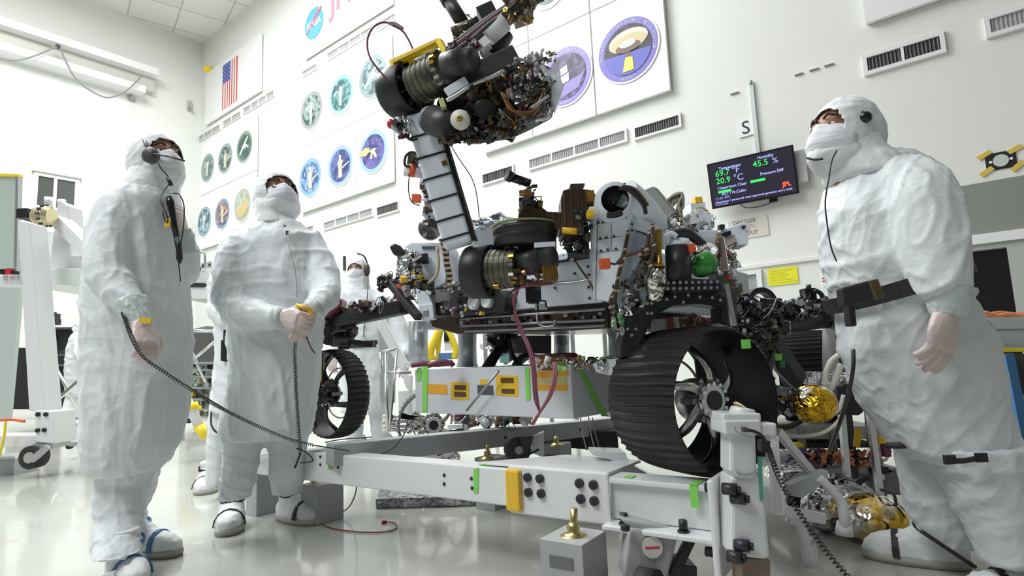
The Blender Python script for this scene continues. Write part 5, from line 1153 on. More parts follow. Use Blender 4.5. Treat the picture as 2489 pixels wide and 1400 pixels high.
b = MB(); pc(b, 1240, 430, 2.16, 1288, 446, 2.18, 11, BLACKG); pc(b, 1232, 425, 2.15, 1244, 432, 2.16, 14, BLACK); pb(b, 1262, 478, 1294, 520, 2.2, .06, mat('navy_block', (.02, .025, .06), .3)); greeble(b, [(1262, 440), (1298, 440), (1312, 500), (1262, 510)], 2.14, 2.22, 40, [BLACK, GREYMET, OLIVE, DARK, GOLD], (6, 16), 5)
pc(b, 1262, 470, 2.13, 1292, 468, 2.13, 8, KAPTON); b.build('sensor_stalk', ARM)
b = MB(); greeble(b, [(1398, 500), (1436, 500), (1432, 625), (1375, 618), (1372, 570), (1410, 565)], 2.12, 2.26, 60, [BLACK, DARK, BLACKG, OLIVE, GREYMET, BLACK], (7, 20), 6); pb(b, 1398, 505, 1430, 620, 2.2, .08, BLACK); pc(b, 1368, 560, 2.14, 1402, 562, 2.12, 8, YELLOW); b.build('actuator_cluster', ARM)
# elbow
drum_black(958, 232, 2.24, 1010, 208, 2.16, .108, 'elbow_drum')
housing(1010, 208, 2.15, 1082, 172, 2.08, .078, OLIVE, 'elbow_gearbox', 6, 18)
motor(1084, 160, 2.0, 1156, 142, 1.94, .048)
b = MB(); b.beam(at(950, 157, 2.12), at(1068, 103, 2.08), .02, .028, YPAINT); b.beam(at(955, 152, 2.10), at(1068, 97, 2.06), .012, .01, mat('yellow_deep', (.8, .5, .02), .4)); b.beam(at(1068, 100, 2.06), at(1084, 128, 2.04), .02, .02, YPAINT); b.beam(at(998, 138, 2.12), at(1002, 165, 2.12), .02, .02, YPAINT); b.build('yellow_bracket', ARM)
b = MB(); pb(b, 1030, 124, 1058, 138, 2.08, .04, BOARD, .3); b.build('white_tag', ARM)
b = MB(); pt(b, [(948, 202, 2.1), (925, 175, 2.1), (902, 145, 2.1), (893, 115, 2.1), (896, 85, 2.1), (912, 62, 2.1), (935, 54, 2.1), (955, 62, 2.1), (978, 75, 2.1), (992, 95, 2.1), (1003, 118, 2.1)], 2.1, .004, MAROON, 6)
pt(b, [(944, 56), (962, 58), (980, 70)], 2.09, .006, mat('cable_lilac', (.3, .24, .3), .5)); b.build('looped_cable', ARM)
# forearm
b = MB(); pc(b, 1110, 140, 2.14, 1300, -12, 2.12, 22, mat('forearm_dark', (.12, .11, .11), .4, .4)); b.build('forearm_tube', ARM)
b = MB(); pc(b, 1184, 88, 2.07, 1226, 52, 2.06, 26, BOARD, n=32); pb(b, 1166, 88, 1190, 112, 2.0, .05, BOARD, .7); b.build('white_sleeve', ARM)
b = MB()
for k in range(5): pt(b, [(1082 + k * 3, 118 + k * 4), (1130 + k * 4, 82 + k * 4), (1180 + k * 2, 45 + k * 4), (1240, 5 + k * 4), (1290, -30)], 2.03, .0045, [mat('cable_mauve', (.34, .27, .32), .5), GREYMET, MAROON, GREYMET, CABLE][k])
b.build('forearm_cables', ARM)
b = MB(); greeble(b, [(1085, 110), (1140, 75), (1170, 110), (1140, 135), (1095, 140)], 2.0, 2.08, 70, [BROWN, GREYMET, MAROON, BLACK, DARK, STEEL], (5, 14), 8); b.build('wrist_wiring', ARM)
b = MB(); pc(b, 1090, 0, 2.2, 1128, 62, 2.2, 18, BLACK, n=28); pc(b, 1084, -10, 2.2, 1094, 6, 2.2, 21, BLACK, n=28); pc(b, 1100, 78, 2.18, 1158, 58, 2.16, 16, OLIVE, n=20); greeble(b, [(1098, 64), (1160, 45), (1165, 80), (1110, 95)], 2.12, 2.18, 20, [OLIVE, BLACK, DARK, GREYMET], (6, 14), 9); b.build('roll_motor', ARM)
b = MB(); pc(b, 1222, 80, 2.26, 1190, 140, 2.26, 30, BLACK, n=28); pb(b, 1160, 5, 1205, 40, 2.3, .1, BLACK, .4); b.build('forearm_motor', ARM)
b = MB(); pb(b, 1240, -30, 1290, 35, 2.14, .1, BROWN, .3); greeble(b, [(1215, -20), (1310, -20), (1290, 50), (1235, 45)], 2.0, 2.12, 90, [GOLD, KAPTON, BROWN, BLACK, MAROON, OLIVE], (5, 16), 10); b.build('wrist_gearbox', ARM)
b = MB(); pc(b, 1262, 6, 2.2, 1318, -12, 2.2, 16, BLACK); b.build('upper_motor', ARM)
# turret
TU = bpy.data.objects.new('tool_turret', None); sc.collection.objects.link(TU); TU.location = at(1200, 240, 2.15); TU.parent = ARM; TU.matrix_parent_inverse = worldof(ARM).inverted()
def tb(b, name, bevel=0): return b.build(name, ARM, bevel=bevel)
bpy.data.objects.remove(TU)
b = MB(); b.pxpoly([(1060, 235), (1090, 215), (1170, 190), (1250, 150), (1300, 140), (1350, 165), (1350, 250), (1290, 282), (1240, 305), (1150, 318), (1090, 305), (1060, 280)], 2.16, .16, mat('turret_core', (.016, .014, .012), .6)); tb(b, 'turret_body', .02)
b = MB(); p, q = at(1100, 215, 2.06), at(1256, 142, 2.06); X = (q - p).normalized(); N = YU.copy(); Zz = X.cross(N).normalized() * -1
b.box((p + q) / 2, ((q - p).length, .09, .075), mat('turret_cover', (.10, .09, .085), .3, .5), (X, N, Zz)); b.box((p + q) / 2 + Zz * .044, ((q - p).length * .95, .07, .012), OLIVE, (X, N, Zz)); tb(b, 'turret_cover_plate', .006)
b = MB(); b.box(at(1110, 212, 1.99), (.09, .02, .035), WROVER, ((XU + ZU * .6).normalized(), YU, (ZU - XU * .6).normalized())); pt(b, [(1085, 245), (1110, 232), (1150, 205), (1190, 190), (1225, 172)], 1.98, .009, mat('silver_sheet', (.7, .7, .72), .25, .9), 6); pb(b, 1068, 236, 1082, 262, 1.99, .03, mat('tape_lime', (.6, .62, .25), .4), .3); tb(b, 'turret_brackets', .003)
b = MB(); pc(b, 1052, 292, 2.1, 1106, 314, 2.02, 38, mat('motor_black', (0, 0, 0)), n=32); pc(b, 1040, 288, 2.12, 1056, 294, 2.1, 32, GREYMET, n=32); tb(b, 'drill_cylinder')
b = MB(); pc(b, 1150, 250, 2.08, 1182, 268, 2.0, 25, BLACK, n=28); tb(b, 'tool_motor')
b = MB(); c = at(1118, 290, 1.96); b.lathe(c, V3((-.1, -1, -.15)), [(-.02, .034), (.0, .035), (.008, .033), (.009, .001)], mat('cap_cream', (.72, .70, .64), .5), 36, cap=False); cc = c + V3((-.1, -1, -.15)).normalized() * .011
for k in range(5): a = k * 2 * pi / 5; b.ball(cc + V3((cos(a) * .007, 0, sin(a) * .007)), (.006, .003, .006), GOLD, 8)
tb(b, 'round_cover')
b = MB(); greeble(b, [(1150, 210), (1260, 165), (1340, 190), (1340, 270), (1290, 310), (1220, 330), (1140, 330), (1130, 270)], 1.96, 2.14, 230, [BLACK, OLIVE, BROWN, DARK, GREYMET, OLIVE, BLACK, GOLD, BROWN], (7, 22), 12); tb(b, 'turret_mechanisms')
b = MB(); greeble(b, [(1240, 150), (1300, 125), (1330, 150), (1300, 235), (1245, 245)], 1.93, 2.06, 90, [STEEL, ALU, GREYMET, STEEL, DARK, BLACK], (7, 20), 13); tb(b, 'silver_mechanism')
b = MB(); greeble(b, [(1150, 300), (1240, 290), (1262, 310), (1240, 340), (1160, 345), (1075, 345), (1080, 320)], 2.0, 2.16, 150, [BLACK, OLIVE, DARK, BROWN, BLACKG], (8, 20), 14); greeble(b, [(1290, 120), (1345, 125), (1355, 150), (1300, 160)], 2.0, 2.06, 40, [STEEL, WROVER, GTAPE, ALU, KAPTON], (4, 10), 15); tb(b, 'instrument_underside')
b = MB(); b.poly([at(x, y, 2.0) for x, y in ((1298, 160), (1355, 168), (1352, 184), (1300, 186))], YU * .08, WROVER); b.poly([at(x, y, 1.99) for x, y in ((1340, 180), (1362, 182), (1368, 215), (1350, 262), (1342, 235))], YU * .06, WROVER); tb(b, 'white_corner_shield', .004)
b = MB()
for k in range(9):
    P = [(1222 + rnd.uniform(-6, 6), 232 + rnd.uniform(-8, 8)), (1235 + k * 3, 262 + k * 2), (1262 + k * 4, 275 + rnd.uniform(-5, 8)), (1295 + k * 2, 268 - k), (1316, 240 + rnd.uniform(-8, 8)), (1318 + k, 215)]
    pt(b, P, 1.95 + .01 * (k % 3), .0032, [KAPTON, BROWN, BROWN, KAPTON][k % 4], 6)
tb(b, 'copper_harness')
b = MB(); pt(b, [(1135, 338), (1165, 341), (1195, 340), (1215, 330), (1232, 320)], 2.04, .003, MAROON); pt(b, [(1290, 262), (1310, 250), (1335, 232)], 1.93, .005, GREYMET); pt(b, [(1340, 262), (1330, 285), (1300, 292)], 1.98, .007, ALU); tb(b, 'turret_loops')
b = MB(); b.ball(at(950, 301, 2.16), (.016, .016, .02), RED, 14); pc(b, 958, 302, 2.16, 985, 322, 2.16, 14, GREYMET); greeble(b, [(960, 285), (1005, 290), (1000, 330), (970, 335)], 2.1, 2.18, 30, [ALU, GREYMET, STEEL, BLACK, WROVER], (6, 16), 17); pt(b, [(985, 330), (1000, 340), (1015, 336)], 2.12, .006, BLACK); tb(b, 'elbow_sensor')
b = MB(); greeble(b, [(1030, 270), (1060, 262), (1075, 285), (1045, 300)], 2.12, 2.2, 20, [ALU, STEEL, WROVER, GREYMET], (6, 16), 18); tb(b, 'elbow_fittings')
# thin drop wire
b = MB(); pt(b, [(1097, 355), (1115, 385), (1145, 430), (1158, 470), (1165, 528)], 2.6, .0025, CABLE); b.build('drop_wire', RV)

# ---------------- mast and deck items at the left
YM = 2.85
MA = bpy.data.objects.new('mast', None); sc.collection.objects.link(MA); MA.location = at(1045, 600, YM); MA.parent = RV; MA.matrix_parent_inverse = Matrix.Translation(-MID)
b = MB(); b.pxpoly([(978, 600), (1000, 588), (1078, 590), (1085, 690), (1050, 705), (962, 682)], YM, .25, WROVER); b.pxpoly([(1078, 600), (1110, 605), (1128, 700), (1085, 706)], YM - .04, .2, WROVER); b.build('mast_base_box', MA, bevel=.008)
b = MB(); b.pxpoly([(965, 612), (985, 600), (1012, 606), (1022, 668), (1000, 684), (960, 680)], YM - .03, .06, SILVERF); b.build('foil_wrap', MA, bevel=.01)
b = MB(); b.pxpoly([(945, 598), (958, 590), (972, 596), (985, 612), (975, 622), (955, 618)], YM - .05, .05, BLACK); b.build('black_cap', MA, bevel=.01)
b = MB(); pb(b, 1022, 616, 1040, 640, YM - .04, .03, BLACK, .1); pb(b, 998, 616, 1006, 624, YM - .04, .03, BLACK); pt(b, [(1030, 625), (1015, 635), (1005, 645), (1015, 655)], YM - .06, .016, BLACK, 8); greeble(b, [(1000, 640), (1025, 650), (1030, 690), (960, 690), (965, 675)], YM - .12, YM - .03, 26, [BLACK, GREYMET, YELLOW, DARK, BOARD], (6, 14), 20)
for i in range(8): pb(b, 1026 + i * 5, 598, 1029 + i * 5, 604, YM - .01, .02, DARK)
b.build('base_fittings', MA)
b = MB(); P = [(1072, 580), (1082, 600), (1086, 640), (1092, 670), (1086, 705)]; pt(b, P, YM - .1, .015, BROWN, 8)
for i in range(9): f = i / 9; x = 1074 + 18 * min(1, f * 1.4); y = 585 + 115 * f; pb(b, x - 6, y, x + 8, y + 5, YM - .13, .04, mat('tie_tan', (0, 0, 0)))
pt(b, [(1062, 600), (1066, 640), (1060, 670), (1040, 690)], YM - .08, .008, mat('tie_tan', (0, 0, 0)), 6); b.build('mast_harness', MA)
b = MB(); c = at(1045, 555, YM); D = V3((0, -1, 0)); b.lathe(c + YU * .04, D, [(0, .05), (.01, .058), (.05, .058), (.055, .045), (.058, .045), (.06, .03), (.075, .03), (.076, .012), (.08, .012)], mat('gear_grey', (.16, .15, .15), .3, .8), 32)
for k in range(8): a = k * pi / 4; q = c + V3((cos(a) * .042, -.012, sin(a) * .042)); b.cyl(q, q - YU * .01, .005, STEEL, n=6)
b.build('mast_pivot', MA)
b = MB(); pc(b, 1043, 535, YM, 1040, 500, YM, 14, WROVER, 10); pc(b, 1040, 505, YM, 1030, 440, YM, 7, GREYMET); greeble(b, [(1022, 425), (1052, 430), (1060, 500), (1060, 535), (1028, 535), (1030, 480)], YM - .06, YM + .02, 60, [WROVER, BLACK, GREYMET, DARK, WROVER, BROWN, ALU], (6, 16), 22); b.build('mast_tube', MA)
b = MB(); pc(b, 982, 413, YM - .02, 1030, 420, YM, 15, WROVER); pc(b, 993, 413, YM - .021, 1008, 416, YM - .01, 16.5, ORANGE); b.build('mast_camera', MA)
b = MB(); pb(b, 1000, 470, 1022, 490, YM - .04, .04, ORANGE, -.1); b.build('red_lens_cover', MA, bevel=.004)
b = MB(); pb(b, 990, 372, 1012, 400, YM - .02, .06, OLIVE, -.15); pt(b, [(996, 405), (984, 400), (986, 380), (998, 370), (1012, 372)], YM - .05, .007, BLACK, 8); greeble(b, [(988, 372), (1020, 372), (1030, 410), (1000, 408)], YM - .05, YM, 18, [BLACK, BROWN, GREYMET], (6, 14), 23); pt(b, [(995, 425), (993, 460), (1000, 490), (1020, 500)], YM - .03, .003, BROWN); b.build('mast_head', MA)
b = MB(); pc(b, 1082, 368, YM - .05, 1086, 392, YM - .05, 14, mat('lens_cover', (.5, .52, .5), .4)); pc(b, 1086, 388, YM - .05, 1086, 400, YM - .05, 12, mat('lens_green', (.12, .22, .14), .3)); pc(b, 1060, 385, YM - .02, 1076, 382, YM - .04, 8, DARK); b.build('mast_side_camera', MA)
b = MB(); b.pxpoly([(1120, 545), (1210, 520), (1260, 530), (1215, 600), (1150, 600)], 3.1, .35, mat('foil_sheet_base', (.55, .55, .56), .5)); b.build('deck_box', RV, bevel=.01)
b = MB()
for (x, y, rx, ry) in ((1145, 545, .06, .03), (1175, 540, .05, .025), (1205, 530, .055, .035), (1160, 552, .05, .02)): b.ball(at(x, y, 3.05), (rx, .06, ry), SILVERF, 16)
pb(b, 1196, 522, 1214, 532, 2.98, .06, DARK); b.build('crumpled_foil', RV)
# front hazard cameras strip
HZ = MB(); fpoly(HZ, [(1056, 735), (1100, 725), (1215, 705), (1232, 722), (1225, 755), (1100, 770), (1060, 768)], .10, .08, BLACK); hz = HZ.build('hazard_camera_bar', RV, bevel=.006)
for i, (x, y, r, m) in enumerate(((1094, 742, .024, DARK), (1112, 742, .022, mat('lens_maroon', (.10, .05, .08), .15)), (1155, 738, .030, mat('lens_cover', (0, 0, 0))), (1188, 733, .030, mat('lens_cover', (0, 0, 0))))):
    b = MB(); p = fp(x, y, .10); b.lathe(p, FWD, [(0, r), (.02, r), (.022, r * .8), (.016, r * .75), (.017, .001)], m, 28, cap=False); b.build('hazard_camera', hz)
b = MB(); greeble(b, [(1060, 745), (1230, 725), (1225, 760), (1100, 772)], 2.55, 2.62, 40, [BLACK, YELLOW, WROVER, GREYMET, KAPTON, DARK], (4, 10), 25); b.build('camera_bar_fittings', RV)
b = MB(); pb(b, 1018, 738, 1054, 776, 2.72, .10, WROVER, .08); b.pxpoly([(1010, 700), (1040, 712), (1052, 740), (1016, 742)], 2.74, .08, WROVER); pb(b, 1028, 752, 1042, 770, 2.715, .02, GREYMET, .08); b.build('corner_box', RV, bevel=.005)
b = MB(); pb(b, 962, 690, 992, 730, 2.85, .08, ORANGE, -.1); b.build('orange_cover', RV, bevel=.005)
b = MB(); pb(b, 1026, 688, 1052, 706, 2.8, .03, mat('green_board', (.10, .22, .10), .4)); greeble(b, [(985, 690), (1060, 690), (1050, 740), (990, 735)], 2.74, 2.9, 40, [BROWN, GREYMET, WROVER, BLACK, OLIVE, ALU], (6, 16), 26); b.build('deck_electronics', RV)
b = MB(); b.pxpoly([(1045, 705), (1130, 700), (1200, 700), (1205, 712), (1100, 728), (1050, 738)], 2.78, .3, mat('deck_grey', (.42, .41, .40), .3, .6)); greeble(b, [(1080, 690), (1135, 690), (1135, 715), (1080, 712)], 2.6, 2.75, 30, [BLACK, DARK, BROWN, GREYMET], (5, 14), 27); b.build('front_deck_shelf', RV)
b = MB(); pb(b, 1278, 685, 1315, 730, 2.3, .09, BLACK); pc(b, 1297, 728, 2.33, 1297, 738, 2.33, 14, BLACKG); greeble(b, [(1272, 680), (1320, 680), (1315, 705), (1275, 705)], 2.25, 2.3, 14, [BLACK, DARK], (6, 12), 28); b.build('black_connector', RV, bevel=.006)
b = MB(); pb(b, 1300, 738, 1330, 752, 2.38, .02, WROVER); pt(b, [(1308, 760), (1308, 735), (1325, 732), (1328, 748)], 2.36, .004, BLACK); b.build('small_bracket', RV)
# pink cable bundle over the front down past the support box
b = MB()
for k in range(4):
    o_ = k * 2.2
    pt(b, [(1350 - o_, 683 + o_, 2.2), (1310, 684 + o_ * 1.4, 2.2), (1270, 690 + o_, 2.2), (1255 - o_, 720, 2.22), (1250 + o_ * .6, 760, 2.24), (1262 + o_, 800, 2.24), (1280 + o_, 840, 2.2), (1292 + o_, 880, 2.18), (1296 + o_, 920, 2.18), (1300 + o_, 970, 2.2), (1312, 1000, 2.2)], 2.2, .0042, PINKC if k % 2 else MAROON)
    pt(b, [(1345 + o_, 880, 2.2), (1346 + o_, 915, 2.18), (1334 + o_, 960, 2.18), (1312 + o_ * .4, 1000, 2.2), (1290 + o_, 1032, 2.22)], 2.2, .0038, PINKC)
for k in range(2): pt(b, [(1270, 690, 2.2), (1240, 712, 2.3), (1225, 728, 2.4)], 2.2, .004, MAROON)
b.build('pink_cable_bundle', RV)
b = MB(); pt(b, [(1310, 680), (1300, 665), (1320, 655)], 2.15, .004, MAROON); greeble(b, [(1355, 575), (1395, 575), (1400, 640), (1360, 625)], 2.18, 2.28, 16, [MAROON, BLACK, GREYMET], (5, 12), 29); b.build('shoulder_wiring', RV)

# ---------------- left suspension: rocker beam, steering unit
b = MB(); b.beam(at(815, 782, 3.3), at(985, 745, 3.0), .08, .075, BLACK); b.build('rocker_beam', RV, bevel=.01)
b = MB(); b.beam(at(920, 688, 2.95), at(1052, 690, 2.8), .035, .035, BLACK); b.beam(at(950, 690, 2.9), at(1018, 772, 2.7), .035, .035, BLACK); b.build('deployment_strut', RV, bevel=.005)
b = MB(); greeble(b, [(918, 672), (950, 668), (960, 690), (925, 705)], 2.88, 2.96, 34, [BLACK, BLACKG, DARK], (6, 16), 30); b.build('strut_knuckle', RV)
b = MB(); greeble(b, [(850, 740), (960, 722), (985, 735), (860, 758)], 3.0, 3.2, 60, [BLACK, DARK, BROWN, GREYMET, BLACK, BOARD], (6, 16), 31); b.build('beam_cabling', RV)
b = MB(); greeble(b, [(775, 775), (835, 745), (860, 800), (850, 835), (790, 835), (778, 800)], 3.25, 3.5, 120, [BLACK, DARK, BLACKG, BROWN, BLACK], (9, 26), 32); b.build('steering_actuator', RV)
b = MB(); b.pxpoly([(778, 772), (790, 745), (812, 718), (832, 728), (828, 745), (800, 770)], 3.2, .12, mat('maroon_bag', (.20, .03, .06), .35, bump=.6, bump_scale=25)); b.build('maroon_cover', RV, bevel=.015)
b = MB(); b.beam(at(862, 832, 3.3), at(908, 838, 3.3), .03, .03, BLACK); b.beam(at(815, 832, 3.3), at(862, 832, 3.3), .02, .02, BLACK); b.beam(at(776, 830, 3.4), at(778, 930, 3.4), .02, .025, BRASS); b.beam(at(778, 860, 3.42), at(781, 935, 3.42), .02, .04, OLIVE); greeble(b, [(762, 920), (800, 915), (812, 975), (768, 978)], 3.3, 3.44, 50, [BLACK, OLIVE, BLACK, DARK, BROWN, BLACK], (7, 20), 33); pb(b, 772, 808, 780, 845, 3.38, .04, BLACK); b.build('steering_fork', RV)

# ---------------- near side suspension arch and hardware
b = MB(); b.pxpoly([(1508, 870), (1508, 838), (1520, 795), (1545, 755), (1590, 722), (1650, 708), (1730, 706), (1785, 722), (1770, 790), (1752, 788), (1752, 745), (1700, 738), (1640, 742), (1600, 762), (1578, 790), (1562, 835), (1560, 870)], 2.14, .12, BLACK); arch = b.build('rocker_arch', RV, bevel=.008)
b = MB()
for x, y in ((1573, 738), (1583, 738), (1573, 762), (1583, 762), (1640, 722), (1672, 718), (1700, 722), (1730, 724), (1750, 730), (1525, 800), (1535, 815), (1620, 728), (1660, 735), (1545, 800)): p = at(x, y, 2.138); b.cyl(p, p - YU * .006, .006, STEEL, n=8)
b.build('arch_bolts', arch)
b = MB(); b.pxpoly([(1612, 695), (1618, 682), (1660, 675), (1752, 680), (1760, 706), (1640, 712)], 2.08, .12, BLACK); brk = b.build('rocker_bracket', RV, bevel=.006)
b = MB()
for i in range(9):
    for j in range(2): p = at(1622 + i * 15, 688 + j * 14 - i * .3, 2.078); b.cyl(p, p - YU * .007, .0065, STEEL, n=8)
b.build('bracket_bolts', brk)
b = MB(); b.beam(at(1764, 690, 2.02), at(1784, 792, 2.02), .016, .016, ALU); b.build('silver_strut', RV)
b = MB(); b.pxpoly([(1500, 880), (1480, 800), (1495, 745), (1520, 760), (1520, 880)], 2.35, .06, PLASTIC); b.build('plastic_shroud', RV)
b = MB()
for i in range(6): b.ball(at(1496 + rnd.uniform(-10, 18), 760 + i * 9, 2.12), (.011, .009, .017), [SILVERF, mat('green_pale', (.12, .35, .12), .3), SILVERF, GTAPE, SILVERF, PLASTIC][i], 10)
greeble(b, [(1480, 745), (1525, 745), (1525, 800), (1485, 810)], 2.1, 2.16, 26, [SILVERF, GREYMET, mat('green_pale', (0, 0, 0)), BLACK, BOARD], (5, 12), 90)
b.build('green_wrapped_fitting', RV)
# reddish machinery seen through the arch
b = MB(); b.pxpoly([(1565, 800), (1580, 780), (1760, 770), (1765, 800), (1640, 806)], 2.6, .2, mat('machinery_maroon', (.10, .045, .04), .4)); pb(b, 1580, 775, 1622, 806, 2.55, .06, mat('panel_grey', (.5, .5, .46), .5)); pb(b, 1638, 770, 1652, 806, 2.55, .06, mat('panel_grey', (0, 0, 0))); pb(b, 1622, 772, 1638, 806, 2.54, .06, mat('cover_dusty_red', (.28, .08, .08), .5)); greeble(b, [(1660, 770), (1760, 765), (1760, 800), (1660, 800)], 2.45, 2.6, 30, [BROWN, BLACK, KAPTON, MAROON], (8, 20), 40); b.pxpoly([(1735, 735), (1762, 765), (1730, 765)], 2.5, .02, BOARD); b.build('inner_side_machinery', RV)
# black cylinder with white top
b = MB(); pc(b, 1650, 685, 2.1, 1648, 600, 2.1, 30, BLACK, 32, n=32); b.build('canister', RV)
b = MB(); pc(b, 1648, 604, 2.1, 1647, 583, 2.1, 31, WROVER, 27, n=32); pt(b, [(1612, 605), (1612, 580), (1630, 568), (1645, 575)], 2.06, .01, WROVER, 10); pt(b, [(1635, 570), (1665, 565), (1690, 580), (1712, 600)], 2.12, .018, BLACK, 10); b.build('canister_cap', RV)
b = MB(); pb(b, 1676, 592, 1692, 612, 2.04, .03, ORANGE, .2); b.build('orange_cap', RV)
GB = mat('green_film', (.05, .30, .05), .12, noise_amt=.5, noise_scale=18, bump=1.0, bump_scale=22); 
b = MB(); b.ball(at(1712, 640, 2.12), (.05, .05, .045), GB, 20); b.ball(at(1706, 655, 2.12), (.04, .05, .03), GB, 16); b.build('green_film_cover', RV)
b = MB(); b.ball(at(1710, 612, 2.14), (.055, .05, .035), SILVERF, 18); b.build('foil_cover', RV)
# foil cone with gold stem
b = MB(); b.lathe(at(1603, 648, 2.02), at(1597, 690, 2.02) - at(1603, 648, 2.02), [(0, .012), (.02, .02), (.055, .038), (.058, .034), (.09, .03), (.12, .022), (.13, .001)], foil('foil_gold_mixed', (.5, .48, .42), (.95, .93, .85), 10), 24); b.lathe(at(1601, 560, 2.04), at(1603, 652, 2.02) - at(1601, 560, 2.04), [(0, .012), (.08, .009), (.12, .011), (.14, .02)], GOLD, 16); b.build('foil_cone', RV)
b = MB(); greeble(b, [(1560, 600), (1590, 590), (1590, 680), (1545, 690)], 2.04, 2.14, 60, [KAPTON, BROWN, BROWN, OLIVE, BLACK, BOARD], (6, 16), 41); b.build('harness_cluster', RV)
b = MB(); pb(b, 1540, 690, 1620, 740, 2.25, .1, GREYMET); pc(b, 1520, 700, 2.2, 1528, 745, 2.2, 7, STEEL); pc(b, 1560, 700, 2.2, 1572, 750, 2.2, 9, WROVER); greeble(b, [(1490, 690), (1610, 690), (1560, 760), (1500, 780)], 2.14, 2.25, 60, [GREYMET, ALU, BLACK, WROVER, STEEL, DARK], (7, 20), 42); b.build('side_fittings', RV)
# deck items at the right
PG = mat('plate_grey', (.46, .46, .42), .5, noise_amt=.1)
b = MB(); b.pxpoly([(1565, 462), (1588, 452), (1640, 515), (1632, 545), (1600, 530), (1572, 495)], 2.35, .05, PG); b.pxpoly([(1588, 452), (1600, 458), (1652, 520), (1640, 515)], 2.36, .02, PG); b.build('grey_antenna_plate', RV, bevel=.004)
b = MB()
for k in range(14): pt(b, [(1612 + rnd.uniform(-5, 12), 520), (1625 + rnd.uniform(-8, 12), 490 + rnd.uniform(-10, 10)), (1650 + rnd.uniform(-8, 10), 472 + rnd.uniform(-4, 14)), (1655 + rnd.uniform(-8, 8), 500), (1640 + rnd.uniform(-10, 20), 530 + rnd.uniform(-10, 10))], 2.4 + rnd.uniform(-.05, .05), .005, rnd.choice([OLIVE, GREYMET, BROWN, mat('cable_sand', (.45, .42, .33), .5)]))
b.build('cable_tangle', RV)
b = MB(); greeble(b, [(1590, 540), (1680, 520), (1690, 580), (1610, 590), (1600, 570)], 2.2, 2.45, 90, [GREYMET, WROVER, PG, OLIVE, BLACK, BROWN, ALU, BOARD], (7, 22), 43); b.build('deck_hardware', RV)
b = MB(); pb(b, 1672, 520, 1732, 560, 2.5, .12, WROVER, .05); pb(b, 1680, 492, 1716, 522, 2.5, .1, WROVER, .05); greeble(b, [(1672, 515), (1735, 515), (1735, 560), (1672, 560)], 2.44, 2.5, 26, [BLACK, DARK, GREYMET, WROVER, BOARD], (5, 13), 44); pb(b, 1690, 478, 1708, 494, 2.5, .05, YELLOW, .05); pt(b, [(1682, 530), (1690, 510), (1705, 505), (1722, 515)], 2.43, .004, BRASS); b.build('white_instrument', RV, bevel=.004)
b = MB(); b.pxpoly([(1690, 560), (1745, 558), (1755, 585), (1752, 660), (1735, 660), (1700, 620)], 2.3, .1, WROVER); b.ring(at(1743, 608, 2.25), V3((.9, -.4, 0)), .03, .07, .02, BROWN, 28); b.beam(at(1750, 575, 2.2), at(1762, 660, 2.2), .02, .03, mat('copper_strip', (.55, .45, .40), .25, .9)); b.build('side_box', RV, bevel=.005)
b = MB(); b.pxpoly([(1752, 560), (1812, 538), (1822, 556), (1818, 596), (1790, 596), (1786, 572), (1756, 578)], 2.35, .10, WROVER); cam2 = b.build('white_camera_box', RV, bevel=.005)
b = MB(); b.pxpoly([(1754, 568), (1776, 560), (1778, 570), (1756, 578)], 2.33, .03, BLACKG); b.pxpoly([(1805, 548), (1814, 548), (1811, 556)], 2.33, .03, BLACK); b.pxpoly([(1752, 580), (1788, 574), (1788, 592), (1756, 600)], 2.34, .03, mat('cover_tan', (.5, .42, .36), .4)); pb(b, 1750, 545, 1762, 556, 2.33, .03, BLACK); b.build('camera_windows', cam2)
b = MB(); greeble(b, [(1756, 600), (1785, 610), (1795, 650), (1780, 700), (1750, 690)], 2.2, 2.35, 50, [BLACK, GREYMET, mat('leaf_green', (.1, .35, .08), .4), BROWN, ALU, RED, BOARD], (6, 15), 45); b.build('side_connectors', RV)
b = MB(); b.pxpoly([(1740, 655), (1770, 660), (1790, 700), (1795, 800), (1762, 790), (1740, 720)], 2.3, .1, DARK); pb(b, 1770, 688, 1806, 712, 2.3, .1, OLIVE); b.build('side_bracket', RV, bevel=.005)
# rear arm and cabling, right
b = MB(); greeble(b, [(1775, 710), (1880, 740), (1900, 800), (1880, 850), (1800, 830), (1780, 760)], 2.5, 2.9, 230, [BLACK, BLACKG, DARK, BLACK, BROWN, BLACKG, BLACK, GREYMET], (8, 24), 46); b.build('differential_cluster', RV)
b = MB(); b.ring(at(1840, 742, 2.9), V3((.2, -1, 0)), .06, .085, .05, BLACK, 32); pc(b, 1845, 760, 2.88, 1846, 735, 2.88, 14, mat('disc_grey', (.45, .47, .48), .4), 4); pb(b, 1795, 720, 1810, 736, 2.7, .04, KAPTON); b.build('rear_ring', RV)
b = MB(); pc(b, 1870, 785, 2.9, 2012, 772, 3.1, 28, BLACK, 25, n=28); b.pxpoly([(1880, 750), (1960, 725), (2015, 745), (2025, 775), (2010, 792), (1990, 798), (1890, 806)], 3.0, .12, BLACK); b.build('rear_beam', RV, bevel=.01)
b = MB(); greeble(b, [(1880, 735), (1960, 720), (2010, 745), (1990, 765), (1890, 770)], 2.85, 3.0, 110, [BLACK, DARK, BLACKG, BLACK, BLACK, BLACK, GREYMET], (7, 18), 47); pb(b, 1958, 700, 1985, 735, 2.98, .06, BLACK); pc(b, 1965, 692, 2.96, 1966, 705, 2.96, 6, BLACK); pt(b, [(1980, 705), (1996, 715), (2003, 738), (2000, 755)], 2.94, .012, BLACK, 8); b.build('rear_mechanism', RV)
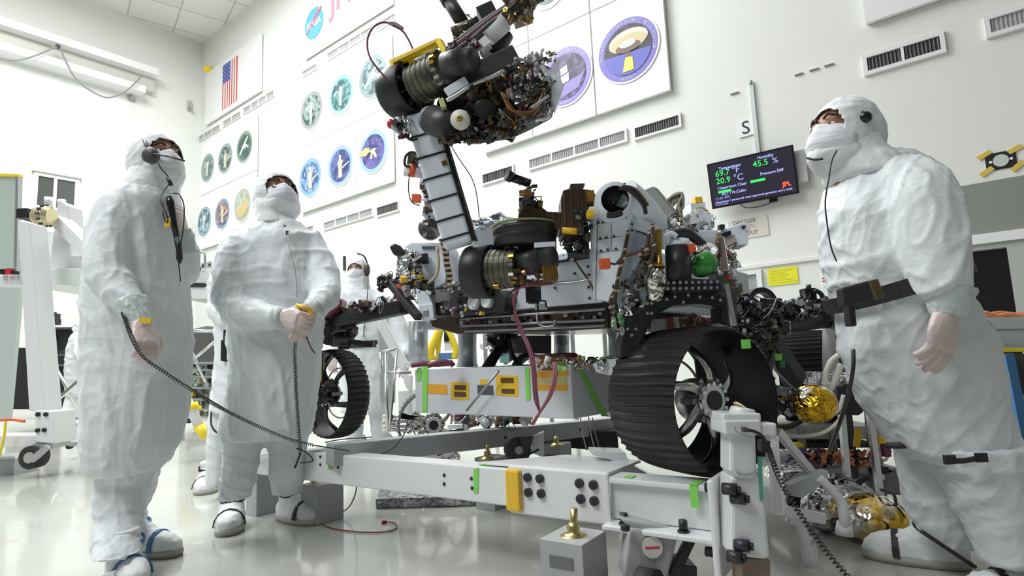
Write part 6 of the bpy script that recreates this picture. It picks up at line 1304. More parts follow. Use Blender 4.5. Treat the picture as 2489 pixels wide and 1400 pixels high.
b = MB(); b.beam(at(1850, 800, 2.7), at(1935, 925, 2.85), .09, .08, BLACK); b.beam(at(1880, 850, 2.7), at(1850, 940, 2.6), .03, .05, BLACK); b.pxpoly([(1880, 860), (1900, 870), (1955, 930), (1940, 950), (1890, 900)], 2.75, .05, BLACK); b.build('bogie_arm', RV, bevel=.01)
b = MB(); p = at(1892, 868, 2.62); b.box(p, (.03, .01, .03), GTAPE); p = at(1902, 885, 2.62); b.box(p, (.02, .01, .03), mat('green_dark', (.05, .25, .08), .4)); b.build('green_tape_patch', RV)
b = MB(); pc(b, 1885, 968, 2.35, 1945, 978, 2.35, 32, BLACK, 30); greeble(b, [(1890, 945), (1948, 950), (1945, 1010), (1890, 1005)], 2.26, 2.36, 40, [BLACK, GOLD, DARK, BLACKG, GREYMET], (7, 18), 48); b.build('drive_actuator', RV)
b = MB(); limb(b, [(at(1935, 982, 2.32), .045), (at(1955, 982, 2.3), .072), (at(1985, 982, 2.28), .074), (at(2012, 985, 2.28), .06), (at(2030, 988, 2.28), .025)], GOLDF, 28, 5); b.build('gold_foil_motor_cover', RV)
b = MB(); b.pxpoly([(1690, 870), (1700, 850), (1770, 860), (1760, 930), (1700, 950)], 2.35, .02, BLACK); b.build('inner_wheel_bracket', RV)
# ================================================================ support stand (one bolted structure)
ST = thing('support_stand', fl(1100, 1200), 'white and grey steel frame on casters and blocks carrying the rover', 'stand')
FB_ = mat('box_light_grey', (.66, .67, .71), .45)
b = MB(); P = [fp(1008, 901, .02), fp(1387, 888, .02), fp(1396, 1011, .02), fp(1008, 1001, .02)]
zt_, zb_ = .775, .555; t0 = (P[0] - MID).dot(LAT); t1 = (P[1] - MID).dot(LAT)
rbox(b, t0, t1, zb_, zt_, -.75, .02, FB_); bx = b.build('support_box', ST, bevel=.004)
lab = mat('sticker_yellow', (.82, .52, .03), .4); lab2 = mat('sticker_amber', (.80, .38, .03), .4)
def stick(pix, m, e=.022, th=.002, name='sticker', par=None): b = MB(); fpoly(b, pix, e, th, m); return b.build(name, par or bx)
stick([(1035, 933), (1086, 935), (1087, 959), (1035, 955)], lab2)
o = stick([(1095, 928), (1139, 930), (1139, 972), (1096, 970)], lab); b = MB(); fpoly(b, [(1104, 936), (1132, 937), (1132, 948), (1104, 947)], .024, .002, mat('label_brown', (.12, .06, .02), .5)); fpoly(b, [(1104, 952), (1132, 953), (1132, 965), (1104, 964)], .024, .002, mat('label_brown', (0, 0, 0))); b.build('label_print', o)
o = stick([(1206, 911), (1258, 914), (1260, 964), (1206, 960)], lab); b = MB(); fpoly(b, [(1217, 918), (1248, 919), (1248, 931), (1217, 930)], .024, .002, mat('label_brown', (0, 0, 0))); fpoly(b, [(1219, 945), (1250, 946), (1250, 957), (1219, 956)], .024, .002, mat('label_brown', (0, 0, 0))); b.build('label_print', o)
stick([(1160, 936), (1198, 937), (1199, 960), (1161, 959)], mat('label_dark', (.08, .09, .11), .4)); stick([(1166, 922), (1183, 922), (1183, 934), (1166, 934)], lab)
stick([(1300, 904), (1381, 900), (1381, 914), (1300, 918)], lab2); stick([(1294, 936), (1380, 935), (1380, 950), (1294, 948)], lab2); stick([(1302, 918), (1375, 914), (1378, 935), (1300, 936)], mat('film_yellowish', (.6, .52, .25), .15))
stick([(1026, 890), (1040, 890), (1037, 1004), (1027, 1003)], GTAPE, .024, .003, 'green_tape'); stick([(1276, 893), (1286, 892), (1288, 972), (1278, 972)], GTAPE, .024, .003, 'green_tape'); stick([(1024, 893), (1014, 893), (1012, 925), (1022, 925)], GTAPE, .024, .003, 'green_tape')
b = MB(); sp = MID + LAT * (t1 + .003); b.poly([pl(x, y, sp, LAT) for x, y in ((1402, 894), (1413, 893), (1478, 1012), (1462, 1012))], LAT * .003, GTAPE); b.build('green_tape', bx)
b = MB(); b.cyl(fp(1212, 902, .06), fp(1134, 998, .06), .006, GREYMET, n=10); b.build('tie_rod', ST)
b = MB(); b.poly([fp(x, y, .03) for x, y in ((1462, 875), (1500, 872), (1492, 915), (1450, 905), (1440, 885))], -FWD * .02, FB_); b.build('corner_gusset', ST)
# columns in clear plastic
for (x0, x1, y0, y1, Y) in ((992, 1042, 782, 892, 2.95), (1112, 1160, 808, 892, 2.95), (1478, 1500, 770, 890, 2.3), (1345, 1385, 815, 872, 3.3)):
    b = MB(); w_ = (x1 - x0) / 2 / ppm(Y); b.cyl(at((x0 + x1) / 2, y1, Y + .1), at((x0 + x1) / 2, y0, Y + .1), w_ * .62, ALU, n=20); b.build('column', ST)
    b = MB(); a = at((x0 + x1) / 2, y1, Y + .1); c = at((x0 + x1) / 2, y0, Y + .1); b.lathe(a, c - a, [(0, w_ * 1.15), (.03, w_), ((c - a).length * .6, w_ * .95), ((c - a).length, w_)], PLASTIC, 14, smooth=False); b.build('plastic_wrap', ST)
b = MB(); pt(b, [(1000, 888), (1030, 884), (1060, 886), (1095, 884), (1102, 890)], 2.75, .012, MAROON, 8); pt(b, [(1040, 889), (1070, 880), (1100, 882)], 2.72, .012, MAROON, 8); b.build('maroon_hose', ST)
b = MB()
for k in range(4): pt(b, [(1290, 868 + k * 3), (1340, 864 + k * 3), (1396, 862 + k * 3), (1400, 872)], 2.5 - .02 * k, .008, [MAROON, PINKC][k % 2], 8)
b.build('maroon_hose', ST)
b = MB(); greeble(b, [(1290, 868), (1500, 870), (1500, 892), (1290, 900)], 2.25, 2.5, 70, [SILVERF, GTAPE, KAPTON, BLACK, WCABLE, SILVERF, STEEL], (7, 20), 60); pb(b, 1315, 870, 1350, 900, 2.3, .08, KAPTON); b.build('tape_and_foil_scraps', ST)
b = MB(); pc(b, 1180, 900, 3.0, 1235, 815, 3.2, 13, BLACK, 12); pt(b, [(1235, 820), (1245, 860), (1260, 885)], 3.1, .012, BLACK, 8); greeble(b, [(1180, 810), (1260, 810), (1240, 850), (1190, 860)], 3.1, 3.4, 30, [BLACK, DARK, GREYMET], (8, 24), 61); b.build('black_strut', ST)
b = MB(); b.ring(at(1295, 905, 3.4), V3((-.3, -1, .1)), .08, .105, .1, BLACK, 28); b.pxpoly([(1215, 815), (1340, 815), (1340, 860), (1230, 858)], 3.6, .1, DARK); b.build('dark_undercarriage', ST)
# grey cross beam
b = MB(); A0, A1 = at(800, 1105, 2.85), at(1500, 1032, 4.15); b.beam(A0, A1, .10, .105, mat('beam_grey', (.42, .43, .45), .4), ZU); gb = b.build('cross_beam', ST, bevel=.008)
b = MB(); D = (A1 - A0).normalized(); N_ = D.cross(ZU).normalized();
for f in (.5, .57, .80, .84): 
    c = A0.lerp(A1, f) + N_ * .051; b.cyl(c, c + N_ * .004, .009, INKB, n=10)
b.build('beam_holes', gb)
b = MB(); pb(b, 1088, 1033, 1122, 1042, 3.35, .06, BOARD); b.build('paper_tag', ST)
# front beam, splice plate, I-beam
Ya_, Yb_ = 3.0, 2.06; XA = at(735, 1094, 3.02); XB = at(1480, 1152, 2.06); FD = (XB - XA); FD.z = 0; FD.normalize(); FN = FD.cross(ZU).normalized()
if FN.y > 0: FN = -FN
ztop = .385; zbot = .245
def fbm_pt(x, z): # point on beam front face at pixel column x, height z
    p = pl(x, 1150, XA, FN); return V3((p.x, p.y, z))
def bseg(x0, x1, z0, z1, th, m, name, off=0.0, bevel=.006):
    p, q = fbm_pt(x0, 0), fbm_pt(x1, 0); c = (p + q) / 2 + ZU * ((z0 + z1) / 2) + FN * (off - th / 2); b = MB(); b.box(c, ((q - p).length, th, z1 - z0), m, (FD, FN, ZU)); return b.build(name, ST, bevel=bevel)
fb = bseg(600, 1262, zbot, ztop, .10, WPAINT, 'front_beam')
def zat(x, y, off=0.0): return pl(x, y, XA + FN * off, FN)
def bolt(par, pts, r, off, m=DARK, name='bolts', h=.012):
    b = MB()
    for x, y in pts: p = zat(x, y, off); b.cyl(p, p + FN * h, r, m, n=12); b.cyl(p + FN * h, p + FN * (h + .002), r * .55, INKB, n=6)
    return b.build(name, par)
bolt(fb, [(779, 1110), (779, 1129), (822, 1118), (822, 1136), (1080, 1155), (1080, 1176), (1146, 1163), (1148, 1186)], .0075, 0, h=.003)
b = MB(); fpts = [(798, 1097), (808, 1096), (808, 1140), (797, 1140)]; b.poly([zat(x, y, .001) for x, y in fpts], FN * .002, GTAPE); b.build('green_tape', fb)
b = MB(); b.poly([zat(x, y, .001) for x, y in ((1151, 1140), (1164, 1137), (1162, 1198), (1152, 1198))], FN * .002, GTAPE); p = zat(1185, 1132, -.04); b.box(V3((p.x, p.y, ztop + .001)), (.05, .05, .002), GTAPE, (FD, FN, ZU)); b.build('green_tape', fb)
pl2 = bseg(1240, 1482, zbot - .018, ztop + .018, .014, WPAINT, 'splice_plate', .016, .01)
bolt(pl2, [(1284, 1160), (1314, 1163), (1286, 1196), (1317, 1199), (1410, 1174), (1444, 1178), (1413, 1212), (1446, 1217)], .0165, .016, mat('bolt_plastic', (.035, .035, .045), .35))
b = MB()
for z0, z1 in ((zbot - .02, zbot - .01), (ztop + .01, ztop + .02)):
    pass
p = zat(1251, 1182, .02); z_c = (ztop + zbot) / 2
AM = mat('amber_plug', (.85, .52, .03), .25, coat=.5)
b.box(V3((p.x, p.y, z_c)) + FN * .005, (.064, .03, ztop - zbot + .012), AM, (FD, FN, ZU)); plug = b.build('yellow_end_cap', ST, bevel=.008)
b = MB()
for k in range(5): b.box(V3((p.x, p.y, z_c - .02)) + FN * .018 + FD * (-.016 + .008 * k), (.003, .003, .09), mat('amber_dark', (.62, .34, .01), .35), (FD, FN, ZU))
b.box(V3((p.x, p.y, z_c + .025)) + FN * .018, (.045, .003, .004), mat('line_pale', (.85, .75, .5), .4), (FD, FN, ZU)); b.build('cap_ribs', plug)
ib = MB(); p, q = fbm_pt(1475, 0), fbm_pt(1735, 0); c = (p + q) / 2; L = (q - p).length
ib.box(c + ZU * (ztop - .008) - FN * .05, (L, .12, .018), WPAINT, (FD, FN, ZU)); ib.box(c + ZU * (zbot - .01) - FN * .02, (L, .17, .016), WPAINT, (FD, FN, ZU)); ib.box(c + ZU * ((ztop + zbot) / 2) - FN * .03, (L, .03, ztop - zbot), WPAINT, (FD, FN, ZU))
ibo = ib.build('i_beam', ST, bevel=.004)
b = MB()
for x in (1517, 1657): p = fbm_pt(x, zbot); b.cyl(p + FN * .025, p + FN * .025 + ZU * .035, .014, BLACK, n=6); b.cyl(p + FN * .025 - ZU * .004, p + FN * .025 + ZU * .004, .019, BLACK, n=16)
b.build('flange_bolts', ibo)
b = MB(); p = zat(1686, 1180, .0); q = fbm_pt(1686, 0); b.box(V3((q.x, q.y, ztop - .03)) + FN * .012, (.026, .002, .075), GTAPE, (FD, FN, ZU)); b.box(V3((q.x, q.y, ztop + .0035)) - FN * .02, (.026, .07, .002), GTAPE, (FD, FN, ZU)); q = fbm_pt(1522, 0); b.box(V3((q.x, q.y, ztop + .003)) - FN * .03, (.03, .04, .002), GTAPE, (FD, FN, ZU)); b.build('green_tape', ibo)
# gussets on top behind the beam
b = MB(); b.poly([V3((v.x, v.y, ztop + .004)) for v in (zat(1160, 1130, -.02), zat(1480, 1150, -.02), zat(1560, 1150, -.28), zat(1380, 1150, -.30))], ZU * .01, WPAINT); b.poly([at(x, y, 2.3) for x, y in ((1438, 1097), (1520, 1100), (1524, 1112), (1545, 1135), (1590, 1160), (1470, 1158), (1490, 1120), (1440, 1106))], YU * .12, WPAINT); b.build('wheel_cradle', ST, bevel=.003)
b = MB(); b.beam(at(620, 1108, 3.3), at(870, 1090, 3.0), .14, .03, WPAINT); b.box(at(640, 1102, 3.35), (.12, .1, .06), GREYMET); b.build('outrigger_plate', ST)
# end plate and upright post
b = MB(); q = fbm_pt(1742, 0); b.box(V3((q.x, q.y, .275)) - FN * .02, (.022, .20, .29), WPAINT, (FD, FN, ZU)); ep = b.build('end_plate', ST, bevel=.008)
b = MB()
for x, y in ((1731, 1186), (1732, 1342)): p = at(x, y, 1.84); b.cyl(p, p - FD * .02, .015, BLACK, n=12)
for x, y in ((1765, 1188), (1786, 1210), (1795, 1324), (1778, 1352)): p = at(x, y, 1.72); b.cyl(p - FD * .01, p + FD * .03, .017, mat('bolt_plastic', (0, 0, 0)), n=14); b.cyl(p + FD * .03, p + FD * .04, .011, BLACK, n=6)
b.build('plate_bolts', ep)
PY = 1.72
b = MB(); b.pxpoly([(1778, 1165), (1778, 1352), (1865, 1362), (1873, 1352), (1855, 1150), (1800, 1142)], PY, .10, WPAINT); b.pxpoly([(1775, 1060), (1775, 1145), (1790, 1165), (1828, 1165), (1842, 1148), (1838, 1040), (1800, 1030)], PY - .01, .09, WPAINT); post = b.build('upright_post', ST, bevel=.01)
b = MB(); pb(b, 1762, 1022, 1850, 1056, PY - .03, .12, WPAINT, -.03); pb(b, 1758, 1005, 1850, 1026, PY - .02, .10, WPAINT, -.04); pc(b, 1803, 1012, PY + .03, 1806, 990, PY + .03, 32, WPAINT, 27, n=28); pb(b, 1835, 1030, 1888, 1058, PY - .02, .06, WPAINT, -.05); pb(b, 1872, 1030, 1890, 1090, PY - .01, .05, WPAINT, -.05); b.build('post_head', ST, bevel=.006)
b = MB(); pc(b, 1803, 993, PY + .03, 1806, 989, PY + .03, 24, mat('tape_cream_gold', (.80, .66, .36), .4), 20, n=24); b.build('tape_cap', ST)
b = MB(); pt(b, [(1790, 1145), (1800, 1152), (1820, 1153), (1842, 1140)], PY - .015, .0022, GREYMET); pt(b, [(1785, 1035), (1792, 1050), (1830, 1062), (1835, 1050)], PY - .05, .002, GREYMET); b.build('tether_wire', ST)
b = MB(); pt(b, [(1812, 1045), (1832, 1048), (1850, 1058), (1862, 1075), (1868, 1085)], PY - .08, .0045, CABLE, 8); pb(b, 1852, 1072, 1872, 1098, PY - .09, .03, BLACK, -.1); pb(b, 1808, 1040, 1818, 1050, PY - .05, .02, OLIVE); b.build('sensor_lead', ST)
b = MB(); b.pxpoly([(1842, 1110), (1852, 1110), (1856, 1215), (1848, 1218)], PY - .004, .004, mat('sticker_green', (.10, .42, .32), .4)); b.build('green_label', ST)
b = MB(); b.pxpoly([(1805, 1358), (1872, 1362), (1872, 1500), (1806, 1500)], PY + .02, .08, mat('cardboard_brown', (.27, .21, .16), .6)); b.build('post_foot', ST)
# right hand crank frame
b = MB(); q = [at(1879, 1060, 1.85), at(1885, 1120, 1.85), at(1888, 1245, 1.87)]; b.beam(q[0], q[2], .02, .03, WPAINT); b.beam(at(1895, 1240, 1.9), at(1992, 1258, 2.0), .05, .035, WPAINT); b.build('side_rail', ST, bevel=.004)
b = MB(); pt(b, [(1915, 1258, 1.95), (1940, 1270, 1.95), (1952, 1300, 1.95), (1968, 1370, 1.97)], 1.95, .017, WPAINT, 12); pc(b, 1966, 1320, 1.97, 1972, 1376, 1.97, 15, WPAINT, 18); pt(b, [(1990, 1160, 2.2), (2020, 1190, 2.2), (2045, 1220, 2.2), (2052, 1258, 2.2), (2052, 1292, 2.22)], 2.2, .017, WPAINT, 12); pc(b, 2052, 1268, 2.22, 2052, 1300, 2.22, 15, WPAINT, 20); b.build('tubular_leg', ST)
b = MB(); b.beam(at(1892, 1050, 2.1), at(1975, 1150, 2.3), .02, .03, WPAINT); b.pxpoly([(1920, 1180), (1990, 1150), (2013, 1145), (2013, 1170), (1950, 1210), (1920, 1205)], 2.2, .05, mat('bracket_pale', (.48, .5, .5), .4)); b.build('diagonal_brace', ST)
# levelling feet
def foot(x, y0, y1, Y, r=.012):
    b = MB(); a, c = at(x, y1, Y), at(x, y0, Y); b.cyl(a, c, r, BRASS, n=14); L = (c - a).length; b.lathe(a - ZU * .002, ZU, [(0, r * 4.4), (.006, r * 4.6), (.012, r * 3.2), (.02, r * 1.6), (.035, r * 1.9), (.045, r * 1.5), (.05, r)], BRASS, 24); b.build('levelling_foot', ST)
foot(764, 1150, 1181, 3.2); foot(1395, 1235, 1306, 1.98); foot(1185, 1082, 1116, 3.2, .01); foot(1352, 1060, 1082, 3.6, .01)
# grey swivel jack with round label
b = MB(); b.pxpoly([(1508, 1262), (1700, 1292), (1690, 1306), (1535, 1290)], 1.95, .16, GREYPAINT); b.pxpoly([(1532, 1285), (1650, 1300), (1620, 1420), (1545, 1440), (1515, 1400)], 1.93, .10, GREYPAINT); b.build('caster_bracket', ST, bevel=.008)
b = MB(); b.beam(at(1680, 1305, 1.95), at(1635, 1400, 1.95), .03, .03, BLACK); b.pxpoly([(1640, 1395), (1655, 1372), (1695, 1378), (1695, 1420), (1640, 1430)], 1.98, .12, DARK); pc(b, 1520, 1275, 1.9, 1520, 1290, 1.9, 11, BLACK); b.build('brake_lever', ST, bevel=.004)
b = MB(); c = at(1585, 1330, 1.925); b.cyl(c, c - YU * .004, .033, mat('label_pale', (.72, .70, .68), .4), n=32); b.box(c - YU * .005, (.045, .002, .006), RED); b.build('round_label', ST)
b = MB(); c = fl(1575, 1440, .07); b.cyl(c - FD * .03, c + FD * .03, .07, RUBBER, n=32); b.cyl(c - FD * .035, c + FD * .035, .03, mat('cap_cream', (0, 0, 0)), n=24); b.build('caster_wheel', ST)
# small caster under the cross beam
b = MB(); c = at(1262, 1092, 3.2); b.cyl(c + YU * .03 - XU * .02, c - YU * .03, .068, DARK, n=28); b.cyl(c - YU * .03, c - YU * .04, .022, GREYMET, n=16); b.pxpoly([(1262, 1062), (1296, 1060), (1290, 1090), (1272, 1095)], 3.15, .08, DARK); b.pxpoly([(1296, 1062), (1322, 1050), (1322, 1112), (1290, 1100)], 3.2, .06, WPAINT); pt(b, [(1262, 1110), (1290, 1102), (1310, 1092)], 3.1, .006, BLACK); b.build('small_caster', ST)
b = MB(); pb(b, 1105, 1008, 1140, 1030, 3.5, .12, DARK); pb(b, 1142, 1008, 1155, 1032, 3.5, .05, ALU); pb(b, 1160, 1010, 1175, 1030, 3.5, .05, WPAINT); pb(b, 1188, 1005, 1245, 1028, 3.5, .08, WPAINT); pb(b, 1246, 1005, 1290, 1030, 3.45, .05, BROWN); pt(b, [(1100, 1005), (1102, 1022), (1118, 1026), (1132, 1012)], 3.45, .005, ALU); greeble(b, [(1100, 1005), (1300, 1005), (1295, 1030), (1110, 1035)], 3.4, 3.6, 40, [BLACK, ALU, DARK, WPAINT, KAPTON], (8, 20), 63); b.build('under_box_fittings', ST)
b = MB(); b.pxpoly([(1240, 1050), (1500, 1048), (1505, 1100), (1240, 1075)], 3.9, .3, BLACK); b.build('low_black_case', ST)  # plain black slab under the far end of the cross beam
for x, y0, y1, Y in ((1410, 1010, 1095, 3.2), (1430, 1010, 1095, 3.2), (1440, 1015, 1085, 3.25)):
    b = MB(); pt(b, [(x, y0), (x + 6, (y0 + y1) / 2), (x + 16, y1)], Y, .0035, WCABLE if x < 1435 else GREYMET); b.build('hanging_wire', ST)
b = MB(); pt(b, [(990, 1020, 3.0), (985, 1050, 2.95), (960, 1085, 2.9), (930, 1103, 2.88)], 2.9, .003, CABLE); pt(b, [(790, 1075), (830, 1068), (880, 1064), (905, 1062)], 3.0, .003, CABLE); pt(b, [(720, 1090), (745, 1100), (760, 1120), (730, 1125)], 2.95, .003, CABLE); pt(b, [(820, 1083), (835, 1078), (845, 1084)], 2.9, .004, REDC); b.build('loose_leads', ST)
# blocks on the floor
def block(x0, x1, ytop, ybot, Y, label, slot=None, dep=.16):
    p, q = at(x0, ytop, Y), at(x1, ytop, Y); z = p.z; t = thing('steel_block', V3(((p.x + q.x) / 2, Y, 0)), label, 'block') if slot else None; b = MB()
    A = (FD, -FN, ZU); c = V3(((p.x + q.x) / 2, Y + dep / 2, z / 2)); wd = (q - p).length * .80
    b.box(c, (wd, dep, z), GREYPAINT, A); o = b.build('block_body' if slot else 'steel_block', t, bevel=.003)
    if not slot: tag(o, label, 'block')
    if slot:
        b = MB(); s = at(*slot, Y - .06); n = (0); b.box(c + FN * (dep / 2) + ZU * (z * .22), (wd * .55, .006, z * .16), mat('slot_dark', (.16, .16, .16), .6), A); b.build('hand_slot', t)
block(730, 811, 1182, 1250, 3.12, 'grey steel block under the brass foot beside a white overshoe', dep=.17)
block(1325, 1475, 1322, 1400, 1.9, 'large grey steel block with slot under the near brass foot', (1400, 1345), dep=.17)
block(1322, 1386, 1082, 1112, 3.6, 'grey steel block behind the small caster', (1352, 1100), dep=.15)
block(1158, 1230, 1116, 1128, 3.25, 'low grey steel block under the middle brass foot', dep=.15)
block(600, 655, 1110, 1212, 3.35, 'dark grey block between the legs of the hands-clasped worker', dep=.15)
# foil tray on the floor
t = thing('foil_tray', fl(1100, 1210), 'foil covered shallow tray lying on the floor under the white beam', 'tray')
A = [fl(915, 1236, 0), fl(1330, 1224, 0), fl(1440, 1190, 0), fl(930, 1180, 0)]
b = MB(); b.poly(A, ZU * .045, foil('foil_dull', (.18, .18, .17), (.42, .42, .42), 8)); b.build('tray_body', t)
b = MB(); b.beam(A[0] + ZU * .03, A[1] + ZU * .03, .02, .05, foil('foil_edge', (.28, .28, .32), (.55, .55, .58), 10)); b.build('tray_rim', t)
b = MB(); pts = [fl(862, 1160, .26), fl(866, 1190, .15), fl(850, 1230, .05), fl(815, 1255, .01), fl(782, 1268, .006), fl(800, 1282, .005), fl(860, 1292, .005), fl(930, 1293, .005), fl(962, 1285, .005), fl(962, 1273, .006), fl(940, 1268, .008)]
b.tube(pts, .0035, mat('cable_brownred', (.20, .06, .05), .5), 6); b.cyl(fl(940, 1268, .008), fl(928, 1269, .008), .008, RED); tag(b.build('floor_cable'), 'thin reddish cable looping on the floor beside the overshoe', 'cable')
# coil cord at right
b = MB(); b.coil([at(1868, 1090, 1.66), at(1878, 1120, 1.6), at(1900, 1175, 1.55), at(1935, 1235, 1.52), at(1975, 1295, 1.5), at(2020, 1355, 1.48), at(2065, 1405, 1.46), at(2110, 1450, 1.45)], .0062, .0021, CABLE, .0105); tag(b.build('coiled_cord'), 'black coiled cord running from the white post to the bottom edge', 'cord')

# yellow strapped lifting rig seen between the plastic columns
t = thing('yellow_sling', fl(1078, 1050), 'yellow strap sling hanging between the clear plastic columns', 'sling')
b = MB(); pt(b, [(1075, 790), (1060, 820), (1046, 855), (1050, 876)], 3.6, .025, YPAINT, 8); pt(b, [(1078, 790), (1095, 815), (1108, 850), (1104, 872)], 3.6, .02, YPAINT, 8); pt(b, [(1072, 800), (1066, 840), (1064, 876)], 3.62, .015, YPAINT, 8); b.build('strap', t)
b = MB(); pb(b, 1066, 858, 1100, 874, 3.6, .05, mat('blue_tool', (.12, .25, .5), .4)); pb(b, 1080, 825, 1096, 852, 3.6, .04, BOARD); pc(b, 1085, 800, 3.6, 1085, 830, 3.6, 6, BLACK); b.build('ratchet', t)

# ================================================================ background at the left
# white tilting gantry frame
t = thing('gantry_frame', fl(90, 1080), 'tall white steel frame with gold bearing and black caster near the black cabinets', 'frame')
YG = 5.0
b = MB(); b.pxpoly([(42, 535), (72, 540), (108, 1000), (70, 1000)], YG, .2, WPAINT); b.build('slanted_leg', t, bevel=.01)
b = MB(); b.pxpoly([(82, 997), (128, 1000), (132, 1080), (86, 1075)], YG - .03, .26, WPAINT); o = b.build('foot_plate', t, bevel=.01)
b = MB()
for x, y in ((94, 1007), (113, 1007), (93, 1046), (109, 1045)): p = at(x, y, YG - .03); b.cyl(p, p - YU * .015, .018, BLACK, n=12)
b.build('plate_bolts', o)
b = MB(); b.pxpoly([(-60, 1058), (88, 1058), (88, 1088), (-60, 1088)], YG, .2, WPAINT); b.pxpoly([(-60, 668), (50, 668), (50, 694), (-60, 694)], YG, .16, WPAINT); b.build('lower_rail', t, bevel=.01)
b = MB(); c = at(84, 1110, YG - .02); b.cyl(c + YU * .05, c - YU * .05, .095, RUBBER, n=32); b.cyl(c - YU * .05, c - YU * .06, .045, ALU, n=20); b.pxpoly([(68, 1115), (108, 1082), (118, 1088), (80, 1125)], YG - .12, .03, ALU); b.pxpoly([(80, 1080), (128, 1080), (128, 1090), (80, 1090)], YG - .05, .2, GREYMET); b.build('caster', t)
b = MB(); b.pxpoly([(138, 500), (150, 488), (165, 500), (172, 620), (222, 625), (222, 655), (140, 655), (122, 690), (85, 690), (82, 660), (120, 640)], YG + .5, .2, WPAINT); b.beam(at(150, 540, YG + .5), at(235, 625, YG + .4), .15, .12, WPAINT); b.beam(at(125, 560, YG + .8), at(95, 660, YG + .9), .12, .1, WPAINT); b.build('swing_yoke', t, bevel=.01)
b = MB(); b.pxpoly([(80, 665), (145, 650), (240, 655), (240, 700), (140, 692), (80, 700)], YG + .4, .9, mat('yoke_pale', (.72, .76, .74), .4)); b.build('yoke_box', t, bevel=.01)
b = MB(); pc(b, 118, 500, YG + .55, 118, 480, YG + .55, 9, WPAINT); pc(b, 150, 500, YG + .55, 150, 486, YG + .55, 9, WPAINT); b.build('lifting_lugs', t)
b = MB(); D = V3((1, .1, -.03)); b.lathe(at(82, 526, YG + .3), D, [(0, .06), (.03, .085), (.09, .085), (.09, .10), (.13, .10), (.13, .08), (.16, .08)], mat('brass_pale', (.72, .62, .38), .3, .6), 28)
for k in range(12): a = 2 * pi * k / 12; c = at(82, 526, YG + .3) + V3((.11, cos(a) * .1, sin(a) * .1)); b.cyl(c - XU * .01, c + XU * .02, .012, DARK, n=8)
b.build('gold_bearing', t)
b = MB(); pb(b, 38, 505, 66, 530, YG + .3, .2, BLACK); pc(b, 62, 522, YG + .35, 84, 524, YG + .35, 8, BROWN); b.build('black_motor', t, bevel=.006)
b = MB(); pb(b, 12, 652, 25, 666, YG - .05, .05, RED); pb(b, -5, 654, 8, 666, YG - .05, .05, BLACK); pb(b, 28, 658, 36, 666, YG - .05, .05, BLACK); b.build('red_switch', t)
b = MB(); pt(b, [(-5, 1022), (30, 1020), (60, 1024)], YG - .1, .012, ORANGE); pt(b, [(14, 1020), (10, 1060), (-2, 1110)], YG - .1, .01, YPAINT); b.build('ratchet_strap', t)
t = thing('acrylic_screen', fl(20, 1010), 'pale green clear screen with yellow edge tape beside the gantry frame', 'screen')
b = MB(); b.pxpoly([(-60, 425), (44, 428), (36, 668), (-60, 668)], 6.2, .03, mat('acrylic_green', (.55, .66, .62), .15, alpha=.85)); b.build('pane', t)
b = MB(); b.pxpoly([(-60, 419), (46, 423), (45, 429), (-60, 426)], 6.18, .06, YPAINT); b.pxpoly([(-60, 694), (50, 694), (20, 1020), (-60, 1020)], 6.2, .05, mat('panel_mint', (.55, .62, .60), .4)); b.pxpoly([(38, 428), (44, 428), (40, 668), (33, 668)], 6.18, .06, GREYMET); b.build('screen_frame', t)
b = MB(); q = fl(15, 1150); b.box(q + ZU * .07, (.35, .25, .14), GREYMET); b.box(q + ZU * .15, (.36, .26, .02), ALU); tag(b.build('grey_case'), 'low grey metal case on the floor at the lower left', 'case')
# black cabinets behind
t = thing('black_cabinet', fl(150, 1000), 'long black cabinet behind the tripod at the left', 'cabinet')
YB = 12.4
b = MB(); b.pxpoly([(20, 845), (75, 845), (75, 995), (20, 995)], YB, .6, BLACK); b.build('cabinet_side', t, bevel=.02)
b = MB(); b.pxpoly([(78, 797), (215, 797), (225, 995), (78, 995)], YB + .1, .6, BLACK); b.pxpoly([(78, 795), (215, 795), (215, 801), (78, 801)], YB, .7, DARK); b.build('cabinet_body', t, bevel=.02)
b = MB(); b.pxpoly([(100, 810), (128, 812), (128, 850), (100, 850)], YB, .1, DARK); b.pxpoly([(135, 860), (158, 860), (158, 890), (135, 890)], YB, .1, GREYMET); b.pxpoly([(138, 864), (155, 864), (155, 886), (138, 886)], YB - .02, .1, BLACK); b.build('cabinet_door', t)
t = thing('black_cabinet', fl(230, 1000), 'black cabinet standing behind the small distant worker', 'cabinet'); b = MB(); b.pxpoly([(229, 800), (272, 800), (272, 990), (229, 990)], YB + .2, .6, BLACK); b.build('cabinet_body', t, bevel=.02); b = MB(); b.pxpoly([(232, 810), (268, 810), (268, 860), (232, 860)], YB + .15, .06, DARK); b.build('cabinet_door', t)
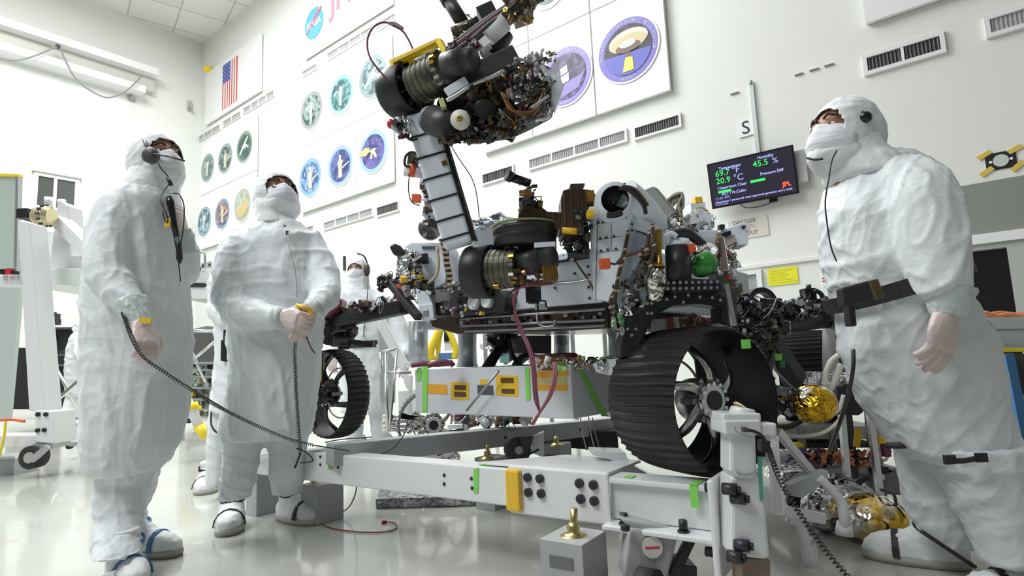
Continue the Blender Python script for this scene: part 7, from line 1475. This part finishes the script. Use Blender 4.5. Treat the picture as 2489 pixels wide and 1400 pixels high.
# tripod with camera
t = thing('tripod', fl(130, 1010), 'tall aluminium tripod with black camera before the black cabinet', 'tripod')
YT_ = 8.6; f0 = at(122, 868, YT_)
for x, y in ((108, 1005), (188, 990), (118, 965)):
    b = MB(); g_ = at(x, y, YT_ + (.3 if y < 980 else 0)); b.tube([f0 + (g_ - f0) * .05, g_], .022, ALU, 8, False); b.build('leg', t)
b = MB(); b.cyl(at(122, 880, YT_), at(122, 790, YT_), .035, ALU, n=12); b.build('centre_column', t)
b = MB(); pb(b, 108, 775, 136, 790, YT_ - .05, .1, BLACK); pb(b, 114, 762, 132, 776, YT_ - .05, .12, BLACK); pc(b, 106, 768, YT_, 118, 767, YT_, 5, BLACK); pc(b, 124, 760, YT_, 136, 762, YT_, 3, BLACK); b.build('camera', t)
b = MB(); b.tube([at(112, 785, YT_), at(98, 810, YT_ - .2)], .012, ALU, 6, False); b.box(at(122, 858, YT_), (.35, .12, .06), BLACK); b.build('pan_handle', t)
t = thing('floor_stand', fl(240, 1090), 'low white rolling stand with yellow foot behind the far left person', 'stand')
b = MB(); b.pxpoly([(232, 880), (252, 880), (262, 1058), (238, 1060)], 6.0, .08, WPAINT); b.pxpoly([(160, 1076), (262, 1068), (262, 1076), (170, 1086)], 6.0, .3, ALU); b.build('stand_frame', t)
b = MB(); b.pxpoly([(243, 1040), (254, 1040), (254, 1058), (243, 1058)], 5.98, .1, YPAINT); b.build('yellow_foot', t)
for x, y in ((166, 1086), (200, 1092)): b = MB(); c = at(x, y - 1, 6.0); b.cyl(c, c + YU * .04, .03, BLACK, n=14); b.build('caster', t)
b = MB(); b.beam(at(112, 995, 7.8), at(222, 900, 7.8), .04, .04, ALU); b.beam(at(204, 905, 7.8), at(222, 898, 7.8), .08, .05, YPAINT); tag(b.build('diagonal_bar'), 'diagonal silver bar with yellow end beside the distant worker', 'bar')
# wheeled steel steps / scaffold cart behind
t = thing('rolling_scaffold', fl(485, 1020), 'steel rolling scaffold with shelves between the two standing workers', 'scaffold')
YS = 8.0
b = MB()
for x in (440, 540): b.tube([at(x, 800, YS), at(x + 3, 1018, YS)], .02, ALU, 8, False); b.tube([at(x + 15, 800, YS + .8), at(x + 15, 1005, YS + .8)], .02, ALU, 8, False)
b.tube([at(445, 810, YS), at(500, 930, YS)], .02, ALU, 8, False); b.tube([at(535, 820, YS), at(450, 890, YS)], .02, ALU, 8, False); b.tube([at(436, 802, YS), at(545, 806, YS)], .02, ALU, 8, False); b.build('scaffold_frame', t)
for y in (880, 896, 912, 940, 968, 992, 1010):
    b = MB(); b.pxpoly([(440, y), (540, y + 2), (540, y + 7), (440, y + 5)], YS, .7, ALU if y % 3 else GREYMET); b.build('shelf', t)
b = MB(); greeble(b, [(450, 885), (540, 885), (540, 1005), (450, 1005)], YS + .1, YS + .5, 90, [YPAINT, DARK, GREYMET, ALU, mat('leaf_green', (0, 0, 0)), BOARD, BLACK], (6, 14), 70); b.build('stored_fittings', t)
for x in (458, 528): b = MB(); c = at(x, 1023, YS); b.cyl(c, c + YU * .05, .035, BLACK, n=14); b.build('caster', t)
t = thing('dark_cabinet', fl(495, 990), 'dark grey cabinet behind the steel scaffold', 'cabinet'); b = MB(); b.pxpoly([(448, 808), (538, 806), (538, 990), (448, 990)], 10.2, .6, mat('cabinet_slate', (.10, .10, .10), .4)); b.build('cabinet_body', t, bevel=.02); b = MB(); b.pxpoly([(458, 802), (504, 792), (504, 806), (458, 808)], 10.3, .5, mat('cabinet_olive', (.22, .23, .20), .5)); b.build('cabinet_top_box', t)
# white jack leg with yellow end
t = thing('jack_leg', fl(492, 1060), 'white diagonal outrigger leg with yellow collars near the scaffold', 'jack'); YJ = 5.6
b = MB(); a, c = at(432, 925, YJ), at(484, 1036, YJ); b.cyl(a, c, .045, WPAINT, n=16); b.build('leg_tube', t)
b = MB(); d_ = (c - a).normalized(); m_ = a.lerp(c, .60); b.cyl(m_ - d_ * .03, m_ + d_ * .03, .075, YPAINT, n=18); b.box(m_, (.2, .03, .03), YPAINT); b.build('yellow_collar', t)
b = MB(); b.cyl(c, c + d_ * .13, .055, YPAINT, .03, n=14); b.build('yellow_tip', t)
# white workbench behind between first two persons
t = thing('white_bench', fl(480, 1000), 'white bench platform with grey rail behind the two standing workers', 'bench'); YW = 7.0
b = MB(); b.pxpoly([(440, 655), (560, 655), (560, 688), (440, 688)], YW, 1.0, mat('bench_mint', (.74, .79, .77), .4)); b.pxpoly([(440, 697), (560, 697), (560, 726), (440, 726)], YW - .1, 1.0, WPAINT); b.build('bench_top', t, bevel=.01)
b = MB(); b.pxpoly([(447, 686), (495, 688), (495, 698), (447, 696)], YW - .12, .05, BLACK); b.build('black_slot', t)
b = MB(); pt(b, [(470, 655), (470, 632), (480, 618), (497, 615), (498, 650)], YW, .014, GREYMET, 8, 3); greeble(b, [(470, 640), (520, 632), (515, 655), (470, 656)], YW, YW + .2, 18, [BLACK, GREYMET, DARK, BOARD], (6, 14), 72); b.build('hand_rail', t)
b = MB()
for x in (452, 552): b.cyl(at(x, 726, YW + .3), V3((at(x, 726, YW + .3).x, YW + .3, 0)), .03, WPAINT, n=10)
b.build('bench_legs', t)
# white stair / platform and trolley behind left wheel
t = thing('access_ladder', fl(960, 1060), 'white slanted ladder with steel rail behind the left rover wheel', 'ladder'); YL = 4.6
b = MB(); b.pxpoly([(918, 775), (930, 772), (990, 885), (975, 905), (920, 800)], YL, .08, WPAINT); b.pxpoly([(975, 905), (1000, 912), (1000, 960), (985, 940)], YL, .08, WPAINT); b.build('stringer', t, bevel=.006)
b = MB(); b.pxpoly([(920, 800), (955, 860), (955, 980), (925, 980)], YL + .1, .1, GREYPAINT); b.build('grey_side_panel', t)
b = MB()
for P in ([(938, 855), (942, 1050)], [(966, 848), (945, 1050)], [(925, 856), (966, 848)], [(925, 856), (928, 905)], [(942, 905), (1000, 905)], [(938, 905), (940, 1050)]): b.tube([at(x, y, YL - .3) for x, y in P], .012, ALU, 8, False)
b.build('steel_rail', t)
b = MB(); pb(b, 968, 950, 1000, 1008, YL, .2, WPAINT); b.build('white_case', t, bevel=.006)
b = MB()
for y in (1012, 1024, 1036, 1046): b.tube([at(930, y, YL), at(1030, y + 1, YL + .2)], .014, ALU, 6, False)
greeble(b, [(935, 1005), (1025, 1005), (1025, 1048), (935, 1048)], YL, YL + .3, 36, [ALU, BOARD, GREYMET, STEEL, OLIVE], (7, 16), 74); b.build('wire_base', t)
# lit gaps of equipment behind the belly
t = thing('equipment_rack', fl(1190, 1000), 'pale equipment rack seen under the rover belly', 'rack'); YR = 6.0
b = MB()
for x in (1178, 1198, 1330, 1390, 1468): b.beam(at(x, 800, YR), V3((at(x, 800, YR).x, YR, 0)), .04, .04, GREYMET)
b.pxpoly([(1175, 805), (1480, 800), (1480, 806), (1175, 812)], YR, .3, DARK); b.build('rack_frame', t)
b = MB(); greeble(b, [(1180, 815), (1230, 815), (1290, 840), (1240, 880), (1185, 880)], YR - .1, YR + .2, 40, [GREYMET, ALU, BROWN, mat('teal_tape', (.2, .42, .42), .4), DARK], (8, 26), 75); b.build('rack_contents', t)
b = MB()
for i, (x, y, r) in enumerate(((1030, 1106, .05), (1050, 1104, .04), (1072, 1100, .06), (1100, 1104, .05), (1010, 1108, .04))): b.ball(fl(x, y + 8, r), (r * 1.3, r, r), [GOLDF, SILVERF][i % 2], 14)
tag(b.build('foil_bundle'), 'low gold and silver foil bundle on the floor behind the white beam', 'foil bundle')

# ================================================================ right background
t = thing('foil_table', fl(2080, 1100), 'small steel table with foil top and black box beside the belted worker', 'table'); YQ = 2.75
b = MB(); b.pxpoly([(2038, 912), (2050, 905), (2110, 908), (2116, 938), (2036, 940)], YQ, .35, foil('foil_crinkle', (.25, .25, .27), (.95, .95, .97), 20)); b.build('foil_top', t, bevel=.004)
b = MB(); b.pxpoly([(2036, 940), (2102, 942), (2100, 1002), (2088, 1010), (2036, 1008)], YQ - .02, .3, BLACK); b.build('black_box', t, bevel=.006)
b = MB(); 
for x0, x1 in ((2105, 2130), (2040, 2052)): b.beam(at(x0, 940, YQ), V3((at(x1, 1120, YQ).x, YQ, 0.0)), .025, .025, ALU)
b.beam(at(2105, 945, YQ + .35), V3((at(2115, 1120, YQ + .35).x, YQ + .35, 0)), .025, .025, ALU); b.build('table_legs', t)
t = thing('plastic_cabinet', fl(2060, 1050), 'grey plastic-wrapped upright panel behind the belted worker\'s hip', 'panel')
b = MB(); b.pxpoly([(2036, 780), (2065, 785), (2070, 910), (2036, 908)], 3.0, .15, mat('film_grey', (.45, .46, .45), .3)); b.beam(at(2036, 785, 3.0), V3((at(2036, 785, 3.0).x, 3.0, 0)), .02, .03, DARK); b.build('panel_sheet', t)
# work cart with coloured cables
t = thing('cable_cart', fl(2000, 1150), 'low white cart heaped with orange and purple cables behind the post', 'cart'); YC = 3.1
b = MB(); b.pxpoly([(1895, 1036), (2150, 1036), (2150, 1068), (1895, 1068)], YC, .5, mat('cart_pale', (.55, .58, .56), .4)); b.pxpoly([(1890, 1078), (2130, 1076), (2130, 1088), (1890, 1092)], YC, .5, DARK); b.pxpoly([(1895, 1138), (2170, 1135), (2170, 1150), (1895, 1152)], YC - .1, .6, mat('cart_pale', (0, 0, 0))); b.build('cart_frame', t, bevel=.004)
b = MB()
for x in (1945, 2020, 2125):
    p = at(x, 1036, YC); b.beam(p, V3((p.x, YC, .0)), .03, .03, GREYMET)
b.build('cart_posts', t)
for x in (1930, 2125): b = MB(); c = V3((at(x, 1150, YC - .1).x, YC - .1, .04)); b.cyl(c, c + YU * .04, .04, BLACK, n=14); b.build('caster', t)
b = MB()
PUR = mat('cable_purple', (.16, .12, .42), .4); ORC = mat('cable_orange', (.75, .28, .12), .45)
for k in range(34):
    x = 1900 + rnd.uniform(0, 220); P = [(x + i * rnd.uniform(8, 16), 1100 + rnd.uniform(-10, 34), YC - .05 - rnd.random() * .15) for i in range(5)]
    pt(b, P, YC, .007, PUR if x < 1960 and rnd.random() < .6 else rnd.choice([ORC, ORC, MAROON, WCABLE, CABLE, ORC]), 6, 4)
b.build('heaped_cables', t)
b = MB(); b.ball(at(1937, 1084, YC - .1), (.035, .03, .02), YPAINT, 12); b.build('yellow_cap', t)
b = MB(); b.box(at(2084, 1064, YC - .25), (.03, .01, .09), YELLOW, ((XU - ZU * .25).normalized(), YU, (ZU + XU * .25).normalized())); b.box(at(2150, 1070, YC - .3), (.06, .01, .03), YELLOW); pb(b, 2150, 1075, 2165, 1110, YC - .3, .03, MAROON); b.build('yellow_tape', t)
b = MB(); b.pxpoly([(1905, 1150), (1990, 1140), (2010, 1150), (1990, 1175), (1900, 1175)], 2.9, .2, SILVERF); tag(b.build('foil_sheet'), 'silver foil sheet lying under the cable cart beside the post', 'foil')
# white hoses
t = thing('hose_bundle', fl(1960, 1100), 'cream hoses curving around the gold foil motor', 'hoses')
b = MB(); pt(b, [(1885, 1032), (1930, 1030), (1990, 1022), (2035, 1000), (2050, 960)], 2.5, .008, WCABLE, 8); b.build('hose', t)
b = MB(); pt(b, [(1890, 1050), (1940, 1060), (2000, 1052), (2040, 1020), (2055, 975)], 2.5, .008, WCABLE, 8); b.build('hose', t)
b = MB(); pt(b, [(1885, 1042), (1925, 1035), (1950, 1020), (1962, 1008)], 2.48, .012, CABLE, 8); b.build('black_hose', t)
b = MB(); pt(b, [(2040, 862), (2020, 878), (2008, 905), (2006, 940)], 2.6, .012, WCABLE, 10); pt(b, [(2045, 885), (2030, 925), (2012, 955)], 2.62, .014, WCABLE, 10); b.build('hose_loop', t)
# foil wrapped bundle on the floor
t = thing('foil_bundle', fl(2110, 1265), 'gold and silver foil wrapped bundle lying on the floor beside the belted person', 'foil bundle')
b = MB(); c = fl(2120, 1258, .1); b.ball(c, (.13, .12, .095), foil('foil_gold_silver', (.8, .5, .06), (.92, .9, .88), 7, r0=.5, r1=.62), 28); b.build('gold_end', t)
b = MB(); b.ball(fl(2045, 1215, .12), (.15, .12, .10), SILVERF, 24); b.ball(fl(2000, 1235, .10), (.09, .09, .10), SILVERF, 20); b.ball(fl(2075, 1245, .08), (.12, .1, .08), SILVERF, 20); b.build('silver_wrap', t)
b = MB(); pt(b, [(2140, 1190, 2.45), (2170, 1200, 2.4), (2178, 1225, 2.4), (2175, 1245, 2.4)], 2.4, .006, CABLE); pt(b, [(2085, 1175, 2.5), (2095, 1165, 2.5), (2110, 1160, 2.5)], 2.5, .014, BLACK); b.build('black_lead', t)
t = thing('black_case', fl(2160, 1180), 'low dark equipment base behind the foil bundle', 'case'); b = MB(); b.pxpoly([(2118, 1135), (2200, 1140), (2200, 1205), (2118, 1200)], 3.0, .4, mat('case_grey', (.26, .27, .27), .5)); b.build('case_body', t, bevel=.01); b = MB(); pb(b, 2118, 1136, 2160, 1152, 2.98, .05, BLACK); pb(b, 2140, 1154, 2150, 1166, 2.96, .03, BOARD); b.build('case_latch', t)
# handrail trolley and blue frame behind belted worker
t = thing('steel_trolley', fl(2460, 1090), 'chrome tube trolley behind the belted worker\'s back', 'trolley'); YH = 3.3
b = MB(); pt(b, [(2360, 790), (2385, 778), (2405, 790), (2415, 830), (2420, 880), (2432, 960), (2450, 1080)], YH, .018, STEEL, 10); pt(b, [(2395, 880), (2410, 980), (2430, 1090)], YH + .1, .016, ALU, 10); b.build('tube_rail', t)
b = MB(); pb(b, 2370, 860, 2425, 878, YH, .3, ALU); b.pxpoly([(2365, 800), (2400, 805), (2402, 860), (2368, 860)], YH + .1, .2, DARK); b.pxpoly([(2380, 880), (2430, 880), (2460, 1080), (2400, 1080)], YH + .2, .3, BLACK); b.build('trolley_body', t)
t = thing('blue_workbench', fl(2480, 1080), 'blue framed workbench with yellow edge at the right edge', 'workbench'); YK = 3.9
b = MB(); b.beam(at(2445, 860, YK), V3((at(2490, 1080, YK).x, YK, .05)), .06, .06, mat('blue_paint', (.05, .17, .36), .45)); b.beam(at(2560, 860, YK + .4), V3((at(2570, 1080, YK).x, YK + .4, .05)), .06, .06, mat('blue_paint', (0, 0, 0))); b.build('blue_leg', t)
b = MB(); b.pxpoly([(2425, 845), (2600, 845), (2600, 853), (2425, 853)], YK, .7, YPAINT); b.build('yellow_edge', t)
b = MB(); b.pxpoly([(2430, 838), (2600, 838), (2600, 845), (2430, 845)], YK, .7, GREYPAINT); b.pxpoly([(2455, 860), (2600, 860), (2600, 1060), (2490, 1060)], YK + .5, .2, mat('panel_brown_dark', (.07, .065, .055), .5)); b.build('bench_body', t)
t = thing('white_cabinet', fl(2450, 1000), 'white low cabinet with orange cord on top behind the belted worker', 'cabinet'); YN = 4.6
b = MB(); b.pxpoly([(2375, 772), (2600, 768), (2600, 842), (2375, 842)], YN, .5, mat('cabinet_pale', (.62, .65, .63), .4)); b.pxpoly([(2375, 800), (2600, 797), (2600, 799), (2375, 802)], YN - .01, .02, GREYMET); pb(b, 2402, 792, 2420, 806, YN - .03, .03, mat('handle_blue', (.25, .4, .55), .4)); b.build('cabinet_body', t, bevel=.006)
for x in (2390, 2500): b = MB(); p = at(x, 842, YN + .2); b.cyl(p, V3((p.x, p.y, 0)), .02, GREYMET, n=8); b.build('leg', t)
b = MB(); pt(b, [(2385, 770), (2395, 760), (2420, 768), (2450, 764), (2480, 768), (2520, 762)], YN + .1, .018, ORC, 8); pt(b, [(2390, 768), (2430, 760), (2470, 764), (2500, 760)], YN + .2, .016, ORC, 8); tag(b.build('orange_cord'), 'orange extension cord coiled on the white low cabinet', 'cord')
